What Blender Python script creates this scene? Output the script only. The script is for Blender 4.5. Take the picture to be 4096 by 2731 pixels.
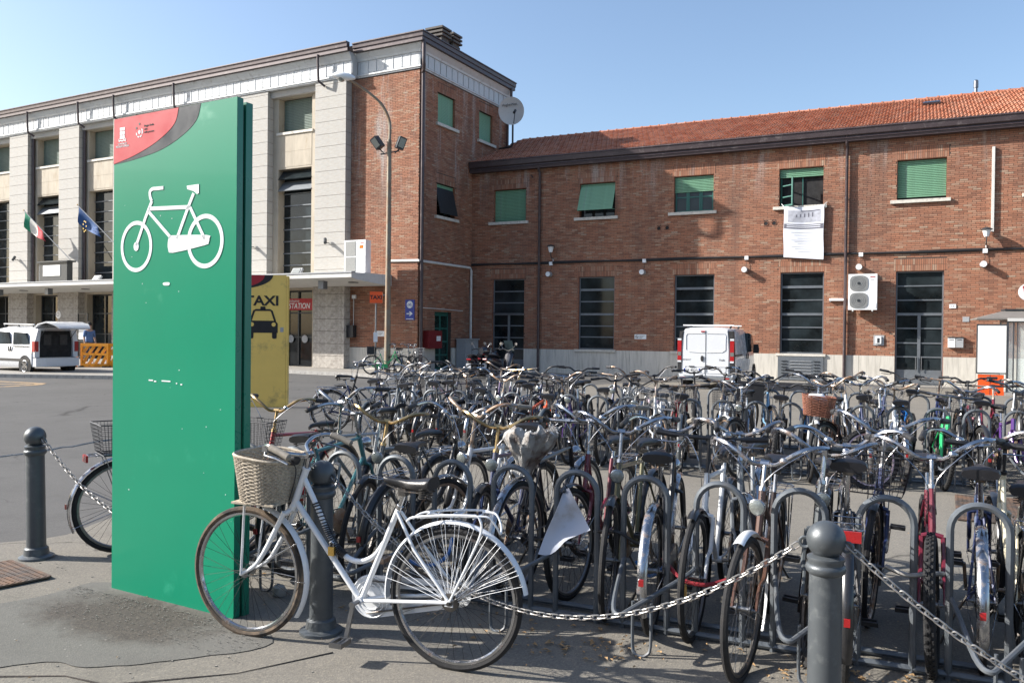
import bpy, bmesh, math, random
from math import sin, cos, pi, radians, atan2, hypot, sqrt
from mathutils import Vector, Matrix, Euler

# ------------------------------------------------------------------ camera, sky, sun, exposure
scene = bpy.context.scene
for o in list(bpy.data.objects):
    bpy.data.objects.remove(o)
cam_data = bpy.data.cameras.new("camera")
cam = bpy.data.objects.new("camera", cam_data)
scene.collection.objects.link(cam)
cam_data.sensor_width = 36.0
cam_data.lens = 29.08
cam_data.clip_start = 0.05
cam_data.clip_end = 2000.0
cam.matrix_world = (Matrix.Translation((0, 0, 1.65)) @ Matrix.Rotation(pi / 2 - 0.010, 4, 'X')
                    @ Matrix.Rotation(0.011, 4, 'Z'))
scene.camera = cam

SUN_EL = radians(30.5)
SUN_AZ = radians(3.9)                       # light travels towards +X and slightly towards the camera
world = bpy.data.worlds.new("World")
scene.world = world
world.use_nodes = True
wn = world.node_tree
bg = wn.nodes["Background"]
sky = wn.nodes.new("ShaderNodeTexSky")
sky.sky_type = 'NISHITA'
sky.sun_disc = False
sky.sun_elevation = SUN_EL
sky.sun_rotation = radians(-90 + 3.9)
sky.altitude = 50
sky.air_density = 1.0
sky.dust_density = 1.7
sky.ozone_density = 1.8
wn.links.new(sky.outputs[0], bg.inputs[0])
bg.inputs[1].default_value = 0.108

sun_data = bpy.data.lights.new("sun", 'SUN')
sun_data.energy = 5.0
sun_data.angle = radians(0.53)
sun_data.color = (1.0, 0.95, 0.88)
sun = bpy.data.objects.new("sun", sun_data)
scene.collection.objects.link(sun)
light_dir = Vector((cos(SUN_EL) * cos(SUN_AZ), -cos(SUN_EL) * sin(SUN_AZ), -sin(SUN_EL)))
sun.rotation_euler = light_dir.to_track_quat('-Z', 'Y').to_euler()

scene.view_settings.view_transform = 'Standard'
scene.view_settings.look = 'None'
scene.view_settings.exposure = 1.09
scene.view_settings.gamma = 1.0
scene.view_settings.use_curve_mapping = False
scene.render.engine = 'CYCLES'
scene.cycles.max_bounces = 6
scene.cycles.use_denoising = True
COL = scene.collection
rnd = random.Random(7)

# ------------------------------------------------------------------ mesh helpers
class MB:
    def __init__(s):
        s.v = []; s.f = []
    def add(s, vs, fs):
        b = len(s.v)
        s.v += [tuple(p) for p in vs]
        s.f += [tuple(i + b for i in f) for f in fs]
        return s
    def box(s, x0, x1, y0, y1, z0, z1, M=None):
        vs = [Vector((x, y, z)) for z in (z0, z1) for y in (y0, y1) for x in (x0, x1)]
        if M is not None:
            vs = [M @ p for p in vs]
        return s.add(vs, [(0, 2, 3, 1), (4, 5, 7, 6), (0, 1, 5, 4), (2, 6, 7, 3), (0, 4, 6, 2), (1, 3, 7, 5)])
    def bar(s, a, b, w, h, up=(0, 0, 1)):
        a = Vector(a); b = Vector(b); d = (b - a)
        L = d.length; d.normalize(); up = Vector(up)
        x = d.cross(up)
        if x.length < 1e-4: x = d.cross(Vector((0, 1, 0)))
        x.normalize(); y = x.cross(d)
        vs = []
        for p in (a, b):
            for i, j in ((-1, -1), (1, -1), (1, 1), (-1, 1)):
                vs.append(p + x * (w / 2 * i) + y * (h / 2 * j))
        return s.add(vs, [(3, 2, 1, 0), (4, 5, 6, 7), (0, 1, 5, 4), (1, 2, 6, 5), (2, 3, 7, 6), (3, 0, 4, 7)])
    def tube(s, pts, r, n=6, closed=False, flat=1.0, up=None):
        pts = [Vector(p) for p in pts]; m = len(pts)
        rs = r if isinstance(r, (list, tuple)) else [r] * m
        T = []
        for i in range(m):
            if closed: t = pts[(i + 1) % m] - pts[i - 1]
            else: t = pts[min(i + 1, m - 1)] - pts[max(i - 1, 0)]
            if t.length < 1e-9: t = Vector((0, 0, 1))
            T.append(t.normalized())
        a = Vector(up) if up else (Vector((0, 0, 1)) if abs(T[0].z) < .9 else Vector((0, 1, 0)))
        u = (a - T[0] * a.dot(T[0])).normalized()
        b = len(s.v)
        for i in range(m):
            u = (u - T[i] * u.dot(T[i]))
            if u.length < 1e-6: u = T[i].orthogonal()
            u.normalize(); w = T[i].cross(u)
            for k in range(n):
                q = 2 * pi * k / n
                s.v.append(tuple(pts[i] + (u * cos(q) * flat + w * sin(q)) * rs[i]))
        for i in range(m if closed else m - 1):
            for k in range(n):
                p0 = b + i * n + k; p1 = b + i * n + (k + 1) % n
                j = (i + 1) % m
                q0 = b + j * n + k; q1 = b + j * n + (k + 1) % n
                s.f.append((p0, p1, q1, q0))
        if not closed:
            s.f.append(tuple(b + k for k in reversed(range(n))))
            s.f.append(tuple(b + (m - 1) * n + k for k in range(n)))
        return s
    def prism(s, poly, y0, y1, M=None):
        """polygon in xz, extruded along y (y0 = front, towards -y)"""
        n = len(poly)
        vs = [Vector((x, y0, z)) for x, z in poly] + [Vector((x, y1, z)) for x, z in poly]
        if M is not None: vs = [M @ p for p in vs]
        fs = [tuple(range(n)), tuple(reversed(range(n, 2 * n)))]
        fs += [(i, i + n, (i + 1) % n + n, (i + 1) % n) for i in range(n)]
        return s.add(vs, fs)
    def lathe(s, prof, n=16, M=None):
        b = len(s.v); m = len(prof)
        for r, z in prof:
            for k in range(n):
                p = Vector((r * cos(2 * pi * k / n), r * sin(2 * pi * k / n), z))
                s.v.append(tuple(M @ p) if M is not None else tuple(p))
        for i in range(m - 1):
            for k in range(n):
                s.f.append((b + i * n + k, b + i * n + (k + 1) % n, b + (i + 1) * n + (k + 1) % n, b + (i + 1) * n + k))
        s.f.append(tuple(b + k for k in reversed(range(n))))
        s.f.append(tuple(b + (m - 1) * n + k for k in range(n)))
        return s
    def loft(s, rings, caps=True, closed=True):
        b = len(s.v); n = len(rings[0])
        for r in rings: s.v += [tuple(p) for p in r]
        for i in range(len(rings) - 1):
            for k in range(n if closed else n - 1):
                s.f.append((b + i * n + k, b + i * n + (k + 1) % n, b + (i + 1) * n + (k + 1) % n, b + (i + 1) * n + k))
        if caps:
            s.f.append(tuple(b + k for k in reversed(range(n))))
            s.f.append(tuple(b + (len(rings) - 1) * n + k for k in range(n)))
        return s
    def mesh(s, name, smooth=True):
        me = bpy.data.meshes.new(name)
        me.from_pydata(s.v, [], s.f)
        me.materials.append(None)
        if smooth and len(me.polygons):
            me.polygons.foreach_set("use_smooth", [True] * len(me.polygons))
            me.set_sharp_from_angle(angle=radians(38))
        me.update()
        return me
    def build(s, name, mat, parent=None, smooth=True, **k):
        return put(name, s.mesh(name, smooth), mat, parent, **k)

def put(name, me, mat, parent=None, loc=None, M=None, **props):
    o = bpy.data.objects.new(name, me)
    COL.objects.link(o)
    if mat is not None:
        o.material_slots[0].link = 'OBJECT'
        o.material_slots[0].material = mat
    if parent is not None: o.parent = parent
    if loc: o.location = loc
    if M is not None: o.matrix_local = M
    for k, v in props.items(): o[k] = v
    return o

def thing(name, label, cat, loc=(0, 0, 0), rz=0, group=None):
    o = bpy.data.objects.new(name, None); COL.objects.link(o)
    o.empty_display_size = .1
    o.location = loc; o.rotation_euler = (0, 0, rz)
    o['label'] = label; o['category'] = cat
    if group: o['group'] = group
    return o

def tag(o, label, cat, group=None):
    o['label'] = label; o['category'] = cat
    if group: o['group'] = group
    return o

def rot_m(axis_p, axis_d, ang):
    return Matrix.Translation(axis_p) @ Matrix.Rotation(ang, 4, Vector(axis_d).normalized()) @ Matrix.Translation(-Vector(axis_p))

def arc(cx, cz, r, a0, a1, n, y=0, rx=None):
    rx = rx or r
    return [(cx + rx * cos(radians(a0 + (a1 - a0) * i / n)), y, cz + r * sin(radians(a0 + (a1 - a0) * i / n))) for i in range(n + 1)]

def spline(pts, n=5):
    P = [Vector(p) for p in pts]; out = []
    for i in range(len(P) - 1):
        p0 = P[max(i - 1, 0)]; p1 = P[i]; p2 = P[i + 1]; p3 = P[min(i + 2, len(P) - 1)]
        for k in range(n):
            t = k / n
            out.append(0.5 * ((2 * p1) + (p2 - p0) * t + (2 * p0 - 5 * p1 + 4 * p2 - p3) * t * t + (3 * p1 - p0 - 3 * p2 + p3) * t ** 3))
    out.append(P[-1])
    return out

def text(name, body, size, mat, parent, loc, rot=(pi / 2, 0, 0), align='CENTER', extrude=.001, bold=0.0, sx=1.0, shear=0):
    cu = bpy.data.curves.new(name, 'FONT')
    cu.body = body; cu.size = size; cu.align_x = align; cu.align_y = 'CENTER'
    cu.extrude = extrude; cu.offset = bold; cu.resolution_u = 3; cu.shear = shear
    t = bpy.data.objects.new(name, cu)
    me = bpy.data.meshes.new_from_object(t)
    bpy.data.objects.remove(t); bpy.data.curves.remove(cu)
    me.materials.clear(); me.materials.append(None)
    o = put(name, me, mat, parent)
    o.location = loc; o.rotation_euler = rot; o.scale = (sx, 1, 1)
    return o

# ------------------------------------------------------------------ materials
def new_mat(name):
    m = bpy.data.materials.new(name); m.use_nodes = True
    return m, m.node_tree, m.node_tree.nodes["Principled BSDF"]

def N(nt, t, **k):
    n = nt.nodes.new(t)
    for a, b in k.items(): setattr(n, a, b)
    return n

def mixc(nt, fac, a, b, mode='MIX'):
    n = N(nt, "ShaderNodeMix", data_type='RGBA', blend_type=mode)
    for sock, val in ((n.inputs[0], fac), (n.inputs[6], a), (n.inputs[7], b)):
        if hasattr(val, 'links') or isinstance(val, bpy.types.NodeSocket): nt.links.new(val, sock)
        elif isinstance(val, (int, float)): sock.default_value = val
        else: sock.default_value = (*val[:3], 1)
    return n.outputs[2]

def noise(nt, scale, detail=4, rough=.6, vec=None, coord='Object', stretch=None):
    if vec is None:
        tc = N(nt, "ShaderNodeTexCoord"); vec = tc.outputs[coord]
    if stretch:
        mp = N(nt, "ShaderNodeMapping"); mp.inputs['Scale'].default_value = stretch
        nt.links.new(vec, mp.inputs[0]); vec = mp.outputs[0]
    n = N(nt, "ShaderNodeTexNoise"); n.inputs['Scale'].default_value = scale
    n.inputs['Detail'].default_value = detail; n.inputs['Roughness'].default_value = rough
    nt.links.new(vec, n.inputs['Vector'])
    return n.outputs['Fac']

def ramp(nt, fac, stops):
    r = N(nt, "ShaderNodeValToRGB")
    while len(r.color_ramp.elements) > len(stops): r.color_ramp.elements.remove(r.color_ramp.elements[-1])
    while len(r.color_ramp.elements) < len(stops): r.color_ramp.elements.new(.5)
    for e, (p, c) in zip(r.color_ramp.elements, stops):
        e.position = p; e.color = (*c, 1) if len(c) == 3 else c
    nt.links.new(fac, r.inputs[0])
    return r.outputs[0]

def bump(nt, b, h, strength=.3, dist=.01):
    n = N(nt, "ShaderNodeBump"); n.inputs['Strength'].default_value = strength; n.inputs['Distance'].default_value = dist
    nt.links.new(h, n.inputs['Height']); nt.links.new(n.outputs[0], b.inputs['Normal'])

def mat(name, col, rough=.5, metal=0.0, var=.15, vscale=6, dirt=None, dscale=3, bmp=0, bscale=60, coat=0, coord='Object', stretch=None, spec=.5, dlo=.55, dhi=.72):
    m, nt, b = new_mat(name)
    c2 = tuple(max(0, x * (1 - var)) for x in col); c3 = tuple(min(1, x * (1 + var)) for x in col)
    out = ramp(nt, noise(nt, vscale, coord=coord, stretch=stretch), [(.3, c2), (.7, c3)])
    if dirt:
        f = ramp(nt, noise(nt, dscale, 6, .7, coord=coord, stretch=stretch), [(dlo, (0, 0, 0)), (dhi, (1, 1, 1))])
        out = mixc(nt, f, out, dirt)
        rr = mixc(nt, f, (rough,) * 3, (min(1, rough + .3),) * 3)
        nt.links.new(rr, b.inputs['Roughness'])
        if metal:
            mm = mixc(nt, f, (metal,) * 3, (0.1,) * 3); nt.links.new(mm, b.inputs['Metallic'])
    else:
        b.inputs['Roughness'].default_value = rough
        rr = ramp(nt, noise(nt, vscale * 3, coord=coord), [(.3, (rough * .8,) * 3), (.7, (min(1, rough * 1.25),) * 3)])
        nt.links.new(rr, b.inputs['Roughness'])
    nt.links.new(out, b.inputs['Base Color'])
    if not (dirt and metal): b.inputs['Metallic'].default_value = metal
    b.inputs['Coat Weight'].default_value = coat
    b.inputs['Specular IOR Level'].default_value = spec
    if bmp: bump(nt, b, noise(nt, bscale, 5, .7, coord=coord), bmp, .01)
    return m

def glass_dark(name, col=(.012, .016, .018), rough=.04):
    m, nt, b = new_mat(name)
    nt.links.new(ramp(nt, noise(nt, .9), [(.35, tuple(c * .5 for c in col)), (.65, tuple(c * 2.2 for c in col))]), b.inputs['Base Color'])
    b.inputs['Roughness'].default_value = rough; b.inputs['Specular IOR Level'].default_value = .35
    bump(nt, b, noise(nt, .7, 1), .06, .02)
    return m

def clear_glass(name, tint=(.8, .9, .88), a=.25):
    m, nt, b = new_mat(name)
    b.inputs['Base Color'].default_value = (*tint, 1); b.inputs['Roughness'].default_value = .05
    b.inputs['Alpha'].default_value = a
    return m

M = {}
M['chrome'] = mat('chrome', (.40, .41, .43), .2, 1, .2, 9, dirt=(.12, .07, .045), dscale=14, dlo=.52, dhi=.7)
M['rusty_chrome'] = mat('rusty_chrome', (.4, .35, .3), .3, 1, .15, 9, dirt=(.25, .13, .06), dscale=12, dlo=.42, dhi=.62)
M['brass'] = mat('brassy_steel', (.42, .3, .15), .3, 1, .15, 9, dirt=(.2, .1, .05), dscale=12)
M['alu'] = mat('aluminium', (.22, .225, .235), .4, 1, .15, 9)
M['steel_dark'] = mat('dark_steel', (.1, .095, .09), .45, .8, .3, 20, dirt=(.12, .07, .04), dscale=20)
M['spoke'] = mat('spoke_steel', (.17, .17, .175), .4, .8, .2, 20)
M['spoke_dark'] = mat('dull_spoke', (.028, .027, .026), .7, 0, .2, 20, spec=.15)
M['tyre'] = mat('tyre_rubber', (.013, .013, .014), .85, 0, .3, 30, dirt=(.045, .04, .034), dscale=9, dlo=.55, dhi=.8, bmp=.4, bscale=160)
M['tyre_tan'] = mat('tan_wall_tyre', (.12, .085, .055), .85, 0, .3, 20, dirt=(.03, .028, .026), dscale=8, dlo=.4, dhi=.6)
M['rubber'] = mat('black_grip', (.02, .02, .022), .6, 0, .2, 20)
M['grey_grip'] = mat('grey_grip', (.2, .18, .15), .7, 0, .2, 20)
M['saddle'] = mat('saddle_vinyl', (.010, .010, .012), .36, 0, .25, 20, dirt=(.03, .028, .026), dscale=10, bmp=.15, bscale=90)
M['blackp'] = mat('black_plastic', (.018, .018, .02), .5, 0, .2, 20, dirt=(.06, .055, .05), dscale=12)
M['rack_galv'] = mat('galvanised_tube', (.125, .14, .155), .45, .4, .18, 8, dirt=(.11, .1, .095), dscale=5, dlo=.5, dhi=.8)
M['chain_metal'] = mat('galvanised_chain', (.30, .295, .285), .42, .75, .15, 20, dirt=(.18, .12, .09), dscale=30)
M['bollard'] = mat('bollard_iron', (.082, .092, .1), .38, .3, .1, 10, dirt=(.13, .14, .14), dscale=8, bmp=.12, bscale=220)
M['wicker'] = mat('wicker', (.38, .325, .25), .7, 0, .35, 60, bmp=.3, bscale=300)
M['wicker_brown'] = mat('brown_wicker', (.2, .08, .05), .6, 0, .5, 40)
M['wire'] = mat('basket_wire', (.045, .045, .05), .45, .6, .2, 20)
M['wire_lt'] = mat('pale_basket_wire', (.4, .4, .4), .35, .8, .2, 20)
M['red_refl'] = mat('red_reflector', (.34, .010, .012), .3, 0, .15, 40, coat=.5)
M['orange_refl'] = mat('orange_reflector', (.7, .16, .01), .22, 0, .15, 40, coat=.5)
M['lens'] = mat('lamp_lens', (.27, .29, .27), .12, .5, .2, 60, coat=.8, bmp=.3, bscale=120)
M['brassy'] = mat('padlock_brass', (.6, .4, .12), .3, .9, .1, 20)
M['white_plastic'] = mat('white_plastic', (.72, .73, .74), .5, 0, .06, 12)
M['blue_lock'] = mat('blue_cable', (.01, .1, .3), .35, 0, .1, 20, coat=.4)
M['red_lock'] = mat('red_chain_sleeve', (.22, .012, .02), .6, 0, .1, 20)
PAINT = {}
def paint(key, col, rough=.3, dirt=(.16, .1, .07)):
    PAINT[key] = mat('paint_' + key, col, rough, 0.1, .08, 10, dirt=dirt, dscale=16, dlo=.66, dhi=.78, coat=.35)
for k, c in dict(white=(.7, .72, .73), black=(.018, .018, .02), navy=(.02, .03, .09), teal=(.05, .17, .18), silver=(.2, .215, .23),
                 red=(.30, .015, .02), orange=(.62, .1, .03), purple=(.08, .03, .16), green=(.03, .42, .14), blue=(.02, .14, .42),
                 sky=(.2, .4, .62), olive=(.13, .12, .06), brown=(.09, .045, .03), cream=(.68, .62, .45), pink=(.62, .45, .52), grey=(.09, .1, .105),
                 maroon=(.14, .015, .03)).items():
    paint(k, c)
# ------------------------------------------------------------------ bicycles (local axes: x forward, z up, origin under the rear hub)
CACHE = {}
def cached(key, fn, name):
    if key not in CACHE:
        mb = MB(); fn(mb); CACHE[key] = mb.mesh(name)
    return CACHE[key]

def wheel_parts(root, name, hx, R, mats, yz=0, M4=None, tr=.018, style='thin', spokes=32, seg=40, both=True):
    """rim object with tyre, spokes and hub as children; wheel centre at (hx, 0, R)"""
    def rim(mb):
        rr = R - tr * 1.9
        rings = []
        prof = [(-.011, 0), (-.011, -.012), (0, -.019), (.011, -.012), (.011, 0), (.008, .003), (-.008, .003)]
        for i in range(seg):
            a = 2 * pi * i / seg
            rings.append([((rr + z) * cos(a), y, (rr + z) * sin(a)) for y, z in prof])
        rings.append(rings[0]); mb.loft(rings, caps=False)
    def tyre(mb):
        mb.tube([((R - tr) * cos(2 * pi * i / seg), 0, (R - tr) * sin(2 * pi * i / seg)) for i in range(seg)], tr, 8, closed=True)
        if style == 'knobby':
            for i in range(56):
                for k, y in enumerate((-.013, 0, .013)):
                    a = 2 * pi * (i + .5 * (k % 2)) / 56
                    T = Matrix.Rotation(-a, 4, 'Y')
                    mb.box(R - .004, R + .003, y - .004, y + .004, -.009, .009, T)
    def spk(mb):
        rr = R - tr * 2.6
        for i in range(spokes):
            a = 2 * pi * i / spokes; s = 1 if i % 2 else -1
            off = (.55 if (i // 2) % 2 else -.55)
            mb.tube([(.022 * cos(a + off * 1.6), s * .03, .022 * sin(a + off * 1.6)), (rr * cos(a), 0, rr * sin(a))], .0012, 3)
    def hub(mb):
        T = Matrix.Rotation(pi / 2, 4, 'X')
        mb.lathe([(.006, -.06), (.006, -.045), (.011, -.045), (.011, -.036), (.026, -.034), (.026, -.03), (.014, -.026), (.012, 0), (.014, .026), (.026, .03), (.026, .034), (.011, .036), (.011, .045), (.006, .045), (.006, .06)], 10, T)
    r = put(name, cached(('rim', R, tr, seg), rim, 'rim'), mats.get('rim', M['alu']), root)
    T = Matrix.Translation((hx, 0, R))
    r.matrix_local = (M4 @ T) if M4 is not None else T
    put('tyre', cached(('tyre', R, tr, style, seg), tyre, 'tyre'), mats.get('tyre', M['tyre']), r)
    put('spoke_set', cached(('spk', R, tr, spokes), spk, 'spoke_set'), mats.get('spoke', M['spoke']), r, kind='stuff')
    put('hub', cached(('hub',), hub, 'hub'), M['alu'], r)
    return r

def f_frame(style, wb, R):
    def fn(mb):
        BB = Vector((.44, 0, .285)); RH = Vector((0, 0, R))
        HB = Vector((wb - .235, 0, .67)); HT = Vector((wb - .29, 0, .87))
        if style == 'mtb': HB = Vector((wb - .20, 0, .66)); HT = Vector((wb - .235, 0, .78)); ST = Vector((.29, 0, .68))
        elif style == 'diamond': ST = Vector((.27, 0, .83))
        else: ST = Vector((.28, 0, .77))
        k = 1.25 if style == 'mtb' else 1
        mb.tube([HB, HT], .018 * k, 8)
        mb.tube([BB, ST], .0145 * k, 8)
        mb.tube([HB + Vector((-.005, 0, .025)), BB], .0155 * k, 8)
        if style == 'diamond': mb.tube([HT - Vector((0, 0, .03)), ST - Vector((0, 0, .025))], .0135, 8)
        elif style == 'mtb': mb.tube([HT - Vector((0, 0, .02)), ST - Vector((0, 0, .03))], .018, 8)
        elif style == 'lady': mb.tube(spline([HT - Vector((0, 0, .04)), (wb - .36, 0, .66), (.62, 0, .5), (.52, 0, .455), (.40, 0, .50)], 4), .0135, 8)
        elif style == 'mixte': mb.tube([HT - Vector((0, 0, .04)), (.345, 0, .6)], .0135, 8)
        mb.tube([BB - Vector((0, .035, 0)), BB + Vector((0, .035, 0))], .021, 10)
        for s in (-1, 1):
            mb.tube([BB + Vector((-.02, s * .02, 0)), (.28, s * .045, .30), RH + Vector((0, s * .06, 0))], .0085, 6)
            mb.tube([ST + Vector((.005, s * .014, -.06)), RH + Vector((0, s * .06, 0))], .0075, 6)
    return fn

def f_fork(wb, R, style):
    def fn(mb):
        HB = Vector((wb - .235, 0, .67)) if style != 'mtb' else Vector((wb - .20, 0, .66))
        C = HB + Vector((.008, 0, -.03))
        mb.tube([HB, C], .017, 8)
        mb.tube([C + Vector((0, -.05, -.01)), C + Vector((0, 0, .004)), C + Vector((0, .05, -.01))], .013, 8)
        for s in (-1, 1):
            if style == 'mtb':
                mb.tube([C + Vector((0, s * .055, 0)), (wb - .03, s * .056, R + .02), (wb, s * .058, R)], [.017, .015, .01], 8)
                mb.tube([C + Vector((0, s * .055, 0)), C + Vector((.06, s * .055, -.15))], .021, 8)
            else:
                mb.tube(spline([C + Vector((0, s * .05, -.01)), C + Vector((.06, s * .053, -.17)), (wb - .055, s * .056, R + .1), (wb, s * .058, R)], 4), [.0125] * 6 + [.011, .010, .009, .009, .008, .008, .008], 6)
    return fn

STEM = lambda wb: Vector((wb - .325, 0, 1.0))
def bar_path(kind, wb, h):
    S = STEM(wb) + Vector((0, 0, h))
    if kind == 'sweep': half = [(.0, 0, 0), (.035, .05, .0), (.06, .12, .035), (.05, .19, .075), (-.01, .25, .085), (-.14, .285, .06), (-.19, .29, .05)]
    elif kind == 'gull': half = [(.0, 0, 0), (.02, .06, .0), (.03, .13, .05), (.02, .20, .09), (-.04, .27, .10), (-.13, .31, .085), (-.18, .325, .08)]
    elif kind == 'riser': half = [(.0, 0, 0), (.01, .06, 0), (.01, .13, .045), (0, .2, .05), (-.03, .29, .055), (-.035, .33, .055)]
    else: half = [(.0, 0, 0), (.0, .1, 0), (-.01, .2, .004), (-.03, .28, .008), (-.035, .31, .01)]
    P = [S + Vector((x, y, z)) for x, y, z in half]
    Q = [Vector((p.x, -p.y, p.z)) for p in reversed(P[1:])]
    return Q + P

def f_bars(kind, wb, h):
    def fn(mb):
        mb.tube(spline(bar_path(kind, wb, h), 3), .0125, 8)
        S = STEM(wb)
        mb.tube([(wb - .285, 0, .86), (wb - .32, 0, .99 + h * .9)], .0118, 8)
        mb.tube([(wb - .288, 0, .865), (wb - .294, 0, .885)], .021, 8)
        mb.tube([(wb - .32, 0, .985 + h), S + Vector((0, 0, h))], .015, 8)
        mb.tube([S + Vector((0, -.022, h)), S + Vector((0, .022, h))], .019, 8)
    return fn
def f_levers(kind, wb, h):
    def fn(mb):
        P = bar_path(kind, wb, h)
        for e, i in ((P[0], P[1]), (P[-1], P[-2])):
            d = (e - i).normalized(); s = 1 if e.y > 0 else -1
            a = e - d * .15; o = Vector((.02, 0, -.02))
            mb.box(-.014, .014, -.012, .012, -.012, .012, Matrix.Translation(a + o * .6))
            mb.tube([a + o, a + d * .03 + o * 1.9, a + d * .11 + o * 2.1, a + d * .14 + o * 2.2], [.005, .0055, .005, .004], 5)
            mb.tube(spline([a + o, a + Vector((.07, -s * .05, .0)), (wb - .2, s * .03, .93), (wb - .25, s * .02, .74)], 4), .0026, 4)
    return fn
def f_grip(kind, wb, h, side):
    def fn(mb):
        P = bar_path(kind, wb, h); e, i = (P[0], P[1]) if side < 0 else (P[-1], P[-2])
        d = (e - i).normalized()
        mb.tube([e - d * .115, e - d * .11, e - d * .05, e + d * .005, e + d * .008], [.0155, .0185, .0165, .018, .012], 8)
    return fn
def f_saddle(kind, z):
    def fn(mb):
        rings = []
        L = .27; W = .1 if kind == 'wide' else .075
        for i in range(13):
            t = i / 12; x = .135 - L * t
            w = (.018 + (W - .018) * (max(0, (t - .18) / .82) ** 1.5)) * (1 if t < .93 else .88)
            if t == 0: w *= .5
            top = z + .012 * sin(pi * t) + .022 * max(0, t - .55) * 1.6 - (.012 if i in (0, 12) else 0)
            th = .03 + .022 * t
            ring = []
            for k in range(12):
                a = 2 * pi * k / 12
                c, s_ = cos(a), sin(a)
                zz = top - th * .5 + th * .5 * (abs(s_) ** .7) * (1 if s_ > 0 else -1)
                ring.append((x, w * (abs(c) ** .8) * (1 if c > 0 else -1), zz))
            rings.append(ring)
        mb.loft(rings)
    return fn
def f_springs(z):
    def fn(mb):
        for s in (-1, 1):
            mb.tube([(.1, s * .01, z - .045), (0, s * .022, z - .065), (-.1, s * .04, z - .06)], .0035, 5)
            mb.tube([(-.11 + .016 * cos(q * 1.05), s * .05 + .016 * sin(q * 1.05), z - .085 + q * .0021) for q in range(24)], .003, 4)
        mb.box(-.02, .02, -.025, .025, z - .08, z - .055)
    return fn
def fender_strip(mb, cx, cz, r, a0, a1, w=.026, n=22, flip=False):
    rings = []
    for i in range(n + 1):
        a = radians(a0 + (a1 - a0) * i / n)
        ring = []
        for y, dr in ((-w, -.008), (-w * .6, .002), (0, .006), (w * .6, .002), (w, -.008), (w * .6, -.0005), (0, .0035), (-w * .6, -.0005)):
            ring.append((cx + (r + dr) * cos(a), y, cz + (r + dr) * sin(a)))
        rings.append(ring)
    mb.loft(rings)
def f_rack(R, wide=.065):
    def fn(mb):
        z = 2 * R + .045
        mb.tube([(.2, wide * .7, z), (.16, wide, z), (-.2, wide, z), (-.24, wide * .6, z), (-.24, -wide * .6, z), (-.2, -wide, z), (.16, -wide, z), (.2, -wide * .7, z)], .0045, 6)
        for y in (-.025, .025): mb.tube([(.2, y, z - .003), (-.24, y, z - .003)], .003, 4)
        for x in (.1, -.05, -.18): mb.tube([(x, -wide, z - .002), (x, wide, z - .002)], .003, 4)
        for s in (-1, 1):
            mb.tube([(-.14, s * wide, z), (-.01, s * .068, R)], .0042, 5); mb.tube([(.08, s * wide, z), (.0, s * .068, R)], .0042, 5)
        mb.tube([(.2, 0, z), (.27, 0, z - .03)], .005, 5)
    return fn
def f_basket(x, z, kind):
    def fn(mb):
        W, D, H = .18, .13, .22
        if kind == 'crate':
            mb.box(x - D, x + D, -W, W, z, z + .008)
            for a in ((x - D, x - D + .006, -W, W), (x + D - .006, x + D, -W, W), (x - D + .006, x + D - .006, -W, -W + .006), (x - D + .006, x + D - .006, W - .006, W)):
                mb.box(*a, z + .008, z + .26)
            mb.tube([(x - D, -W, z + .26), (x + D, -W, z + .26), (x + D, W, z + .26), (x - D, W, z + .26)], .01, 6, closed=True)
            return
        def rect(t, zz):
            k = .78 + .22 * t
            return [(x + sx * D * k, sy * W * k, zz) for sx, sy in ((-1, -1), (-1, 1), (1, 1), (1, -1))]
        if kind == 'wicker':
            nr = 16; nsg = 40
            for j in range(nr):
                t = j / (nr - 1); k = .78 + .22 * t; pts = []
                for i in range(nsg):
                    a = 2 * pi * i / nsg; c, s_ = cos(a), sin(a)
                    e = .55; wv = (.0035 if (i + j) % 2 else -.0035)
                    pts.append((x + (D * k + wv) * (abs(c) ** e) * (1 if c > 0 else -1), (W * k + wv) * (abs(s_) ** e) * (1 if s_ > 0 else -1), z + H * t))
                mb.tube(pts, .0085 if j == nr - 1 else .0062, 5, closed=True)
            for i in range(20):
                a = 2 * pi * i / 20; c, s_ = cos(a), sin(a); e = .55; pp = []
                for k, zz in ((.78, z), (1, z + H)): pp.append((x + D * k * (abs(c) ** e) * (1 if c > 0 else -1), W * k * (abs(s_) ** e) * (1 if s_ > 0 else -1), zz))
                mb.tube(pp, .004, 4)
            mb.box(x - D * .7, x + D * .7, -W * .7, W * .7, z - .003, z + .004)
            return
        nh = 9 if kind == 'mesh' else 5
        for j in range(nh):
            t = j / (nh - 1)
            mb.tube(rect(t, z + H * t), .004 if j in (0, nh - 1) else .0016, 4, closed=True)
        nv = 44 if kind == 'mesh' else 22
        A, B = rect(0, z), rect(1, z + H)
        for i in range(nv):
            f = i / nv * 4; k = int(f); u = f - k
            a = Vector(A[k]).lerp(Vector(A[(k + 1) % 4]), u); b = Vector(B[k]).lerp(Vector(B[(k + 1) % 4]), u)
            mb.tube([a, b], .0015, 3)
        for i in range(1, 9):
            u = i / 9
            mb.tube([Vector(A[0]).lerp(Vector(A[1]), u), Vector(A[3]).lerp(Vector(A[2]), u)], .0015, 3)
    return fn
def f_crank(mb):
    T = Matrix.Translation((.44, -.048, .285)) @ Matrix.Rotation(pi / 2, 4, 'X')
    mb.lathe([(.085, -.002), (.092, 0), (.085, .002)], 28, T)
    mb.tube([(.44, -.075, .285), (.44, .075, .285)], .011, 8)
    mb.tube([(.44, -.07, .285), (.50, -.078, .13)], .009, 6)
    mb.tube([(.44, .07, .285), (.38, .078, .44)], .009, 6)
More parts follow.
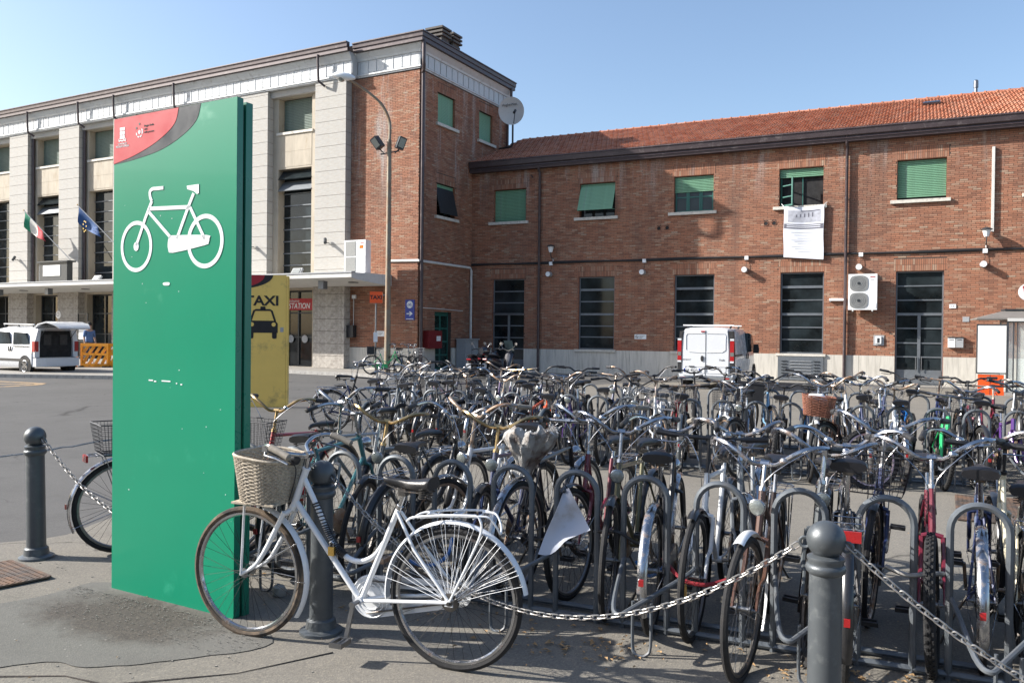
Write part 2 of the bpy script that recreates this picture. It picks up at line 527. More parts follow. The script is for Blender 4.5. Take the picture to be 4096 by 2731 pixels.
def f_pedal(s):
    def fn(mb):
        c = (.50, -.125, .13) if s < 0 else (.38, .125, .44)
        for dx in (-.035, .02): mb.box(c[0] + dx, c[0] + dx + .016, c[1] - .042, c[1] + .042, c[2] - .011, c[2] + .011)
        mb.tube([(c[0], c[1] - .045 * 1, c[2]), (c[0], c[1] + .045, c[2])], .007, 6)
        mb.box(c[0] - .03, c[0] + .03, c[1] - .044, c[1] - .038, c[2] - .012, c[2] + .012)
        mb.box(c[0] - .03, c[0] + .03, c[1] + .038, c[1] + .044, c[2] - .012, c[2] + .012)
    return fn
def f_chain(R):
    def fn(mb):
        for s in (1, -1):
            mb.tube([(.44, -.048, .285 + s * .09), (0, -.048, R + s * .035)], .0045, 4)
        mb.lathe([(.036, -.002), (.04, 0), (.036, .002)], 14, Matrix.Translation((0, -.048, R)) @ Matrix.Rotation(pi / 2, 4, 'X'))
    return fn
def f_guard(R):
    def fn(mb):
        poly = []
        for i in range(13):
            a = radians(-100 + 200 * i / 12); poly.append((.44 + .11 * cos(a), .285 + .11 * sin(a)))
        poly += [(.2, .285 + .095), (0, R + .05), (-.04, R), (0, R - .04), (.2, .285 - .08)]
        mb.prism(poly, -.066, -.058)
        mb.tube([(x, -.066, z) for x, z in poly], .004, 4, closed=True)
    return fn
def f_lamp(wb, z=.80):
    def fn(mb):
        T = Matrix.Translation((wb - .19, 0, z)) @ Matrix.Rotation(pi / 2, 4, 'Y')
        mb.lathe([(.004, -.07), (.02, -.062), (.035, -.035), (.042, 0), (.042, .006), (.038, .009)], 16, T)
        mb.tube([(wb - .275, 0, z + .02), (wb - .22, 0, z - .01)], .006, 5)
    return fn
def f_lens(wb, z=.80):
    def fn(mb):
        T = Matrix.Translation((wb - .181, 0, z)) @ Matrix.Rotation(pi / 2, 4, 'Y')
        mb.lathe([(.0385, -.002), (.036, .004), (.02, .009), (.004, .0105)], 16, T)
    return fn
def f_bell(wb):
    def fn(mb):
        mb.lathe([(.026, 0), (.027, .008), (.02, .02), (.005, .025)], 12, Matrix.Translation((wb - .29, .09, 1.045)))
    return fn
def f_stand(mb):
    mb.tube([(.36, .05, .29), (.33, .13, .15), (.30, .19, .012), (.28, .2, .008)], .008, 6)
def f_stays(wb, R, front):
    def fn(mb):
        for s in (-1, 1):
            if front:
                for a in (205, 160): mb.tube([(wb, s * .066, R), (wb + (R + .02) * cos(radians(a)), s * .024, R + (R + .02) * sin(radians(a)))], .0022, 4)
            else:
                for a in (60 + 90, 200): mb.tube([(0, s * .07, R), ((R + .02) * cos(radians(a)), s * .024, R + (R + .02) * sin(radians(a)))], .0022, 4)
    return fn

def make_bike(label, loc, rz, group, style='lady', col='black', bars='sweep', barm='chrome', fender='chrome', rack=True, basket=None,
              guard=None, lamp=True, saddle='wide', steer=0, lean=0, knobby=False, R=.345, wb=1.09, sz=.93, grip='rubber', rim='alu', refl=True, lever=True,
              tyre='tyre', basket_x=None, rear_basket=None, h=0.03, full=True, name=None, spokem='spoke'):
    names = dict(lady='step_through_bicycle', mixte='step_through_bicycle', diamond='roadster_bicycle', mtb='mountain_bicycle')
    root = thing(name or names[style], label, 'bicycle', loc, rz, group)
    root.rotation_euler = (lean, 0, rz)
    if style == 'mtb': R = .335; knobby = True
    tr = .026 if knobby else .018
    P = PAINT[col]
    ax_p = Vector((wb - .235, 0, .67)); ax_d = Vector((-.055, 0, .2))
    S = rot_m(ax_p, ax_d, steer)
    wm = dict(rim=M[rim] if rim in M else PAINT[rim], tyre=M[tyre], spoke=M[spokem])
    def P_(nm, key, fn, m, front=False, **k):
        o = put(nm, cached(key, fn, nm), m, root, **k)
        if front: o.matrix_local = S
        return o
    fr_ = P_('frame', ('frame', style, wb, R), f_frame(style, wb, R), P)
    wheel_parts(root, 'rear_wheel', 0, R, wm, tr=tr, style='knobby' if knobby else 'thin')
    wheel_parts(root, 'front_wheel', wb, R, wm, M4=S, tr=tr, style='knobby' if knobby else 'thin')
    P_('fork', ('fork', style, wb, R), f_fork(wb, R, style), P, True)
    b = P_('handlebar', ('bars', bars, wb, h), f_bars(bars, wb, h), M[barm], True)
    for s in (-1, 1):
        put('grip', cached(('grip', bars, wb, h, s), f_grip(bars, wb, h, s), 'grip'), M[grip], b)
    if lever: put('brake_lever', cached(('lev', bars, wb, h), f_levers(bars, wb, h), 'brake_lever'), M['steel_dark'] if style == 'mtb' else M['chrome'], b)
    sd = put('saddle', cached(('saddle', saddle, sz), f_saddle(saddle, sz), 'saddle'), M['saddle'], root, loc=(.235, 0, 0))
    put('saddle_spring', cached(('spring', sz), f_springs(sz), 'saddle_spring'), M['steel_dark'], sd)
    P_('seat_post', ('post', sz), lambda mb: mb.tube([(.285, 0, .7), (.235, 0, sz - .06)], .012, 8), M['chrome'])
    P_('crank', ('crank',), f_crank, M['rusty_chrome'])
    for s in (-1, 1): P_('pedal', ('pedal', s), f_pedal(s), M['blackp'])
    if guard: P_('chain_guard', ('guard', R), f_guard(R), PAINT[guard] if guard in PAINT else M[guard])
    else: P_('drive_chain', ('chain', R), f_chain(R), M['steel_dark'])
    if fender:
        fm = M[fender] if fender in M else PAINT[fender]
        fd = P_('rear_mudguard', ('rf', R), lambda mb: fender_strip(mb, 0, R, R + .022, 15, 205), fm)
        put('stay', cached(('stay', wb, R, 0), f_stays(wb, R, False), 'stay'), M['chrome'], fd)
        fd2 = P_('front_mudguard', ('ff', R, wb), lambda mb: fender_strip(mb, wb, R, R + .022, 68, 212), fm, True)
        put('stay', cached(('stay', wb, R, 1), f_stays(wb, R, True), 'stay'), M['chrome'], fd2)
        if refl: put('reflector', cached(('refl', R), lambda mb: mb.box(-(R + .040), -(R + .030), -.013, .013, R + .02, R + .055), 'reflector'), M['red_refl'], root)
    if rack: P_('luggage_rack', ('rack', R), f_rack(R), M['chrome'] if col != 'white' else PAINT['white'])
    if rack == 'red': P_('reflector', ('rr', R), lambda mb: mb.box(-.262, -.247, -.055, .055, 2 * R + .0, 2 * R + .05), M['red_refl'])
    if basket:
        bx = wb - .06 if basket_x is None else basket_x
        bm = dict(wire='wire', mesh='wire', pale='wire_lt', wicker='wicker', brown='wicker_brown', crate='blackp')[basket]
        P_('basket', ('basket', basket, bx), f_basket(bx, .76, {'brown': 'wicker', 'pale': 'wire'}.get(basket, basket)), M[bm], True)
    if rear_basket:
        bm = dict(wire='wire', crate='blackp', mesh='wire')[rear_basket]
        P_('rear_basket', ('rbasket', rear_basket), f_basket(-.06, 2 * R + .05, rear_basket), M[bm])
    if lamp:
        l = P_('lamp', ('lamp', wb), f_lamp(wb), M['chrome'], True)
        put('lens', cached(('lens', wb), f_lens(wb), 'lens'), M['lens'], l)
    if full:
        P_('bell', ('bell', wb, h), lambda mb: mb.lathe([(.026, 0), (.027, .008), (.02, .02), (.005, .025)], 12, Matrix.Translation((wb - .3, .1, 1.02 + h))), M['chrome'], True)
        if abs(lean) < .02 or rnd.random() < .4: P_('kickstand', ('stand',), f_stand, M['steel_dark'])
    return root
# ------------------------------------------------------------------ materials of the place
def brick_mat(name, per_object):
    m, nt, b = new_mat(name)
    if per_object: r = N(nt, "ShaderNodeObjectInfo").outputs['Random']
    else: r = N(nt, "ShaderNodeNewGeometry").outputs['Random Per Island']
    geo = N(nt, "ShaderNodeNewGeometry").outputs['Position']
    c = ramp(nt, r, [(0, (.24, .105, .062)), (.2, (.34, .145, .082)), (.5, (.40, .175, .10)), (.75, (.36, .185, .115)), (.93, (.42, .24, .155)), (1, (.42, .30, .21))])
    n1 = noise(nt, .35, 5, .65, vec=geo)
    c = mixc(nt, ramp(nt, n1, [(.35, (1, 1, 1)), (.7, (0, 0, 0))]), mixc(nt, .35, c, (.15, .08, .06)), c)
    n2 = noise(nt, 1.3, 6, .7, vec=geo, stretch=(1, 1, .16))
    f = ramp(nt, n2, [(.68, (0, 0, 0)), (.84, (.4, .4, .4))])
    c = mixc(nt, f, c, (.45, .4, .37))
    sp = N(nt, "ShaderNodeSeparateXYZ"); nt.links.new(geo, sp.inputs[0])
    mr = N(nt, "ShaderNodeMapRange"); mr.inputs[1].default_value = 6.6; mr.inputs[2].default_value = 8.7; nt.links.new(sp.outputs['Z'], mr.inputs[0])
    st = ramp(nt, noise(nt, 1.6, 5, .7, vec=geo, stretch=(1, 1, .12)), [(.52, (0, 0, 0)), (.68, (.85, .85, .85))])
    c = mixc(nt, mixc(nt, 1.0, st, mr.outputs[0], 'MULTIPLY'), c, (.46, .42, .39))
    dk = ramp(nt, noise(nt, .8, 6, .7, vec=geo, stretch=(1, 1, .3)), [(.5, (0, 0, 0)), (.72, (.6, .6, .6))])
    c = mixc(nt, dk, c, (.12, .075, .06))
    n3 = noise(nt, 40, 4, .7, vec=geo)
    c = mixc(nt, ramp(nt, n3, [(.3, (.35, .35, .35)), (.6, (0, 0, 0))]), c, (.1, .06, .045))
    nt.links.new(c, b.inputs['Base Color']); b.inputs['Roughness'].default_value = .9
    bump(nt, b, noise(nt, 55, 5, .7, vec=geo), .12, .01)
    return m
M['brick'] = brick_mat('clay_brick', False)
M['brick1'] = brick_mat('clay_brick_single', True)
def tile_mat(name, per_object):
    m, nt, b = new_mat(name)
    r = N(nt, "ShaderNodeObjectInfo").outputs['Random'] if per_object else N(nt, "ShaderNodeNewGeometry").outputs['Random Per Island']
    geo = N(nt, "ShaderNodeNewGeometry").outputs['Position']
    c = ramp(nt, r, [(0, (.33, .105, .05)), (.5, (.42, .165, .09)), (.85, (.46, .2, .12)), (1, (.36, .17, .11))])
    c = mixc(nt, ramp(nt, noise(nt, 2.5, 5, .7, vec=geo), [(.45, (0, 0, 0)), (.75, (.6, .6, .6))]), c, (.2, .13, .1))
    nt.links.new(c, b.inputs['Base Color']); b.inputs['Roughness'].default_value = .85
    bump(nt, b, noise(nt, 40, 5, .7, vec=geo), .4, .01)
    return m
M['tile'] = tile_mat('roof_tile', False); M['tile1'] = tile_mat('roof_tile_single', True)
M['shop_red'] = mat('shop_sign_red', (.42, .02, .03), .6, 0, .05, 3)
M['chimney_dark'] = mat('sooty_concrete', (.10, .092, .085), .9, 0, .2, 4)
M['mortar'] = mat('mortar', (.075, .055, .045), .95, 0, .25, 4, bmp=.4, bscale=40)  # darkened so the recess shade of the brick joints is in its colour
M['reveal'] = mat('brick_reveal', (.26, .11, .065), .92, 0, .35, 14, dirt=(.14, .08, .06), dscale=9, bmp=.5, bscale=30)
M['trav'] = mat('travertine', (.385, .375, .35), .75, 0, .1, 7, dirt=(.38, .33, .27), dscale=5, dlo=.48, dhi=.8, bmp=.35, bscale=26, stretch=(1, 1, 5))
M['trav_rough'] = mat('rusticated_travertine', (.4, .37, .33), .85, 0, .2, 7, dirt=(.2, .18, .16), dscale=6, dlo=.45, dhi=.75, bmp=1, bscale=9)
M['trav_warm'] = mat('warm_travertine', (.4, .35, .275), .75, 0, .14, 4, dirt=(.36, .29, .21), dscale=3, bmp=.2, bscale=30, stretch=(1, 1, .3))
M['marble'] = mat('stone_plinth', (.54, .51, .45), .65, 0, .1, 5, dirt=(.27, .25, .21), dscale=3.5, dlo=.5, dhi=.8, bmp=.2, bscale=30, stretch=(3, 3, .25))
M['sill'] = mat('stone_sill', (.56, .53, .47), .7, 0, .12, 8, dirt=(.25, .23, .2), dscale=9)
M['metal_white'] = mat('painted_metal_sheet', (.5, .52, .53), .5, .1, .06, 3, dirt=(.34, .33, .31), dscale=4)
M['brown_metal'] = mat('brown_sheet_metal', (.07, .052, .055), .4, .3, .12, 3, dirt=(.12, .1, .1), dscale=4)
M['white_paint'] = mat('white_render', (.58, .575, .55), .8, 0, .06, 4, dirt=(.4, .38, .35), dscale=3, dlo=.55, dhi=.85)
M['soffit'] = mat('soffit_render', (.42, .38, .32), .85, 0, .08, 4)
M['shutter'] = mat('green_roller_shutter', (.16, .33, .21), .6, 0, .12, 5, dirt=(.2, .3, .24), dscale=6)
M['shutter_grey'] = mat('weathered_grey_green_shutter', (.15, .2, .17), .6, 0, .15, 5, dirt=(.22, .25, .22), dscale=6)
M['green_frame'] = mat('dark_green_frame', (.02, .11, .09), .45, 0, .12, 8)
M['grey_frame'] = mat('grey_steel_frame', (.15, .165, .18), .45, .3, .1, 8)
M['dark_frame'] = mat('dark_frame', (.035, .04, .045), .45, .3, .1, 8)
M['glass'] = glass_dark('window_glass')
M['glass_g'] = glass_dark('dark_green_glass', (.01, .022, .018))
M['dark_in'] = mat('dark_interior', (.012, .012, .013), .9, 0, .3, 2)
M['white_gloss'] = mat('white_enamel', (.76, .77, .77), .35, 0, .04, 5, dirt=(.55, .54, .5), dscale=5, dlo=.6, dhi=.85)
M['grille'] = mat('fan_grille', (.22, .225, .22), .5, .2, .1, 20)
M['grey_plastic'] = mat('grey_plastic', (.33, .34, .35), .5, 0, .08, 10)
M['cable_blk'] = mat('black_cable', (.02, .021, .024), .55, 0, .2, 5)

WO = Vector((-1.80, 36.3, 0)); WR = radians(-26)
LO = Vector((-3.75, 32.7, 0)); LR = radians(-28.4)
def wl(O, R, x, y, z): return (O.x + cos(R) * x - sin(R) * y, O.y + sin(R) * x + cos(R) * y, z)
WL = lambda x, y, z: wl(WO, WR, x, y, z)
LL = lambda x, y, z: wl(LO, LR, x, y, z)

def cells(x0, x1, z0, z1, holes):
    xs = sorted({x0, x1} | {min(max(v, x0), x1) for h in holes for v in h[:2]})
    out = []
    for a, b in zip(xs, xs[1:]):
        if b - a < 1e-4: continue
        hs = sorted((h[2], h[3]) for h in holes if h[0] < (a + b) / 2 < h[1])
        z = z0
        for c, d in hs:
            if c > z: out.append((a, b, z, min(c, z1)))
            z = max(z, d)
        if z < z1: out.append((a, b, z, z1))
    return out

BH, BP, BL, BG = .056, .067, .25, .011
def brick_list(x0, x1, z0, z1, holes, soldier):
    """running-bond brick rectangles clipped by openings; soldier = rectangles filled by upright bricks"""
    out = []; block = list(holes) + list(soldier)
    n = int((z1 - z0) / BP)
    for j in range(n):
        za = z0 + j * BP; zb = za + BH
        segs = [(x0, x1)]
        for h in block:
            if h[2] < zb - .01 and h[3] > za + .01:
                ns = []
                for a, b in segs:
                    if h[1] <= a or h[0] >= b: ns.append((a, b)); continue
                    if h[0] > a: ns.append((a, h[0]))
                    if h[1] < b: ns.append((h[1], b))
                segs = ns
        off = (0 if j % 2 else .5) * (BL + BG) + rnd.uniform(-.02, .02)
        for a, b in segs:
            k = math.floor((a - off) / (BL + BG)); x = off + k * (BL + BG)
            while x < b:
                xa, xb = max(x, a), min(x + BL, b)
                if xb - xa > .03: out.append((xa + rnd.uniform(0, .004), xb, za + rnd.uniform(-.002, .002), zb))
                x += BL + BG
    for s in soldier:
        x = s[0] + .004; k = 0
        while x < s[1] - .03:
            w = min(BH, s[1] - x)
            out.append((x, x + w, s[2] + .006, s[2] + (s[3] - s[2]) * .5 - .006)); out.append((x, x + w, s[2] + (s[3] - s[2]) * .5 + .004, s[3] - .008))
            x += BP
    return out

def brickwork(parent, specs, pick, eye):
    """specs: list of (rects, mapping(u, d, z)); the 300 nearest full bricks inside `pick` are parts, the rest one part"""
    mb = MB(); cand = []
    for si, (rects, mp, pk) in enumerate(specs):
        for r in rects:
            if pk and abs((r[1] - r[0]) - BL) < .006 and pk[0] < r[0] < pk[1] and pk[2] < r[2] < pk[3]:
                c = mp((r[0] + r[1]) / 2, 0, r[2]); cand.append(((Vector(c) - eye).length, si, r))
    cand.sort(key=lambda t: t[0]); chosen = {(c[1], c[2]) for c in cand[:300]}
    def add(mb, r, mp, dz):
        xa, xb, za, zb = r
        p = [mp(u, d, z) for d in (.004, -dz) for u, z in ((xa, za), (xb, za), (xb, zb), (xa, zb))]
        mb.add(p, [(4, 5, 6, 7), (0, 1, 5, 4), (1, 2, 6, 5), (2, 3, 7, 6), (3, 0, 4, 7)])
    bases = {}
    for si, (rects, mp, pk) in enumerate(specs):
        for r in rects:
            if (si, r) in chosen:
                v = rnd.randrange(3); key = (si, v)
                if key not in bases:
                    b = MB(); add(b, (0, BL, 0, BH), mp, (.006, .007, .008)[v]); o0 = Vector(mp(0, 0, 0))
                    bases[key] = (b.mesh('brick', False), o0)
                me, o0 = bases[key]
                put('brick', me, M['brick1'], parent, loc=Vector(mp(r[0], 0, r[2])) - Vector(mp(0, 0, 0)))
            else: add(mb, r, mp, .006 + rnd.random() * .002)
    mb.build('brickwork', M['brick'], parent, smooth=False, kind='stuff')

def shutter(parent, x0, x1, z0, z1, y, mat_, pitch=.062):
    n = max(1, round((z1 - z0) / pitch)); p = (z1 - z0) / n
    mb = MB(); W = x1 - x0
    mb.loft([[(X, yy, zz) for yy, zz in ((0, .003), (-.011, p * .25), (-.012, p * .7), (.004, p - .009), (.004, p - .002), (.004, .003))] for X in (0, W)])
    me = mb.mesh('slat', False)
    for i in range(n): put('slat', me, mat_, parent, loc=(x0, y, z0 + i * p))

# ------------------------------------------------------------------ brick wing
wing = thing('brick_wing', 'long two storey brick building with red tiled roof and green shutters', 'building', WL(0, 0, 0), WR)
WX = 26.0
ups = [(1.05 + 3.95 * i + .02 * (i > 0), 2.60 + 3.95 * i + .02 * (i > 0), 6.42, 7.82) for i in range(6)]
lows = [(5.02, 6.59, 1.02, 4.0), (9.03, 10.6, 1.02, 4.0), (13.01, 14.54, 1.02, 4.0)]
doors = [(1.03, 2.57, 0.0, 3.98), (16.88, 18.39, 0.0, 3.96)]
vents = [(8.31, 8.47, 5.76, 5.92), (8.64, 8.80, 5.76, 5.92), (12.39, 12.55, 5.75, 5.91), (12.68, 12.84, 5.75, 5.91)]
holesW = ups + lows + doors + vents + [(20.95, 22.5, 1.02, 4.0)]
mb = MB()
for a, b, c, d in cells(0, WX, 0, 8.72, holesW): mb.box(a, b, 0, .28, c, d)
mb.box(0, WX, 8.9, 9.1, 0, 8.7); mb.box(WX - .2, WX, .28, 8.9, 0, 8.7)
wallw = mb.build('wall', M['mortar'], wing, smooth=False)
for a, b, c, d in ups + lows + doors:
    mb = MB()
    for q in ((a - .001, a + .012, c, d), (b - .012, b + .001, c, d)): mb.box(q[0], q[1], .002, .26, c, d - .0125)
    mb.box(a, b, .002, .26, d - .012, d + .001)
    mb.build('reveal_lining', M['reveal'], wallw, smooth=False, kind='stuff')
sold = [(a - .07, b + .07, d, d + .42) for a, b, c, d in ups + lows + doors]
rectsW = brick_list(0.01, WX, 1.005, 8.68, holesW, sold)
mpW = lambda u, d, z: (u, d, z)
eyeW = Matrix.Rotation(-WR, 3, 'Z') @ (Vector((0, 0, 1.65)) - WO)
brickwork(wallw, [(rectsW, mpW, (16.6, 20.55, 2.45, 8.0))], None, eyeW)
for a, b, c, d in vents:
    MB().tube([((a + b) / 2, -.014, (c + d) / 2), ((a + b) / 2, .2, (c + d) / 2)], .08, 14).build('vent_hole', M['dark_in'], wing)
    mb = MB(); mb.tube([((a + b) / 2 + .083 * cos(q), -.012, (c + d) / 2 + .083 * sin(q)) for q in [i * pi / 8 for i in range(16)]], .012, 5, closed=True)
    mb.build('vent_ring', M['reveal'], wing)
# plinth of stone slabs
x = 0.0
while x < WX:
    w = 1.21
    for a, b, c, d in cells(x, min(x + w - .008, WX), 0, .998, [(h[0] - (.0 if h in doors else .0), h[1], 0, 1.02) for h in doors]):
        MB().box(a, b, -.035, -.001, c, d).build('plinth_slab', M['marble'], wing, smooth=False)
    x += w
for i, (a, b, c, d) in enumerate(ups):
    MB().box(a - .2, b + .1 + .02, -.1, .14, c - .115, c - .002).build('sill', M['sill'], wing)
    wd = MB().box(a + .012, b - .012, .2, .24, c, d - .012).build('window', M['dark_in'], wing, smooth=False)
    if i == 0: shutter(wd, a + .02, b - .02, c + .02, d - .03, .14, M['shutter'])
    elif i == 1:
        shutter(wd, a + .02, b - .02, 7.66, d - .03, .12, M['shutter'])
        mb = MB(); T = Matrix.Translation((0, .1, 7.67)) @ Matrix.Rotation(radians(-22), 4, 'X')
        n = 17
        me0 = MB(); p = 1.08 / n
        me0.box(0, b - a - .05, -.012, 0, .003, p - .003)
        me = me0.mesh('slat', False)
        for k in range(n): put('slat', me, M['shutter'], wd, M=T @ Matrix.Translation((a + .025, 0, -p * (k + 1))))
        for s in (a + .03, b - .03): MB().bar((s, -.28, 6.67), (s, .12, 6.72), .02, .02).build('shutter_arm', M['shutter'], wd)
        for k in range(3): MB().box(a + .15 + k * .48, a + .5 + k * .48, .17, .19, c + .05, c + .5).build('pane', M['glass'], wd)
    elif i == 2:
        shutter(wd, a + .02, b - .02, 7.19, d - .03, .10, M['shutter'])
        for k in range(3):
            xa = a + .03 + k * .5
            for q in ((xa, xa + .06, c, 7.2), (xa + .43, xa + .49, c, 7.2), (xa + .06, xa + .43, c, c + .07), (xa + .06, xa + .43, 6.98, 7.03)):
                MB().box(q[0], q[1], .14, .19, q[2], q[3]).build('sash', M['green_frame'], wd, smooth=False)
            MB().box(xa + .06, xa + .43, .165, .175, c + .07, 7.2).build('pane', M['glass'], wd, smooth=False)
    elif i == 3:
        shutter(wd, a + .02, b - .02, 7.48, d - .03, .10, M['shutter'])
        T = Matrix.Translation((a + .04, .14, 0)) @ Matrix.Rotation(radians(-38), 4, 'Z')
        for q in ((0, .06, c, 7.45), (.55, .61, c, 7.45), (.06, .55, c, c + .06), (.06, .55, 6.75, 6.79), (.06, .55, 7.16, 7.2)):
            put('sash', MB().box(q[0], q[1], -.02, .02, q[2], q[3]).mesh('sash', False), M['green_frame'], wd, M=T)
        MB().box(a + .8, a + .83, .15, .18, c, 7.48).build('mullion', M['green_frame'], wd, smooth=False)
    else:
        shutter(wd, a + .02, b - .02, c + .09, d - .03, .13, M['shutter'])
def steel_window(a, b, c, d, zs, thick, vbar=None, door=False):
    mb = MB()
    mb.box(a + .012, a + .06, .1, .17, c, d - .012); mb.box(b - .06, b - .012, .1, .17, c, d - .012)
    mb.box(a + .06, b - .06, .1, .17, d - .06, d - .012); mb.box(a + .06, b - .06, .1, .17, c, c + .05)
    for z in zs:
        t = .045 if z in thick else .022
        mb.box(a + .06, b - .06, .095 if z in thick else .105, .165, z - t, z + t)
    if vbar: mb.box((a + b) / 2 - .05, (a + b) / 2 + .05, .085, .168, c + .05, vbar)
    w = mb.build('door' if door else 'window', M['grey_frame'], wing, smooth=False)
    zz = [c + .05] + sorted(zs) + [d - .06]
    for z0, z1 in zip(zz, zz[1:]):
        MB().box(a + .055, b - .055, .13, .14, z0, z1).build('pane', M['glass'], w, smooth=False)
    return w
for i, (a, b, c, d) in enumerate(lows + [(20.95, 22.5, 1.02, 4.0)]):
    w = steel_window(a, b, c, d, [1.53, 1.98, 2.46, 2.98, 3.46], (2.46, 3.46))
    MB().box(a - .12, b + .08, -.1, .1, .93, 1.018).build('sill', M['sill'], w)
for a, b, c, d in doors:
    w = steel_window(a, b, .02, d, [.51, .98, 1.46, 1.97, 2.46, 2.95, 3.44], (2.46,), vbar=2.46, door=True)
    MB().box(a + .06, b - .06, .09, .16, .07, .52).build('kick_panel', M['grey_frame'], w, smooth=False)
    for s in (-.09, .09): MB().tube([((a + b) / 2 + s, .04, .5), ((a + b) / 2 + s, .04, 1.0)], .014, 8).build('handle', M['alu'], w)
w = MB().box(1.1, 2.5, -.14, .0, 2.5, 2.52).build('awning_sash', M['dark_frame'], wing, smooth=False)
# eaves, fascia and gutter
def extr(parent, name, prof, x0, x1, m, smooth=False):
    return MB().loft([[(X, y, z) for y, z in prof] for X in (x0, x1)]).build(name, m, parent, smooth=smooth)
roof = extr(wing, 'roof', [(-.22, 8.99), (4.7, 10.99), (9.5, 8.9), (9.3, 8.74), (.1, 8.70), (-.1, 8.70)], 0.02, WX, M['mortar'])
extr(roof, 'fascia', [(-.32, 8.63), (-.30, 8.59), (-.05, 8.57), (-.05, 8.9), (-.28, 8.94)], 0.02, WX, M['brown_metal'])
extr(roof, 'gutter', [(-.38, 8.78), (-.34, 8.75), (-.30, 8.78), (-.30, 8.96), (-.20, 8.98), (-.20, 9.01), (-.42, 9.02), (-.43, 8.98), (-.40, 8.96)], 0.02, WX, M['brown_metal'])
extr(roof, 'drip_edge', [(-.345, 8.67), (-.33, 8.65), (-.32, 8.70)], 0.02, WX, M['brown_metal'])
extr(roof, 'soffit', [(-.30, 8.57), (-.30, 8.60), (.0, 8.69), (-.001, 8.64)], 0.02, WX, M['brown_metal'])
# roof tiles
slope = atan2(10.99 - 8.99, 4.92); LT = hypot(10.99 - 8.99, 4.92); TW, TE = .225, .36
def tile_mesh():
    mb = MB(); prof = [(0, .0), (.02, .0), (.038, .026), (.062, .036), (.086, .026), (.104, .0), (.124, .0), (.144, .028), (.17, .044), (.2, .028), (.214, .004), (.226, .004)]
    rings = []
    for y, up in ((0, .042), (TE + .05, .0)):
        rings.append([(x, y, z + up + .012) for x, z in prof] + [(x, y, z + up - .016) for x, z in reversed(prof)])
    return mb.loft(rings)
tb = tile_mesh(); tme = tb.mesh('tile', False)
TM = Matrix.Translation((0, -.29, 9.0)) @ Matrix.Rotation(slope, 4, 'X')
nr = int(LT / TE) + 1
cells_t = [(i, j) for j in range(nr) for i in range(int(WX / TW))]
def tile_d(ij):
    p = TM @ Vector((ij[0] * TW, ij[1] * TE, 0)); return (p - eyeW).length
vis = sorted([c for c in cells_t if c[0] * TW < 20.6], key=tile_d)[:300]; visset = set(vis)
allm = MB()
for c in cells_t:
    dx = rnd.uniform(-.004, .004); dz = rnd.uniform(-.003, .004)
    T = TM @ Matrix.Translation((c[0] * TW + dx + (TW / 2 if c[1] % 2 else 0), c[1] * TE, dz))
    if c in visset: put('tile', tme, M['tile1'], roof, M=T)
    else: allm.add([T @ Vector(p) for p in tb.v], tb.f)
allm.build('tiles', M['tile'], roof, smooth=False, kind='stuff')
for i in range(int(WX / .4)):
    x = .2 + i * .4
    mb = MB(); mb.loft([[(x + dx, 4.66 + rr * cos(a), 11.0 + rr * sin(a)) for a in [q * pi / 6 for q in range(7)]] for dx, rr in ((0, .12), (.36, .10), (.36, .135), (.42, .135))], caps=True)
    mb.build('ridge_tile', M['tile1'], roof, smooth=True)
mb = MB(); mb.box(-.3, .3, -.2, .2, .02, .09); sk = put('skylight', mb.mesh('skylight', False), M['brown_metal'], roof, M=Matrix.Translation((17.95, 3.05, 10.42)) @ Matrix.Rotation(slope, 4, 'X'))
put('pane', MB().box(-.25, .25, -.16, .16, .09, .1).mesh('pane', False), M['glass'], sk)
MB().lathe([(.06, 10.7), (.06, 11.35), (.085, 11.36), (.085, 11.62), (.05, 11.66)], 12, Matrix.Translation((19.5, 4.95, 0))).build('flue', M['alu'], roof)
def downpipe(parent, pts, r=.055, m='brown_metal'):
    o = MB().tube(pts, r, 10).build('downpipe', M[m], parent); return o
for x in (3.27, 15.25):
    downpipe(wing, [(x, -.28, 8.75), (x, -.25, 8.52), (x, -.1, 8.38), (x, -.1, .05)])
    for z in (2.2, 4.4, 6.6): MB().tube([(x, -.1, z - .02), (x, -.1, z + .02)], .068, 10).build('pipe_bracket', M['brown_metal'], wing)
MB().box(19.74, 19.82, -.09, -.012, 5.2, 8.02).build('white_conduit', M['white_paint'], wing, smooth=False)
MB().tube(spline([(2.95, -.1, 8.2), (2.9, -.2, 8.3)], 3), .03, 6).build('pipe_bracket', M['brown_metal'], wing)
# under-window cabinet with louvres
cab = MB().box(12.97, 14.55, -.09, -.04, .05, .91).build('louvre_panel', M['grey_frame'], wing, smooth=False)
for i in range(6): MB().box(13.4, 14.15, -.115, -.09, .18 + i * .11, .2 + i * .11).build('louvre', M['grey_plastic'], cab, smooth=False)
for s in (13.1, 14.22):
    for i in range(6): MB().box(s, s + .2, -.115, -.09, .18 + i * .11, .205 + i * .11).build('louvre', M['dark_frame'], cab, smooth=False)

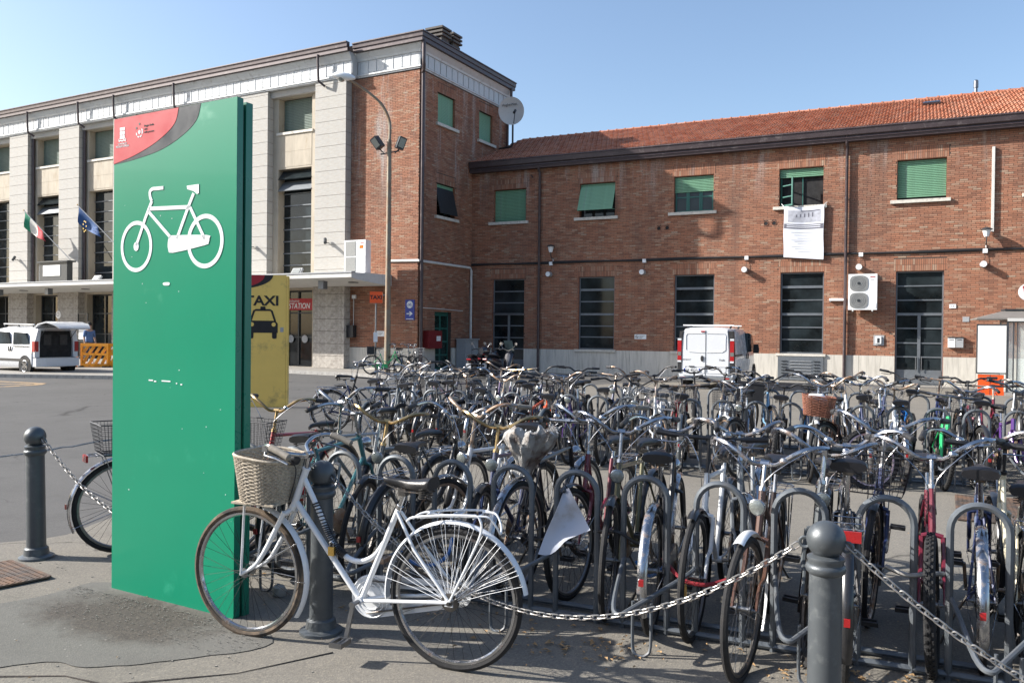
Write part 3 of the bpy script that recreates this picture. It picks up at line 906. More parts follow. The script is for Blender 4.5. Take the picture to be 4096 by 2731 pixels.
# ------------------------------------------------------------------ station building with tower end
sb = thing('station_building', 'pale stone station building with tall pilasters and a brick end tower', 'building', LL(0, 0, 0), LR)
TX0 = -3.42; TD = 7.3
sideW = [(1.3, 2.6, 10.2, 11.45), (4.6, 5.78, 10.2, 11.5), (1.28, 2.66, 6.42, 7.76)]
sideD = [(1.22, 2.45, .1, 2.5)]
mb = MB()
mb.box(TX0, 0, 0, .3, 0, 12.1)
for a, b, c, d in cells(.3, TD, 0, 12.1, sideW + sideD): mb.box(-.3, 0, a, b, c, d)
mb.box(-3.4, 0, TD - .3, TD, 0, 12.1)
tw = mb.build('tower_wall', M['mortar'], sb, smooth=False)
soldS = [(a - .05, b + .05, d, d + .4) for a, b, c, d in sideW]
rF = brick_list(TX0 + .02, .012, 1.02, 12.02, [], [])
rS = brick_list(0.0, TD, 1.02, 12.02, sideW + sideD, soldS)
mpF = lambda u, d, z: (u, d, z)
mpS = lambda u, d, z: (-d, u, z)
eyeL = Matrix.Rotation(-LR, 3, 'Z') @ (Vector((0, 0, 1.65)) - LO)
brickwork(tw, [(rF, mpF, (-2.6, 0, 3.9, 9)), (rS, mpS, None)], None, eyeL)
for x in (-3.42, -2.3, -1.15): MB().box(x, min(x + 1.14, .03) if x > -1.2 else x + 1.14, -.04, -.001, 0, 1.0).build('plinth_slab', M['marble'], sb, smooth=False)
for a, b, c, d in cells(0, 4.05, 0, 1.0, sideD):
    MB().box(.001, .04, a + .004, b - .004, c, d).build('plinth_slab', M['marble'], sb, smooth=False)
for i, (a, b, c, d) in enumerate(sideW):
    MB().box(-.14, .11, a - .15, b + .2, c - .12, c - .002).build('sill', M['sill'], sb)
    w = MB().box(-.26, -.2, a, b, c, d).build('window', M['dark_in'] if i < 2 else M['glass'], sb, smooth=False)
    MB().box(-.2, .0, b - .01, b + .001, c, d).build('reveal_lining', M['reveal'], w, smooth=False)
    n = 20; p = (d - c - .03) / n
    me = MB().box(-.012, 0, 0, b - a - .03, .004, p - .003).mesh('slat', False)
    for k in range(n if i < 2 else 2):
        put('slat', me, M['shutter'], w, loc=(-.1, a + .015, (c + .02 + k * p) if i < 2 else d - .02 - (k + 1) * p))
    if i == 2:
        for z in (6.45, 6.85, 7.25, 7.6): MB().box(-.16, -.12, a, b, z, z + .035).build('glazing_bar', M['dark_frame'], w, smooth=False)
        T = Matrix.Translation((-.08, 0, 7.6)) @ Matrix.Rotation(radians(-14), 4, 'Y')
        put('awning_sash', MB().box(-.03, 0, a + .03, b - .03, -1.1, 0).mesh('awning_sash', False), M['dark_frame'], w, M=T)
w = MB().box(-.2, -.15, 1.22, 2.45, .1, 2.5).build('door', M['green_frame'], sb, smooth=False)
for yy in (1.3, 1.9):
    for z in (.2, .75, 1.3, 1.85): MB().box(-.149, -.14, yy, yy + .46, z, z + .48).build('pane', M['glass_g'], w, smooth=False)
# pilasters with stone courses
CH = .512
for k in range(7):
    xr = -3.40 - 4.34 * k; xl = xr - 1.64
    pil = MB().box(xl + .01, xr - .01, -.33, .3, 0, 12.04).build('pilaster', M['mortar'], sb, smooth=False)
    mes = {}
    for j in range(24):
        z0 = .12 + j * CH - (.35 if j == 0 else 0) * 0; z1 = min(z0 + CH - .014, 12.03)
        if z0 > 12: break
        low = z1 < 3.75
        key = (low, round(z1 - z0, 3), j % 3)
        if key not in mes:
            b = MB(); e = .025 if low else 0
            b.box(0, 1.64 + e, -.36 - e * 1.4, .02, 0, z1 - z0)
            mes[key] = b.mesh('stone_course', False)
        put('stone_course', mes[key], M['trav_rough'] if low else M['trav'], pil, loc=(xl - .0, 0, z0))
    if k == 6: break
    # bay to the left of this pilaster
    bl, br = xr - 4.34, xl; cx = (bl + br) / 2 - .08
    wx0, wx1 = cx - .95, cx + .95
    H = [(wx0, wx1, 10.25, 11.74), (wx0, wx1, 3.95, 8.66), (wx0 - .1, wx1 + .1, .12, 3.4)]
    mb = MB()
    for a, b, c, d in cells(bl + .004, br - .004, 0.0, 12.04, H): mb.box(a, b, -.02, .42, c, d)
    bay = mb.build('bay_wall', M['trav_warm'], sb, smooth=False)
    MB().box(bl + .004, br - .004, -.2, .0 - .022, 11.76, 12.03).build('lintel', M['trav'], bay, smooth=False)
    MB().box(bl + .004, br - .55, -.06, -.022, 3.9, 11.75).build('jamb_panel', M['trav'], bay, smooth=False) if False else None
    for s in (-1, 1):   # book-matched stone slabs between the windows
        T = [(wx0, 8.72, cx, 8.72, cx, 10.1, wx0, 10.1)] if s < 0 else [(cx + .004, 8.72, wx1, 8.72, wx1, 10.1, cx + .004, 10.1)]
        t = T[0]
        MB().box(t[0], t[2], -.032, -.0205, 8.74, 9.4).build('stone_slab', M['trav_warm'], bay, smooth=False)
        MB().box(t[0], t[2], -.032, -.0205, 9.408, 10.1).build('stone_slab', M['trav_warm'], bay, smooth=False)
    MB().box(wx0 - .08, wx1 + .08, -.08, .3, 10.14, 10.248).build('sill', M['sill'], bay, smooth=False)
    w = MB().box(wx0, wx1, .36, .4, 10.25, 11.74).build('window', M['dark_in'], sb, smooth=False)
    shutter(w, wx0 + .01, wx1 - .01, 10.26, 11.72, .33, M['shutter_grey'], .07)
    w = MB().box(wx0, wx1, .36, .4, 3.95, 8.66).build('window', M['glass'], sb, smooth=False)
    for i in range(9):
        z = 3.97 + i * .52
        MB().box(wx0, wx1, .3, .36, z, z + .045).build('glazing_bar', M['grey_frame'], w, smooth=False)
    for i in range(2 if k in (0, 4, 1, 2) else 0):
        T = Matrix.Translation((wx0 + .01, .28, 8.62 - i * .5)) @ Matrix.Rotation(radians(-38), 4, 'X')
        put('awning_sash', MB().box(0, 1.88, -.02, .02, -.52, 0).mesh('awning_sash', False), M['grey_frame'] if i % 2 else M['glass'], w, M=T)
    dr = MB().box(wx0 - .1, wx1 + .1, .36, .4, .12, 3.4).build('door', M['glass'], sb, smooth=False)
    mb = MB()
    for x in (wx0 - .1, cx - .05, wx1 + .02): mb.box(x, x + .07, .3, .36, .12, 3.4)
    for z in (.12, 1.35, 2.4, 3.33): mb.box(wx0 - .1, wx1 + .1, .31, .355, z, z + .06)
    mb.build('door_frame', M['dark_frame'], dr, smooth=False)
    if k == 0:
        MB().box(wx0 - .05, wx1 + .05, .22, .29, 2.55, 3.05).build('shop_sign', M['shop_red'], dr, smooth=False)
        text('shop_lettering', 'STATION', .34, M['white_plastic'], dr, (cx + .1, .215, 2.72), sx=.85, shear=.15, bold=.004)
        text('shop_lettering', 'ciclissimo', .17, M['white_plastic'], dr, (cx - .2, .215, 2.95), sx=.9)
        for xx in (cx - .45, cx + .35): MB().lathe([(.17, 0), (.17, .004)], 20, Matrix.Translation((xx, .3, 1.3)) @ Matrix.Rotation(pi / 2, 4, 'X')).build('door_sticker', M['grey_plastic'], dr)
# cornice: profile (outset, height) swept along main front and round the tower
def sweep(parent, name, prof, main, m, smooth=False):
    if main: rings = [[(X, -.35 - d, z) for d, z in prof] for X in (-34, -3.08)]
    else: rings = [[(-3.075, -d, z) for d, z in prof], [(d, -d, z) for d, z in prof], [(d, TD, z) for d, z in prof], ]
    return MB().loft(rings).build(name, m, parent, smooth=smooth)
for main in (True, False):
    k = 1 if main else 1
    c = sweep(sb, 'cornice', [(-.3, 12.04), (.05, 12.04), (.05, 12.08), (.09, 12.10), (.09, 12.16), (.03, 12.18), (.03, 12.68), (.07, 12.70), (.09, 12.78), (.22, 12.97), (.22, 13.0), (-.3, 13.0)], main, M['metal_white'])
    sweep(c, 'gutter', [(.2, 13.005), (.34, 13.005), (.34, 13.15), (.38, 13.17), (.39, 13.32), (.43, 13.33), (.43, 13.37), (.2, 13.37)], main, M['brown_metal'])
    if main:
        n = 69; p = 30.9 / n; me = MB().box(.02, p - .02, -.393, -.382, 12.2, 12.66).mesh('frieze_panel', False); me2 = MB().box(-.012, .012, -.41, -.382, 12.19, 12.67).mesh('panel_seam', False)
        for i in range(n): put('frieze_panel', me, M['metal_white'], c, loc=(-34 + i * p, 0, 0)); put('panel_seam', me2, M['metal_white'], c, loc=(-34 + i * p, 0, 0))
    else:
        me = MB().box(.02, .40, -.043, -.032, 12.2, 12.66).mesh('frieze_panel', False); me2 = MB().box(-.012, .012, -.06, -.032, 12.19, 12.67).mesh('panel_seam', False)
        for i in range(7): put('frieze_panel', me, M['metal_white'], c, loc=(-2.95 + i * .42, 0, 0)); put('panel_seam', me2, M['metal_white'], c, loc=(-2.95 + i * .42, 0, 0))
        for i in range(16):
            T = Matrix.Translation((0, .1 + i * .44, 0)) @ Matrix.Rotation(pi / 2, 4, 'Z')
            put('frieze_panel', me, M['metal_white'], c, M=T); put('panel_seam', me2, M['metal_white'], c, M=T)
rf = MB().loft([[(x, y, z) for x, y, z in ((-34, -.5, 13.34), (.25, -.2, 13.34), (.25, TD, 13.34), (-34, TD + 3, 13.3))], [(x, y, 13.45) for x, y in ((-34, .4), (-.6, .5), (-.6, TD - .8), (-34, TD + 2))]]).build('roof', M['brown_metal'], sb, smooth=False)
ch = MB()
for i, (x, y) in enumerate(((-.95, 1.9), (-.95, 2.75))):
    ch.box(x, x + .7, y, y + .6, 13.35, 13.9)
    for q in range(3): ch.box(x - .08, x + .78, y - .06, y + .66, 13.98 + q * .16, 14.06 + q * .16)
    for q in (.05, .6): ch.box(x + q, x + q + .08, y + .05, y + .55, 13.9, 14.4)
ch.build('chimney', M['chimney_dark'], rf, smooth=False)
for x in (-4.63, -13.34, -17.63, -20.39, -24.63):
    downpipe(sb, [(x, -.7, 13.05), (x, -.66, 12.2), (x, -.64, 11.98), (x + .15, -.4, 11.8)], .05)
for k in (3, 4, 5): downpipe(sb, [(-3.40 - 4.34 * k + .12, -.12, 11.9), (-3.40 - 4.34 * k + .12, -.12, 3.9)], .07)
downpipe(sb, spline([(.33, -.2, 13.05), (.33, -.2, 12.3), (.3, -.14, 12.05), (.13, .05, 11.85), (.12, .08, 11.5), (.12, .08, .15)], 3), .07)
downpipe(sb, [(.33, TD - .35, 13.05), (.33, TD - .35, 12.2), (.12, TD - .3, 11.7), (.12, TD - .3, 9.5)], .06)
# canopy
cn = MB().loft([[(x, y, z) for y, z in ((-2.5, 3.69), (-2.5, 3.88), (-.36, 3.93), (0, 3.93), (0, 3.5), (-.36, 3.5), (-2.2, 3.62))] for x in (-34, -1.28)]).build('canopy', M['white_paint'], sb, smooth=False)
MB().loft([[(x, y, z) for y, z in ((-2.53, 3.86), (-2.53, 3.91), (-2.3, 3.93), (-2.3, 3.88))] for x in (-34, -1.25)]).build('canopy_edge', M['grey_plastic'], cn, smooth=False)
for x in (-3.13, -12, -20.65, -24.8): MB().box(x - .13, x + .13, -2.1, -1.85, 3.3, 3.62).build('canopy_lamp', M['grey_frame'], cn, smooth=False)
for x in (-2.0, -8.6, -18.5, -23.5): MB().tube([(x, -1.5, 3.54), (x, -1.5, 3.62)], .2, 16).build('ceiling_lamp', M['grille'], cn)
# white cable tray round the corner, stone-coloured thin conduits
MB().tube([(-1.4, -.02, 4.5), (.05, -.05, 4.47), (.06, 3.85, 4.47), (.08, 3.93, 4.35), (.08, 3.93, .9)], .055, 6, flat=1.0).build('cable_tray', M['white_paint'], sb)
MB().tube(spline([(.05, .12, 1.1), (.05, .15, 2.55), (.05, .3, 2.62), (.05, 3.3, 2.58)], 3), .018, 5).build('conduit', M['white_paint'], sb)
# ------------------------------------------------------------------ ground
def asphalt(name, base, patch, grain=.35, light=None):
    m, nt, b = new_mat(name)
    tc = N(nt, "ShaderNodeTexCoord").outputs['Object']
    big = noise(nt, .35, 6, .6, vec=tc); mid = noise(nt, 2.2, 6, .65, vec=tc)
    c = mixc(nt, ramp(nt, big, [(.35, (0, 0, 0)), (.65, (1, 1, 1))]), base, patch)
    c = mixc(nt, ramp(nt, mid, [(.5, (0, 0, 0)), (.75, (.55, .55, .55))]), c, tuple(x * .72 for x in base))
    v = N(nt, "ShaderNodeTexVoronoi"); v.inputs['Scale'].default_value = 130; nt.links.new(tc, v.inputs['Vector'])
    st = ramp(nt, v.outputs['Color'], [(.0, (.55, .55, .55)), (.55, (1, 1, 1)), (.8, (1.25, 1.22, 1.15)), (1, (1.9, 1.8, 1.65))])
    c = mixc(nt, grain, c, mixc(nt, 1.0, c, st, 'MULTIPLY'))
    # thin cracks
    wv = N(nt, "ShaderNodeTexVoronoi", feature='DISTANCE_TO_EDGE'); wv.inputs['Scale'].default_value = .38
    nz = N(nt, "ShaderNodeTexNoise"); nz.inputs['Scale'].default_value = 1.8; nz.inputs['Detail'].default_value = 6; nt.links.new(tc, nz.inputs['Vector'])
    ad = N(nt, "ShaderNodeVectorMath", operation='MULTIPLY_ADD'); nt.links.new(nz.outputs['Color'], ad.inputs[0]); ad.inputs[1].default_value = (.9, .9, 0); nt.links.new(tc, ad.inputs[2])
    nt.links.new(ad.outputs[0], wv.inputs['Vector'])
    ck = ramp(nt, wv.outputs['Distance'], [(.0, (1, 1, 1)), (.006, (0, 0, 0))])
    msk = ramp(nt, noise(nt, .5, 3, .5, vec=tc), [(.5, (0, 0, 0)), (.6, (1, 1, 1))])
    ck = mixc(nt, 1.0, ck, msk, 'MULTIPLY')
    c = mixc(nt, ck, c, tuple(x * .35 for x in base))
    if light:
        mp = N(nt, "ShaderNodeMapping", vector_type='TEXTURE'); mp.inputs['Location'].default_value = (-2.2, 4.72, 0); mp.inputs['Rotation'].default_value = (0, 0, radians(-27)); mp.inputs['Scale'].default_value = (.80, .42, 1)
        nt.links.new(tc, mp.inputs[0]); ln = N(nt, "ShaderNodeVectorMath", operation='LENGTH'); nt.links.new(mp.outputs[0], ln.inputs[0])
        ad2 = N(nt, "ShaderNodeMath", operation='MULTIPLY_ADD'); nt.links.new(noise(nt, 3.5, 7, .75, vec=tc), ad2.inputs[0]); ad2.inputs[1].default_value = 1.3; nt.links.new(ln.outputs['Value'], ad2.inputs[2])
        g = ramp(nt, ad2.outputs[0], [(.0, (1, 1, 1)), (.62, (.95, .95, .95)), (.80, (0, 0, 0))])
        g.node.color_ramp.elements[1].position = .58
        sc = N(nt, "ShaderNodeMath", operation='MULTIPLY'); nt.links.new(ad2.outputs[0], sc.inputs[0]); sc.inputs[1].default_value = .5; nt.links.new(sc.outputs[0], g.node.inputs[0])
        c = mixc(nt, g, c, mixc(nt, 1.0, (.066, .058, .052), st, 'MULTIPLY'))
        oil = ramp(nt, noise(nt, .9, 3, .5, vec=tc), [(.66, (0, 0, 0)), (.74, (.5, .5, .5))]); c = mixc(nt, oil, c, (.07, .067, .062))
    nt.links.new(c, b.inputs['Base Color']); b.inputs['Roughness'].default_value = .92; b.inputs['Specular IOR Level'].default_value = .25
    h = mixc(nt, .5, v.outputs['Distance'], noise(nt, 60, 4, .7, vec=tc))
    bump(nt, b, h, .3, .008)
    return m
M['asphalt'] = asphalt('asphalt', (.083, .082, .080), (.10, .098, .096))
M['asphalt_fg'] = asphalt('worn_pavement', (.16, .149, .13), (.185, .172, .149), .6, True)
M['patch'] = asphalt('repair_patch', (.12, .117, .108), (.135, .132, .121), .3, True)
M['patch_dark'] = asphalt('gravelly_patch', (.075, .066, .06), (.1, .088, .078), .9)
M['paving'] = mat('paving_stone', (.25, .235, .21), .9, 0, .15, 3, dirt=(.16, .15, .135), dscale=3, bmp=.4, bscale=40)
M['kerb'] = mat('kerb_stone', (.32, .31, .29), .85, 0, .15, 3, dirt=(.16, .15, .14), dscale=5, bmp=.4, bscale=30)
M['yellow_line'] = mat('worn_road_paint', (.42, .27, .12), .8, 0, .2, 4, dirt=(.16, .14, .12), dscale=4, dlo=.42, dhi=.62)
M['cast'] = mat('cast_iron', (.1, .085, .075), .65, .4, .3, 20, dirt=(.18, .1, .06), dscale=6, dlo=.4, dhi=.7, bmp=.3)

def sheet(name, pts, z, m, **k):
    mb = MB(); mb.add([(x, y, z) for x, y in pts], [tuple(range(len(pts)))])
    o = mb.build(name, m, None, smooth=False); o['kind'] = 'structure'
    return o
sheet('ground', [(-400, -300), (400, -300), (400, 500), (-400, 500)], 0, M['asphalt'])
def wob(pts, amp, n=5, seed=1):
    r = random.Random(seed); out = []
    for i in range(len(pts)):
        a, b = Vector(pts[i]), Vector(pts[(i + 1) % len(pts)])
        for k in range(n):
            p = a.lerp(b, k / n); out.append((p.x + r.uniform(-amp, amp), p.y + r.uniform(-amp, amp)))
    return out
def smoothp(pts, n=6):
    P = [Vector((x, y, 0)) for x, y in pts]; P = [P[-1]] + P + [P[0], P[1]]
    r = random.Random(len(pts)); S = spline(P, n)[n:-n - 1]
    return [(p.x + r.uniform(-.008, .008), p.y + r.uniform(-.008, .008)) for p in S]
# light worn pavement in the foreground, up to the old kerb line
fg = [(-9, -3), (10, -3), (28, 6), (27, 21), (14, 27), (6, 29), (1.5, 25), (-1, 17), (-2.8, 11.5), (-3.6, 8.5), (-3.5, 7.0), (-4.2, 6.2), (-9, 4.8)]
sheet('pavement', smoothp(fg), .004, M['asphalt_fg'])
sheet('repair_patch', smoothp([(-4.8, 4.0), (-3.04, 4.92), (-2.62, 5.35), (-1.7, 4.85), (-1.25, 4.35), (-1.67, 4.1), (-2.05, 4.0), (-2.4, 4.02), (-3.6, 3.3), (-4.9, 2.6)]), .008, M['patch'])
0 and sheet('gravel_patch', smoothp([(-2.9, 5.15), (-2.62, 5.42), (-1.35, 4.68), (-1.2, 4.4), (-1.7, 4.28), (-2.2, 4.55)]), .012, M['patch_dark'])
# old kerb seam
mb = MB(); pts = [(-9.5, 8.2), (-8, 9.2), (-6.51, 10.53), (-6.36, 10.81), (-6.25, 11.2), (-6.02, 12.03), (-5.6, 13.2), (-5.2, 15)]
mb.tube([(x, y, .0) for x, y in wob(pts[:-1], .05, 5, 2)[:-5]], .016, 6)
o = mb.build('kerb_seam', M['kerb'], None); o['kind'] = 'structure'
mb = MB()
mb.tube([(x, y, .007) for x, y in [(-3.4, 3.55), (-2.9, 3.74), (-2.45, 3.88), (-2.1, 3.9), (-1.85, 3.8), (-1.3, 3.95), (-.9, 4.22)]], [.003, .002, .005, .003, .006, .002, .004], 4)
o = mb.build('pavement_crack', M['patch_dark'], None); o['kind'] = 'structure'
# raised footway along the station, with kerb
def slab(name, pts, z0, z1, m):
    mb = MB(); n = len(pts)
    mb.add([(x, y, z0) for x, y in pts] + [(x, y, z1) for x, y in pts], [tuple(range(n, 2 * n))] + [(i, (i + 1) % n, (i + 1) % n + n, i + n) for i in range(n)])
    o = mb.build(name, m, None, smooth=False); o['kind'] = 'structure'; return o
fA = [(-45, 29.5), (-17, 27.5), (-12.5, 27.1), (-10.6, 31.3), (-8.8, 32.3), (-5.8, 30.4), (-4.2, 29.2), (-2.6, 29.6), (-1.3, 31.8), WL(.3, -.7, 0), WL(-.3, .05, 0), LL(0, .02, 0), LL(-36, .02, 0)]
slab('footway', [(p[0], p[1]) for p in fA], -.02, .11, M['paving'])
edge = [Vector((p[0], p[1], 0)) for p in fA[:10]]
def kerb_run(a, b):
    L = (b - a).length; d = (b - a).normalized(); x = 0
    R = atan2(d.y, d.x)
    while x < L - .05:
        w = min(.9, L - x)
        o = MB().box(.004, w - .004, -.14, .0, -.02, .122).build('kerb_stone', M['kerb'], KERB, smooth=False)
        o.matrix_local = Matrix.Translation(a + d * x) @ Matrix.Rotation(R, 4, 'Z')
        x += .9
KERB = bpy.data.objects.new('kerb', None); COL.objects.link(KERB); KERB['kind'] = 'structure'
for a, b in zip(edge, edge[1:]): kerb_run(a, b)
slab('plinth_footway', [WL(3, -.9, 0)[:2], WL(26, -.9, 0)[:2], WL(26, .0, 0)[:2], WL(3, .0, 0)[:2]], -.02, .012, M['paving'])
# worn bay markings by the station kerb
def stripe(pts, w=.16):
    mb = MB()
    for a, b in zip(pts, pts[1:]):
        a, b = Vector((*a, 0)), Vector((*b, 0)); d = (b - a).normalized(); n = Vector((-d.y, d.x, 0)) * w / 2
        mb.add([a - n, b - n, b + n, a + n], [(0, 1, 2, 3)])
    o = mb.build('road_marking', M['yellow_line'], None, smooth=False); o.location.z = .005; o['kind'] = 'structure'
stripe([(-20, 18.2), (-14.2, 23.0), (-13.75, 23.9), (-14.0, 24.6), (-17.5, 26.0), (-22, 28.6)], .3)
for q in range(7):
    a = Vector((-13.95 - q * 1.25, 24.1 - q * .45)); stripe([(a.x, a.y), (a.x - 3.2, a.y - .2 + .3)], .3)
# drain gratings
def grating(pts, label, nx, ny):
    t = thing('drain_grating', label, 'grating', (0, 0, 0), 0, None)
    P = [Vector((x, y, 0)) for x, y in pts]
    MB().add([(p.x, p.y, .013) for p in P], [(0, 1, 2, 3)]).build('plate', M['dark_in'], t, smooth=False)
    mb = MB()
    L = lambda u, v: P[0].lerp(P[1], u).lerp(P[3].lerp(P[2], u), v)
    for i in range(nx + 1):
        a, b = L(i / nx, 0), L(i / nx, 1); mb.bar((a.x, a.y, .018), (b.x, b.y, .018), .02, .012)
    for j in range(ny + 1):
        a, b = L(0, j / ny), L(1, j / ny); mb.bar((a.x, a.y, .02), (b.x, b.y, .02), .02, .012)
    mb.build('bars', M['cast'], t, smooth=False, kind='stuff')
    t.location = (0, 0, 0)
    return t
grating([(-3.95, 5.25), (-3.40, 4.98), (-3.02, 5.42), (-3.5, 5.78)], 'rusty square drain grating at the foot of the left bollard', 18, 16)
grating([(4.64, 8.53), (5.14, 8.43), (5.35, 8.0), (4.44, 7.20)], 'rusty brown drain grating in the asphalt behind the front cycle rack', 22, 24) if False else \
    grating([(4.04, 7.45), (4.62, 7.22), (5.2, 8.38), (4.64, 8.6)], 'rusty brown drain grating in the asphalt behind the front cycle rack', 16, 30)

# ------------------------------------------------------------------ green bicycle-parking totem
PS = Vector((-2.525, 5.235, 0)); RS = radians(-29.6)
M['sign_green'] = mat('green_enamel', (.0025, .20, .11), .28, 0, .03, 2, coat=.25, dirt=(.02, .3, .18), dscale=3, dlo=.6, dhi=.9)
M['sign_green_dk'] = mat('dark_green_enamel', (.012, .17, .11), .3, 0, .05, 2)
M['sign_red'] = mat('red_print', (.40, .035, .045), .55, 0, .03, 3)
M['sign_grey'] = mat('charcoal_print', (.022, .028, .036), .6, 0, .03, 3)
M['white_print'] = mat('white_print', (.66, .69, .70), .35, 0, .02, 3)
M['sign_yellow'] = mat('yellow_enamel', (.82, .56, .14), .35, 0, .05, 1.5, dirt=(.4, .28, .09), dscale=2)
M['black_print'] = mat('black_print', (.012, .012, .014), .35, 0, .05, 3)
sg = thing('bicycle_parking_totem', 'tall green totem sign with a white bicycle pictogram and a red corner', 'sign', PS, RS)
TH = 2.97
for k_ in ('sign_red', 'sign_grey', 'sign_green', 'white_print'): M[k_].node_tree.nodes['Principled BSDF'].inputs['Specular IOR Level'].default_value = .4 if k_ == 'sign_green' else .2; M[k_].node_tree.nodes['Principled BSDF'].inputs['Coat Weight'].default_value = .08
MB().box(0, 1.1, 0, .045, 0.0, TH).build('front_panel', M['sign_green'], sg, smooth=False)
MB().box(.04, 1.082, .045, .066, .0, TH - .06).build('core', M['dark_in'], sg, smooth=False)
MB().box(1.1, 1.1012, .001, .044, 0.0, TH - .001).build('side_edge', M['sign_green_dk'], sg, smooth=False)
MB().box(0.0, 1.1, .066, .115, 0.0, TH - .015).build('rear_panel', M['sign_green_dk'], sg, smooth=False)
def flat(parent, name, polys, m, y0=-.002, y1=.0, smooth=False):
    mb = MB()
    for p in polys: mb.prism(p, y0, y1)
    return mb.build(name, m, parent, smooth=smooth)
def curve2(pts, n=8): return [(p.x, p.z) for p in spline([(x, 0, z) for x, z in pts], n)]
outer = curve2([(.80, TH - .001), (.76, 2.875), (.64, 2.80), (.45, 2.735), (.21, 2.70), (.0, 2.685)])
inner = curve2([(.61, TH - .001), (.57, 2.875), (.42, 2.79), (.21, 2.725), (.001, 2.687)])
flat(sg, 'corner_emblem_field', [[(.0015, TH - .001)] + [(x, z) for x, z in outer]], M['sign_grey'], -.0015)
flat(sg, 'corner_emblem_disc', [[(.003, TH - .002)] + [(x - .002, z) for x, z in inner]], M['sign_red'], -.003, -.0016)
def stroke(mb, pts, w, y0=-.0035, y1=-.0):
    P = [Vector((x, 0, z)) for x, z in pts]; n = len(P); L = []; Rr = []
    for i in range(n):
        d = (P[min(i + 1, n - 1)] - P[max(i - 1, 0)]).normalized(); q = Vector((-d.z, 0, d.x)) * w / 2
        L.append(P[i] + q); Rr.append(P[i] - q)
    for i in range(n - 1):
        mb.prism([(p.x, p.z) for p in (L[i], L[i + 1], Rr[i + 1], Rr[i])], y0, y1)
def ring2(mb, cx, cz, rx, rz, w, n=48, y0=-.003):
    P = []
    for i in range(n):
        a0, a1 = 2 * pi * i / n, 2 * pi * (i + 1) / n
        mb.prism([(cx + rx * cos(a0), cz + rz * sin(a0)), (cx + rx * cos(a1), cz + rz * sin(a1)), (cx + (rx - w) * cos(a1), cz + (rz - w) * sin(a1)), (cx + (rx - w) * cos(a0), cz + (rz - w) * sin(a0))], y0, 0)
mb = MB()
ring2(mb, .225, 2.16, .15, .158, .024); ring2(mb, .845, 2.165, .155, .158, .026)
stroke(mb, [(.225, 2.165), (.31, 2.33), (.37, 2.43)], .022)
stroke(mb, curve2([(.37, 2.43), (.355, 2.455), (.352, 2.488), (.375, 2.503), (.42, 2.503), (.475, 2.503)], 6), .021)
stroke(mb, [(.345, 2.385), (.71, 2.372)], .023); stroke(mb, [(.335, 2.372), (.545, 2.20)], .021)
stroke(mb, [(.60, 2.19), (.70, 2.375), (.745, 2.45)], .022); stroke(mb, [(.715, 2.37), (.845, 2.175)], .021)
mb.prism([(.685, 2.498), (.79, 2.500), (.79, 2.447), (.775, 2.443), (.745, 2.462), (.69, 2.478)], -.0035, 0)
mb.prism(curve2([(.53, 2.205), (.56, 2.212), (.86, 2.2), (.882, 2.18), (.875, 2.155), (.845, 2.142), (.565, 2.108), (.525, 2.13), (.52, 2.17), (.53, 2.205)], 3)[:-1], -.0035, 0)
mb.prism([(.225 + .024 * cos(q), 2.16 + .028 * sin(q)) for q in [i * pi / 8 for i in range(16)]], -.0035, 0)
mb.build('bicycle_pictogram', M['white_print'], sg, smooth=False)
# civic crest (shield, crown, ribbon), people emblem and lettering
mb = MB()
for (x0, z0) in ((.062, 2.862), (.087, 2.862), (.062, 2.836), (.087, 2.836)): mb.prism([(x0, z0), (x0 + .021, z0), (x0 + .021, z0 + .023), (x0, z0 + .023)], -.0045, -.003)
for i in range(5): mb.prism([(.062 + i * .0098, 2.889), (.069 + i * .0098, 2.889), (.070 + i * .0098, 2.909), (.061 + i * .0098, 2.909)], -.0045, -.003)
stroke(mb, curve2([(.052, 2.822), (.067, 2.829), (.085, 2.824), (.1, 2.829), (.118, 2.822)], 3), .006, -.0045, -.003)
stroke(mb, curve2([(.056, 2.84), (.05, 2.832), (.055, 2.826)], 3), .004, -.0045, -.003); stroke(mb, curve2([(.114, 2.84), (.12, 2.832), (.115, 2.826)], 3), .004, -.0045, -.003)
mb.build('civic_crest', M['white_print'], sg, smooth=False)
text('crest_lettering', 'COMUNE DI', .0155, M['white_print'], sg, (.085, -.0035, 2.807))
text('crest_lettering', 'REGGIO EMILIA', .0185, M['white_print'], sg, (.087, -.0035, 2.791))
mb = MB()
mb.prism([(.25 + .011 * cos(q), 2.862 + .012 * sin(q)) for q in [i * pi / 6 for i in range(12)]], -.0045, -.003)
for a in (200, 250, 300, 350, 20):
    a = radians(a); cx, cz = .25 + .026 * cos(a), 2.862 + .028 * sin(a)
    stroke(mb, [(cx - .008 * sin(a), cz + .008 * cos(a)), (cx + .003 * cos(a), cz + .003 * sin(a)), (cx + .008 * sin(a), cz - .008 * cos(a))], .008, -.0045, -.003)
mb.build('people_emblem', M['white_print'], sg, smooth=False)
mb = MB()
for x, z in ((.25, 2.912), (.222, 2.889)): mb.prism([(x + .007 * cos(q), z + .008 * sin(q)) for q in [i * pi / 5 for i in range(10)]], -.0045, -.003)
mb.build('emblem_dots', M['black_print'], sg, smooth=False)
for z, s_ in ((2.895, 'Reggio Emilia'), (2.875, 'città'), (2.856, 'delle persone')): text('emblem_lettering', s_, .017, M['sign_grey'], sg, (.295, -.0035, z), align='LEFT')
mb = MB(); mb.prism(curve2([(.475, 1.925), (.49, 1.932), (.53, 1.932), (.538, 1.925), (.53, 1.915), (.49, 1.915), (.475, 1.925)], 3)[:-1], -.003, 0)
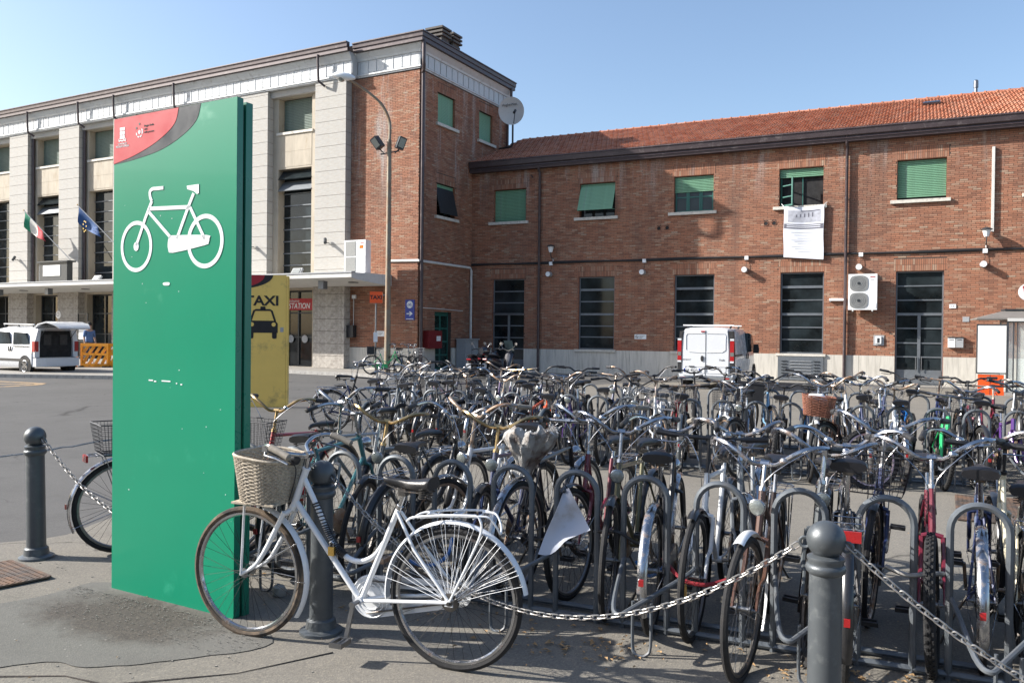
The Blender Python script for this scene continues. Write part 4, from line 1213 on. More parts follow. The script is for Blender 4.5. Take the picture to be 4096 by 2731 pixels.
for x, z, w in ((.35, 1.335, .04), (.40, 1.33, .02), (.47, 1.335, .08), (.60, 1.325, .01), (.64, 1.32, .015)): mb.box(x, x + w, -.002, 0, z, z + .007)
for k in range(16):
    x, z = rnd.uniform(.02, 1.08), rnd.uniform(.03, 2.6); w = rnd.uniform(.002, .006); mb.box(x, x + w, -.0015, 0, z, z + w * rnd.uniform(.5, 2))
mb.build('sticker_residue', M['white_plastic'], sg, smooth=False)

# ------------------------------------------------------------------ yellow taxi totem
tx = thing('taxi_totem', 'tall yellow taxi rank totem partly hidden behind the green totem', 'sign', (-5.95, 17.8, 0), radians(0))
MB().box(0, 1.08, 0, .03, 0, 2.84).build('front_panel', M['sign_yellow'], tx, smooth=False)
MB().box(.03, 1.06, .03, .09, 0, 2.80).build('core', M['dark_in'], tx, smooth=False)
MB().box(1.085, 1.12, .0, .12, 0, 2.82).build('side_panel', M['sign_yellow'], tx, smooth=False)
o2 = [(.80 * cos(radians(a)), 2.84 - .30 * sin(radians(a))) for a in range(0, 91, 6)]
flat(tx, 'corner_emblem_field', [[(.002, 2.839)] + [(x, z - .001) for x, z in o2]], M['black_print'], -.003)
i2 = [(.62 * cos(radians(a)), 2.838 - .27 * sin(radians(a))) for a in range(0, 91, 6)]
flat(tx, 'corner_emblem_disc', [[(.004, 2.838)] + [(x, z - .001) for x, z in i2]], M['sign_red'], -.006, -.0031)
text('taxi_lettering', 'TAXI', .29, M['black_print'], tx, (.56, -.004, 2.28), bold=.008, sx=1.15)
mb = MB(); cx = .585
mb.prism([(cx - .27, 1.86), (cx + .27, 1.86), (cx + .32, 1.80), (cx + .32, 1.60), (cx - .32, 1.60), (cx - .32, 1.80)], -.005, 0)
stroke(mb, [(cx - .265, 1.85), (cx - .19, 2.07), (cx - .15, 2.09), (cx + .15, 2.09), (cx + .19, 2.07), (cx + .265, 1.85)], .042, -.005)
mb.prism([(cx - .06, 2.10), (cx + .06, 2.10), (cx + .05, 2.165), (cx - .05, 2.165)], -.005, 0)
for s in (-1, 1): mb.prism([(cx + s * .25 + dx, z) for dx, z in ((-.05, 1.61), (.05, 1.61), (.05, 1.50), (.03, 1.475), (-.03, 1.475), (-.05, 1.50))], -.005, 0)
pc = mb.build('taxi_pictogram', M['black_print'], tx, smooth=False)
for s in (-1, 1): MB().prism([(cx + s * .235 + .045 * cos(q), 1.78 + .045 * sin(q)) for q in [i * pi / 8 for i in range(16)]], -.009, -.0052).build('headlight', M['sign_yellow'], pc, smooth=False)
mb = MB(); mb.prism([(.96, 1.62), (1.03, 1.62), (1.03, 1.72), (.96, 1.72)], -.003, 0); mb.build('sticker', M['grey_plastic'], tx, smooth=False)

# ------------------------------------------------------------------ bollards and chains
def bollard(x, y, label, tilt=0):
    t = thing('bollard', label, 'bollard', (x, y, 0), 0, 'ball topped iron bollards linked by chains')
    t.rotation_euler = (0, tilt, 0)
    MB().lathe([(.095, 0), (.118, .004), (.116, .018), (.1, .026), (.084, .032), (.078, .075), (.066, .085), (.0655, .09)], 32).build('base', M['bollard'], t)
    MB().lathe([(.0655, .0), (.064, .09), (.062, .4), (.06, .74), (.066, .745), (.072, .752), (.075, .765), (.072, .775), (.066, .78), (.066, .79), (.070, .797), (.069, .806), (.05, .815)], 32).build('post', M['bollard'], t)
    mb = MB()
    r = .0725; mb.lathe([(r * sin(pi * i / 20), .872 - r * cos(pi * i / 20)) for i in range(2, 21)], 32); mb.build('ball', M['bollard'], t)
    return t
BL3 = [(-3.395, 5.92), (-1.03, 4.52), (1.215, 3.17), (3.45, 1.72)]
bollard(*BL3[0], 'grey iron ball topped bollard left of the green totem', radians(-1.0))
bollard(*BL3[1], 'grey iron ball topped bollard behind the white bicycle')
bollard(*BL3[2], 'nearest grey iron ball topped bollard, in front of the rack on the right')
def chain(a, b, sag, label, eyes=(1, 1)):
    a = Vector(a); b = Vector(b); L = (b - a).length
    t = thing('chain', label, 'chain', a, 0, 'galvanised chains hung between the bollards')
    n = 300; P = [a.lerp(b, i / n) - Vector((0, 0, sag * 4 * (i / n) * (1 - i / n))) for i in range(n + 1)]
    cum = [0]
    for p, q in zip(P, P[1:]): cum.append(cum[-1] + (q - p).length)
    if 'link' not in CACHE:
        mb = MB(); w, h = .0105, .0135; pts = []
        for i in range(7): q = -pi / 2 + pi * i / 6; pts.append((h + w * cos(q), w * sin(q), 0))
        for i in range(7): q = pi / 2 + pi * i / 6; pts.append((-h + w * cos(q), w * sin(q), 0))
        mb.tube(pts, .0034, 6, closed=True); CACHE['link'] = mb.mesh('link')
    s = 0; k = 0; j = 0
    while s < cum[-1]:
        while cum[j + 1] < s and j < n - 1: j += 1
        f = (s - cum[j]) / (cum[j + 1] - cum[j]); p = P[j].lerp(P[j + 1], f); d = (P[j + 1] - P[j]).normalized()
        M4 = Matrix.Translation(p - a) @ d.to_track_quat('X', 'Z').to_matrix().to_4x4() @ Matrix.Rotation((pi / 2 if k % 2 else 0) + .35 + rnd.uniform(-.1, .1), 4, 'X')
        put('link', CACHE['link'], M['chain_metal'], t, M=M4)
        s += .0345; k += 1
    for e, p, q in ((eyes[0], a, b), (eyes[1], b, a)):
        if not e: continue
        d = (p - q); d.z = 0; d.normalize()
        c = p + d * .012 - a
        MB().tube([c + Vector((d.x * cos(u), d.y * cos(u), sin(u))) * .019 for u in [i * pi / 8 for i in range(16)]], .0065, 6, closed=True).build('eye_ring', M['bollard'], t)
    return t
def be(i, j, z=.852, r=.09):
    a = Vector((*BL3[i], z)); b = Vector((*BL3[j], z)); d = (b - a).normalized()
    return a + d * r, b - d * r
a, b = be(0, 1); chain(a, b, .48, 'chain from the left bollard passing behind the green totem')
a, b = be(1, 2); chain(a, b, .50, 'chain hanging in front of the rack, from the middle to the nearest bollard')
a, b = be(2, 3); chain(a, b, .52, 'chain running from the nearest bollard out of the right edge')

# ------------------------------------------------------------------ cycle racks
def hoop_fn(w=.125, h=.855, r=.0175):
    def fn(mb):
        pts = [(-w, 0, .0)] + [(w * cos(pi - q), 0, h - w + w * sin(q)) for q in [pi * i / 12 for i in range(13)]] + [(w, 0, .0)]
        mb.tube(pts, r, 8)
    return fn
def cradle_fn(mb):
    mb.tube(spline([(-.12, 0, .40), (-.10, -.12, .375), (-.05, -.42, .27), (.0, -.50, .245), (.06, -.42, .27), (.26, -.1, .375), (.28, 0, .40)], 4), .013, 7)
def foot_fn(mb):
    mb.tube(spline([(-.045, -.36, .28), (-.045, -.36, .06), (-.03, -.37, .014), (0, -.375, .006), (.03, -.37, .014), (.05, -.36, .06), (.05, -.36, .28)], 3), .009, 6)
def rack(name_label, O, rz, t0, n, sp, group, cradles=True, both=False):
    t = thing('cycle_rack', name_label, 'bicycle rack', O, rz, group)
    for i in range(n):
        put('hoop', cached(('hoop',), hoop_fn(), 'hoop'), M['rack_galv'], t, loc=(t0 + i * sp, 0, 0))
        if cradles and i % 2 == 0:
            put('wheel_cradle', cached(('cradle',), cradle_fn, 'wheel_cradle'), M['rack_galv'], t, loc=(t0 + i * sp, 0, 0))
            put('foot_loop', cached(('foot',), foot_fn, 'foot_loop'), M['rack_galv'], t, loc=(t0 + i * sp + .08, 0, 0))
        if both and i % 2 == 0:
            put('wheel_cradle', cached(('cradle',), cradle_fn, 'wheel_cradle'), M['rack_galv'], t, M=Matrix.Translation((t0 + i * sp, 0, 0)) @ Matrix.Rotation(pi, 4, 'Z'))
    x0, x1 = t0 - .2, t0 + (n - 1) * sp + .2
    for y in (-.0, .16): MB().tube([(x0, y, .03), (x1, y, .03)], .017, 8).build('base_rail', M['rack_galv'], t)
    return t
RK = Vector((.062, 4.9, 0)); RKR = atan2(-.41, .912)
rack('front galvanised cycle rack with rows of tall hoops behind the chain', RK, RKR, -2.49, 16, .406, 'galvanised cycle racks')
def P1(t, out=0, rk=RK, r=RKR):
    """point on the rack line; `out` metres towards the camera side"""
    return Vector((rk.x + cos(r) * t + sin(r) * out, rk.y + sin(r) * t - cos(r) * out, 0))
FR = RKR - pi / 2      # heading of a bicycle pointing towards the camera side
def bike_at(t, out, face, dyaw=0, rk=RK, rr=RKR, wb=1.09, **k):
    """near wheel contact at (t, out); face 'in' = front wheel near the camera"""
    p = P1(t, out, rk, rr)
    if face == 'in':
        h = rr - pi / 2 + dyaw; p = p - Vector((cos(h), sin(h), 0)) * wb
    else: h = rr + pi / 2 + dyaw
    return dict(loc=p, rz=h, **k)
RK2 = Vector((-2.2, 11.2, 0)); RK2R = atan2(-.34, .94)
def P2(s, off): return Vector((RK2.x + cos(RK2R) * s - sin(RK2R) * off, RK2.y + sin(RK2R) * s + cos(RK2R) * off, 0))
rack('near galvanised cycle rack inside the far crowd of bicycles', P2(0, .55), RK2R, .2, 24, .39, 'galvanised cycle racks', cradles=True)
rack('far galvanised cycle rack at the back of the crowd of bicycles', P2(0, 2.9), RK2R, -.9, 27, .39, 'galvanised cycle racks', cradles=False)
# ------------------------------------------------------------------ things fixed to the buildings
def disc(name, r, y0, y1, m, parent, x, z, n=24, y=0):
    return MB().lathe([(r, -y1), (r, -y0)], n, Matrix.Translation((x, y, z)) @ Matrix.Rotation(pi / 2, 4, 'X')).build(name, m, parent)
def ac(loc, rz, label, w=.93, h=1.25, fr_=True, square=False):
    t = thing('air_conditioner', label, 'air conditioner', loc, rz, 'outdoor air conditioner units')
    MB().box(0, w, 0, .34, 0, h).build('casing', M['white_gloss'], t, smooth=False)
    for i in range(2):
        cz = h * (.26 + .48 * i); cx = w * (.37 if not square else .3)
        if square:
            MB().box(.06, w * .55, -.012, 0, cz - h * .22, cz + h * .22).build('fan_grille', M['grille'], t, smooth=False)
        else:
            n = 24; R_ = h * .22
            def se(a): return (cx + R_ * 1.08 * (abs(cos(a)) ** .6) * (1 if cos(a) > 0 else -1), cz + R_ * (abs(sin(a)) ** .6) * (1 if sin(a) > 0 else -1))
            g = MB().prism([se(2 * pi * q / n) for q in range(n)], -.015, 0).build('fan_grille', M['grille'], t, smooth=False)
            for k in range(1, 5):
                MB().tube([(cx + R_ * k / 5 * cos(2 * pi * q / 20), -.018, cz + R_ * k / 5 * sin(2 * pi * q / 20)) for q in range(20)], .004, 4, closed=True).build('guard_ring', M['dark_frame'], g)
            MB().box(cx - .04, cx + .04, -.03, -.015, cz - .04, cz + .04).build('fan_hub', M['dark_frame'], g, smooth=False)
    MB().box(w * .76, w * .93, -.004, 0, h * .9, h * .925).build('badge', M['red_refl'], t, smooth=False)
    MB().box(w * .78, w * .9, -.005, 0, h * .83, h * .85).build('badge', M['grey_plastic'], t, smooth=False)
    if square: MB().box(w * .72, w * .9, -.004, 0, h * .74, h * .83).build('sticker', M['orange_refl'], t, smooth=False)
    MB().box(w * .82, w * .97, -.008, 0, h * .05, h * .18).build('service_cover', M['white_gloss'], t, smooth=False)
    for x in (.15, w - .15): MB().bar((x, -.02, -.03), (x, .42, -.03), .04, .05).build('bracket', M['white_paint'], t, smooth=False)
    return t
ac(WL(15.38, -.5, 2.6), WR, 'white twin fan air conditioner on the brick wall beside the brown downpipe')
ac(LL(-2.75, -1.15, 3.96), LR, 'white air conditioner standing on the canopy in front of the brick tower', w=1.05, h=1.3, square=True)
labs = ['round grey wall lamp beside the first brown downpipe of the brick wing', 'round grey wall lamp between the second and third lower windows',
        'round grey wall lamp above the white van', 'round grey wall lamp above the wall air conditioner', 'round grey wall lamp above the house number right of the glass door']
for x, l in zip((3.75, 7.78, 11.74, 15.7, 19.53), labs):
    t = thing('wall_lamp', l, 'wall lamp', WL(x, 0, 0), WR, 'round lamps below the wall cable')
    MB().tube([(0, -.02, 4.12), (0, -.26, 4.12)], .105, 20).build('lamp_body', M['grey_plastic'], t)
    MB().tube([(0, -.26, 4.12), (0, -.275, 4.12)], .098, 20).build('diffuser', M['white_gloss'], t)
    MB().tube([(.03, -.05, 4.5), (.06, -.06, 4.35), (.01, -.08, 4.2)], .008, 5).build('cable', M['cable_blk'], t)
    MB().box(-.02, .12, -.1, -.01, 4.50, 4.64).build('junction_box', M['white_gloss'], t, smooth=False)
for (x, l) in ((3.88, 'old lantern wall light left end of the brick wing beside the downpipe'), (19.6, 'old lantern wall light beside the white conduit on the right')):
    t = thing('wall_lantern', l, 'lantern', WL(x, 0, 0), WR, 'lantern lights on the brick wing')
    MB().lathe([(.07, 5.02), (.13, 5.24), (.13, 5.25)], 8, Matrix.Translation((0, -.28, 0))).build('shade', M['white_gloss'], t)
    MB().lathe([(.19, 5.25), (.17, 5.28), (.03, 5.34)], 12, Matrix.Translation((0, -.28, 0))).build('cap', M['dark_frame'], t)
    MB().tube(spline([(0, -.28, 5.02), (0, -.27, 4.9), (0, -.18, 4.8), (0, -.01, 4.78)], 3), .02, 6).build('arm', M['dark_frame'], t)
    MB().tube([(0, -.03, 4.78), (.01, -.03, 4.62)], .012, 5).build('cable', M['white_gloss'], t)
t = thing('wall_cable', 'thick black cable bundle running along the brick wing above the lower windows', 'cable', WL(0, 0, 0), WR)
for k in range(3):
    pts = [(x, -.045 - .02 * (k % 2), 4.585 + .025 * k + .012 * sin(x * 1.3 + k)) for x in [i * .5 for i in range(0, 53)]]
    MB().tube(pts, .022, 5).build('cable', M['cable_blk'], t)
t = thing('shelf_light', 'white strip light on the wall beside the second downpipe', 'light', WL(14.72, 0, 0), WR)
MB().box(0, .56, -.12, -.012, 2.94, 3.02).build('casing', M['white_gloss'], t, smooth=False); MB().box(.02, .05, -.1, -.01, 2.9, 2.94).build('bracket', M['grey_plastic'], t, smooth=False)
t = thing('no_smoking_sign', 'small white no smoking sign on the brick wall left of the van', 'sign', WL(7.45, 0, 0), WR)
MB().box(0, .48, -.02, -.004, 1.47, 1.66).build('plate', M['white_gloss'], t, smooth=False)
mb = MB(); ring2(mb, .1, 1.565, .065, .065, .012, 24, -.003); mb.bar((.055, -.002, 1.61), (.145, -.002, 1.52), .006, .012); mb.bar((.06, -.002, 1.56), (.14, -.002, 1.56), .006, .014)
mb.build('symbol', M['black_print'], t, smooth=False).location = (0, -.022, 0)
for k in range(3): MB().box(.2, .42 - .05 * k, -.023, -.02, 1.6 - k * .045, 1.612 - k * .045).build('print_line', M['black_print'], t, smooth=False)
t = thing('no_smoking_sign', 'small white no smoking sign on the tower wall behind the taxi pole', 'sign', LL(-2.1, 0, 0), LR)
MB().box(0, .5, -.02, -.004, 1.46, 1.68).build('plate', M['white_gloss'], t, smooth=False)
mb = MB(); ring2(mb, .1, 1.57, .065, .065, .012, 24, -.003); mb.bar((.055, -.002, 1.615), (.145, -.002, 1.525), .006, .012); mb.build('symbol', M['black_print'], t, smooth=False).location = (0, -.022, 0)
for k in range(3): MB().box(.2, .44 - .05 * k, -.023, -.02, 1.61 - k * .05, 1.622 - k * .05).build('print_line', M['black_print'], t, smooth=False)
t = thing('intercom', 'small grey intercom on a stone plate left of the glass door', 'intercom', WL(16.2, 0, 0), WR)
MB().box(.0, .34, -.03, -.004, 1.36, 1.72).build('back_plate', M['grey_plastic'], t, smooth=False); MB().box(.07, .25, -.08, -.03, 1.42, 1.68).build('unit', M['white_gloss'], t, smooth=False); MB().box(.12, .2, -.083, -.08, 1.45, 1.62).build('keypad', M['dark_frame'], t, smooth=False)
for i, (x, l, m) in enumerate(((18.52, 'pale metal mailbox next to the glass door', 'white_gloss'), (18.76, 'grey metal mailbox, right one of the pair by the glass door', 'grey_plastic'))):
    t = thing('mailbox', l, 'mailbox', WL(x, 0, 0), WR, 'two mailboxes beside the glass door')
    MB().box(0, .22, -.13, -.012, 1.33, 1.66).build('box', M[m], t, smooth=False); MB().box(-.01, .23, -.15, -.012, 1.66, 1.69).build('lid', M['dark_frame'], t, smooth=False); MB().box(.04, .18, -.134, -.13, 1.58, 1.6).build('slot', M['dark_in'], t, smooth=False)
t = thing('house_number', 'small white house number plate reading 11', 'sign', WL(18.55, 0, 0), WR)
MB().box(0, .2, -.03, -.004, 2.66, 2.8).build('plate', M['white_gloss'], t, smooth=False); text('number', '11', .11, M['dark_frame'], t, (.1, -.032, 2.73))
tag(MB().box(0, .2, -.02, -.004, 2.2, 2.37).build('wall_plate', M['grey_plastic'], None, smooth=False), 'small blank grey plate on the bricks above the mailboxes', 'plate')
o = bpy.data.objects['wall_plate']; o.location = WL(18.95, 0, 0); o.rotation_euler = (0, 0, WR)
# banner under the fourth upper window
t = thing('banner', 'white printed banner hanging below the fourth upper window', 'banner', WL(13.1, 0, 0), WR)
def cloth(nx, nz, W, H, fn, x0=0, z0=0):
    mb = MB(); vs = []
    for j in range(nz + 1):
        for i in range(nx + 1):
            u, v = i / nx, j / nz; x, y, z = fn(u, v); vs.append((x, y, z))
    fs = [(j * (nx + 1) + i, j * (nx + 1) + i + 1, (j + 1) * (nx + 1) + i + 1, (j + 1) * (nx + 1) + i) for j in range(nz) for i in range(nx)]
    return mb.add(vs, fs)
def banf(u, v):
    sag = .05 * sin(pi * u) * (1 - v) ; w = .02 * sin(6 * u + 3 * v) + .03 * sin(3.1 * u * (1 + v)) * v + .05 * abs(u - .5) * (1 - v)
    return (.02 + 1.38 * u + .01 * sin(9 * v), -.11 - w, 6.40 - sag - v * (1.85 + .12 * u))
M['banner'] = mat('banner_cloth', (.70, .72, .78), .8, 0, .04, 3)
bn = cloth(24, 30, 1, 1, banf).build('cloth', M['banner'], t)
def patch_on(fn, u0, u1, v0, v1, m, name, nx=14, nz=8, off=.004):
    return cloth(nx, nz, 1, 1, lambda u, v: (lambda p: (p[0], p[1] - off, p[2]))(fn(u0 + (u1 - u0) * u, v0 + (v1 - v0) * v))).build(name, m, bn)
M['print_pic'] = mat('printed_photo', (.4, .41, .46), .7, 0, .3, 5); M['print_dk'] = mat('dark_print', (.13, .13, .16), .7, 0, .1, 5)
patch_on(banf, .1, .93, .07, .30, M['print_pic'], 'printed_picture')
for k in range(5): patch_on(banf, .3 + k * .1, .33 + k * .1, .1 + .01 * (5 - k), .2, M['print_dk'], 'picture_arch', 2, 4, .007)
patch_on(banf, .42, .9, .07, .09, M['print_dk'], 'picture_roof', 8, 2, .007)
patch_on(banf, .01, .99, .335, .43, M['print_dk'], 'title_band', 24, 3)
for v in (.355, .39): patch_on(banf, .08, .92, v, v + .014, M['banner'], 'title_line', 20, 2, .008)
for k, v in enumerate((.5, .55, .61, .65, .68, .72, .78, .82, .87)): patch_on(banf, .2 + .08 * (k % 3), .8 - .07 * (k % 2), v, v + .007, M['grey_plastic'], 'text_line', 12, 2)
for a, b in (((.02, -.13, 6.4), (-.08, -.02, 6.52)), ((1.4, -.13, 6.4), (1.5, -.02, 6.5))): MB().tube([a, b], .01, 5).build('tie', M['white_plastic'], t)

# satellite dish on the tower corner
t = thing('satellite_dish', 'grey satellite dish on an arm at the back corner of the tower', 'satellite dish', LL(.1, 6.4, .85), LR)
MB().tube([(-.1, 0, 9.3), (.55, 0, 9.35), (.62, 0, 9.45), (.62, 0, 10.5)], .045, 8).build('arm', M['dark_frame'], t)
Dd = Matrix.Translation((.62, -.08, 10.95)) @ Matrix.Rotation(radians(14), 4, 'X') @ Matrix.Rotation(radians(8), 4, 'Z')
mb = MB(); pr = [(.02 + .6 * i / 10, .11 * (i / 10) ** 2) for i in range(11)]
mb.lathe(pr + [(q[0] + .0, q[1] + .02) for q in reversed(pr)], 32, Dd @ Matrix.Scale(1.0, 4) @ Matrix.Rotation(pi / 2, 4, 'X'))
dish = mb.build('reflector', M['white_gloss'], t)
dx = text('dish_lettering', 'HughesNet.', .16, M['dark_frame'], t, (0, 0, 0)); dx.matrix_local = Dd @ Matrix.Translation((-.05, -.10, .28)) @ Matrix.Rotation(pi / 2, 4, 'X')
MB().tube([Dd @ Vector((.05, -.1, -.55)), Dd @ Vector((.35, -.62, -.1))], .018, 6).build('feed_arm', M['dark_frame'], t)
MB().tube([Dd @ Vector((.35, -.75, -.12)), Dd @ Vector((.33, -.5, -.02))], .06, 10).build('receiver', M['dark_frame'], t)
# little spotlights on the pilasters, floodlight and display box on the canopy
for k, (x, l) in enumerate(((-4.23, 'small black spotlight on the pilaster nearest the brick tower'), (-8.5, 'small black spotlight on the pilaster right of the green totem'), (-25.9, 'small black spotlight on the pilaster above the white car'))):
    t = thing('spotlight', l, 'spotlight', LL(x, -.37, 5.3), LR, 'small spotlights on the stone pilasters')
    MB().tube([(0, 0, 0), (-.05, -.1, .0), (-.1, -.2, .12)], .02, 6).build('arm', M['dark_frame'], t)
    MB().tube([(-.1, -.12, .16), (.1, -.34, -.02)], .07, 10).build('head', M['dark_frame'], t)
for x, l in ((-4.9, 'grey floodlight lying on the canopy edge near the brick tower'), (-17.6, 'grey floodlight on the canopy edge left of the green totem')):
    t = thing('floodlight', l, 'floodlight', LL(x, -1.6, 3.93), LR, 'floodlights on the canopy')
    mb = MB(); T = Matrix.Rotation(radians(-35), 4, 'X'); mb.box(-.25, .25, -.05, .05, .0, .3, T); mb.build('head', M['grey_plastic'], t, smooth=False)
    MB().box(-.2, .2, -.07, -.05, .04, .26, T).build('lens', M['lens'], t, smooth=False)
t = thing('display_box', 'dark display box with a white screen standing on the canopy', 'display', LL(-22.2, -1.5, 3.93), LR)
MB().box(0, 2.25, 0, .3, 0, 1.0).build('case', M['dark_frame'], t, smooth=False); MB().box(-.08, 2.4, -.08, .38, 1.0, 1.08).build('top', M['dark_frame'], t, smooth=False); MB().box(.34, 1.72, -.02, 0, .33, .86).build('screen', M['white_gloss'], t, smooth=False)
MB().box(-.1, -.05, .05, .1, 0, .85).build('side_post', M['grey_plastic'], t, smooth=False)
# flags
def flag(base, tip, label, name, cols, H, W, stars=False):
    t = thing('flag', label, 'flag', base, LR, 'flags hanging from poles over the canopy')
    v = Vector(tip)
    MB().tube([(0, 0, 0), v], .022, 6).build('pole', M['grey_plastic'], t)
    MB().lathe([(.005, -.04), (.04, 0), (.005, .05)], 8, Matrix.Translation(v)).build('finial', M['brassy'], t)
    n = len(cols); d = v.normalized()
    for i, c in enumerate(cols):
        def fn(u, w, i=i):
            s = (i + u) / n                                 # 0..1 along the hoist, from tip downwards
            p = v - d * (.1 + .9 * H * s * .75)
            return (p.x + .30 * w * sin(3 + 5 * s) + .1 * w, p.y - .15 * sin(7 * s + 2 * w) * w, p.z - w * W * (1 - .25 * s))
        cloth(6, 12, 1, 1, fn).build('cloth_band', M[c], t)
M['f_green'] = mat('flag_green', (.02, .22, .12), .8); M['f_white'] = mat('flag_white', (.62, .6, .55), .8); M['f_red'] = mat('flag_red', (.45, .03, .04), .8); M['f_blue'] = mat('flag_blue', (.02, .07, .2), .8)
flag(LL(-20.6, -.9, 5.1), (-3.1, -.5, 2.6), 'italian tricolour flag in green, white and red, left of the green totem', 'italian', ['f_green', 'f_white', 'f_red'], 2.3, .8)
flag(LL(-16.2, -.9, 5.1), (-3.1, -.5, 2.6), 'blue flag with yellow stars, right beside the green totem', 'european', ['f_blue', 'f_blue', 'f_blue'], 2.3, .8)
ef = [o for o in bpy.data.objects if o.name.startswith('flag') and o.get('label', '').startswith('blue flag')][0]
for i in range(7):
    a = 2 * pi * i / 7; mb = MB(); mb.prism([(.05 * (1 if q % 2 == 0 else .45) * cos(pi / 2 + q * pi / 5), .05 * (1 if q % 2 == 0 else .45) * sin(pi / 2 + q * pi / 5)) for q in range(10)], -.01, 0)
    s = mb.build('star', M['sign_yellow'], ef, smooth=False); s.location = (-2.35 + .12 * cos(a), -.62, 1.5 + .25 * sin(a))
# blue cycle sign, meter box, red box, cabinet
t = thing('bicycle_direction_sign', 'tall blue sign with a white bicycle disc and arrow on the tower', 'sign', LL(-.57, -.03, 0), LR)
M['sign_blue'] = mat('blue_enamel', (.01, .035, .26), .4, 0, .05, 3)
MB().box(0, .44, 0, .025, 2.13, 2.93).build('plate', M['sign_blue'], t, smooth=False)
mb = MB(); mb.prism([(.22 + .145 * cos(q), 2.74 + .145 * sin(q)) for q in [i * pi / 14 for i in range(28)]], -.003, 0); mb.build('white_disc', M['white_print'], t, smooth=False)
mb = MB()
for x in (.155, .285): ring2(mb, x, 2.715, .05, .05, .012, 20, -.006)
stroke(mb, [(.155, 2.715), (.2, 2.77), (.26, 2.77), (.215, 2.71), (.155, 2.715)], .01, -.006); stroke(mb, [(.215, 2.71), (.195, 2.79)], .01, -.006); stroke(mb, [(.285, 2.715), (.25, 2.80), (.28, 2.8)], .01, -.006)
mb.build('bicycle_symbol', M['sign_blue'], t, smooth=False)
mb = MB(); mb.prism([(.07, 2.36), (.07, 2.40), (.25, 2.40), (.18, 2.47), (.24, 2.47), (.36, 2.38), (.24, 2.29), (.18, 2.29), (.25, 2.36)], -.003, 0); mb.build('arrow', M['white_print'], t, smooth=False)
for k in range(1): MB().box(.05, .39, -.003, 0, 2.16, 2.185).build('text_line', M['white_print'], t, smooth=False)
t = thing('wall_speaker_lamp', 'grey bulkhead lamp on the tower wall above the taxi sign', 'lamp', LL(-1.85, -.02, 3.0), LR)
MB().box(-.3, .3, -.1, 0, .1, .16).build('bracket', M['grey_plastic'], t, smooth=False); MB().tube([(0, -.12, .05), (.25, -.22, -.03)], .07, 10).build('head', M['grey_plastic'], t)
t = thing('meter_box', 'black meter box with a cable beside the rough stone pier', 'box', LL(-3.25, -.02, 1.4), LR)
MB().box(-.15, .22, -.22, 0, 0, .5).build('case', M['blackp'], t, smooth=False); MB().tube([(.1, -.04, .5), (.1, -.04, 1.6)], .015, 5).build('cable', M['white_paint'], t); MB().box(.03, .2, -.08, 0, 1.6, 1.75).build('junction_box', M['white_gloss'], t, smooth=False)
M['cabinet_red'] = mat('cabinet_red', (.16, .012, .016), .5, 0, .08, 4)
t = thing('red_box', 'red fire hose cabinet on the tower side wall', 'box', LL(0, .38, 0), LR)
MB().box(.0, .3, 0, .95, 1.0, 1.72).build('case', M['cabinet_red'], t, smooth=False); MB().box(.3, .304, .55, .85, 1.3, 1.5).build('notice', M['white_gloss'], t, smooth=False)
t = thing('electric_cabinet', 'grey electric cabinet in the corner between the tower and the brick wing', 'cabinet', LL(.1, 2.75, .1), LR)
MB().box(0, .45, 0, 1.05, 0, 1.25).build('case', M['grey_plastic'], t, smooth=False); MB().box(-.02, .5, -.03, 1.08, 1.25, 1.3).build('top', M['grey_plastic'], t, smooth=False); MB().box(.45, .456, .5, .51, .05, 1.2).build('door_seam', M['dark_frame'], t, smooth=False)

# ------------------------------------------------------------------ lamp post, taxi pole
PLb = Vector((-4.5, 29.9, .10))
t = thing('lamp_post', 'tall curved lamp post with twin floodlights halfway up', 'lamp post', PLb, 0)
t.scale = (1.045,) * 3
M['pole_paint'] = mat('faded_pole_paint', (.24, .21, .16), .55, .2, .1, 4, dirt=(.26, .13, .06), dscale=1.5, dlo=.45, dhi=.7)
MB().lathe([(.11, 0), (.10, 2.0), (.085, 5.0), (.075, 8.1)], 14).build('pole', M['pole_paint'], t)
MB().tube(spline([(0, 0, 8.05), (0, 0, 8.7), (-.24, -.05, 9.25), (-.6, -.12, 9.6), (-1.05, -.2, 9.9), (-1.35, -.25, 10.08)], 5), [.055] * 12 + [.045] * 14, 8).build('arm', M['pole_paint'], t)
mb = MB(); hd = []
for x, w, h in ((.0, .05, .05), (-.12, .12, .12), (-.35, .17, .16), (-.6, .16, .15), (-.78, .05, .05)):
    hd.append([(-1.15 + x, -.27 + w * cos(q), 10.17 - .05 + h * sin(q) * (1 if sin(q) > 0 else .75) - x * .12) for q in [i * pi / 6 for i in range(12)]])
mb.loft(hd); lh = mb.build('lamp_head', M['white_gloss'], t)
MB().lathe([(.13, -.02), (.12, -.07), (.07, -.12), (.01, -.14)], 14, Matrix.Translation((-1.62, -.27, 10.13))).build('lamp_glass', M['lens'], lh)
MB().bar((-.3, 0, 7.6), (.35, 0, 7.72), .04, .04).build('crossbar', M['dark_frame'], t)
for s, ry in ((-1, 35), (1, 20)):
    T = Matrix.Translation((s * .42, -.08, 7.98)) @ Matrix.Rotation(s * radians(ry), 4, 'Y') @ Matrix.Rotation(s * radians(25), 4, 'Z')
    f = put('floodlight', MB().box(-.13, .13, -.1, .16, -.22, .2).mesh('floodlight', False), M['dark_frame'], t, M=T)
    put('lens', MB().box(-.1, .1, -.115, -.1, -.17, .15).mesh('lens', False), M['lens'], f)
    MB().tube([(s * .2, 0, 7.65), (s * .42, -.05, 7.85)], .02, 6).build('bracket', M['dark_frame'], t)
t = thing('taxi_pole_sign', 'orange taxi sign on a thin steel pole in front of the brick tower', 'sign', (-4.88, 29.6, .1), 0)
t.scale = (1.03,) * 3
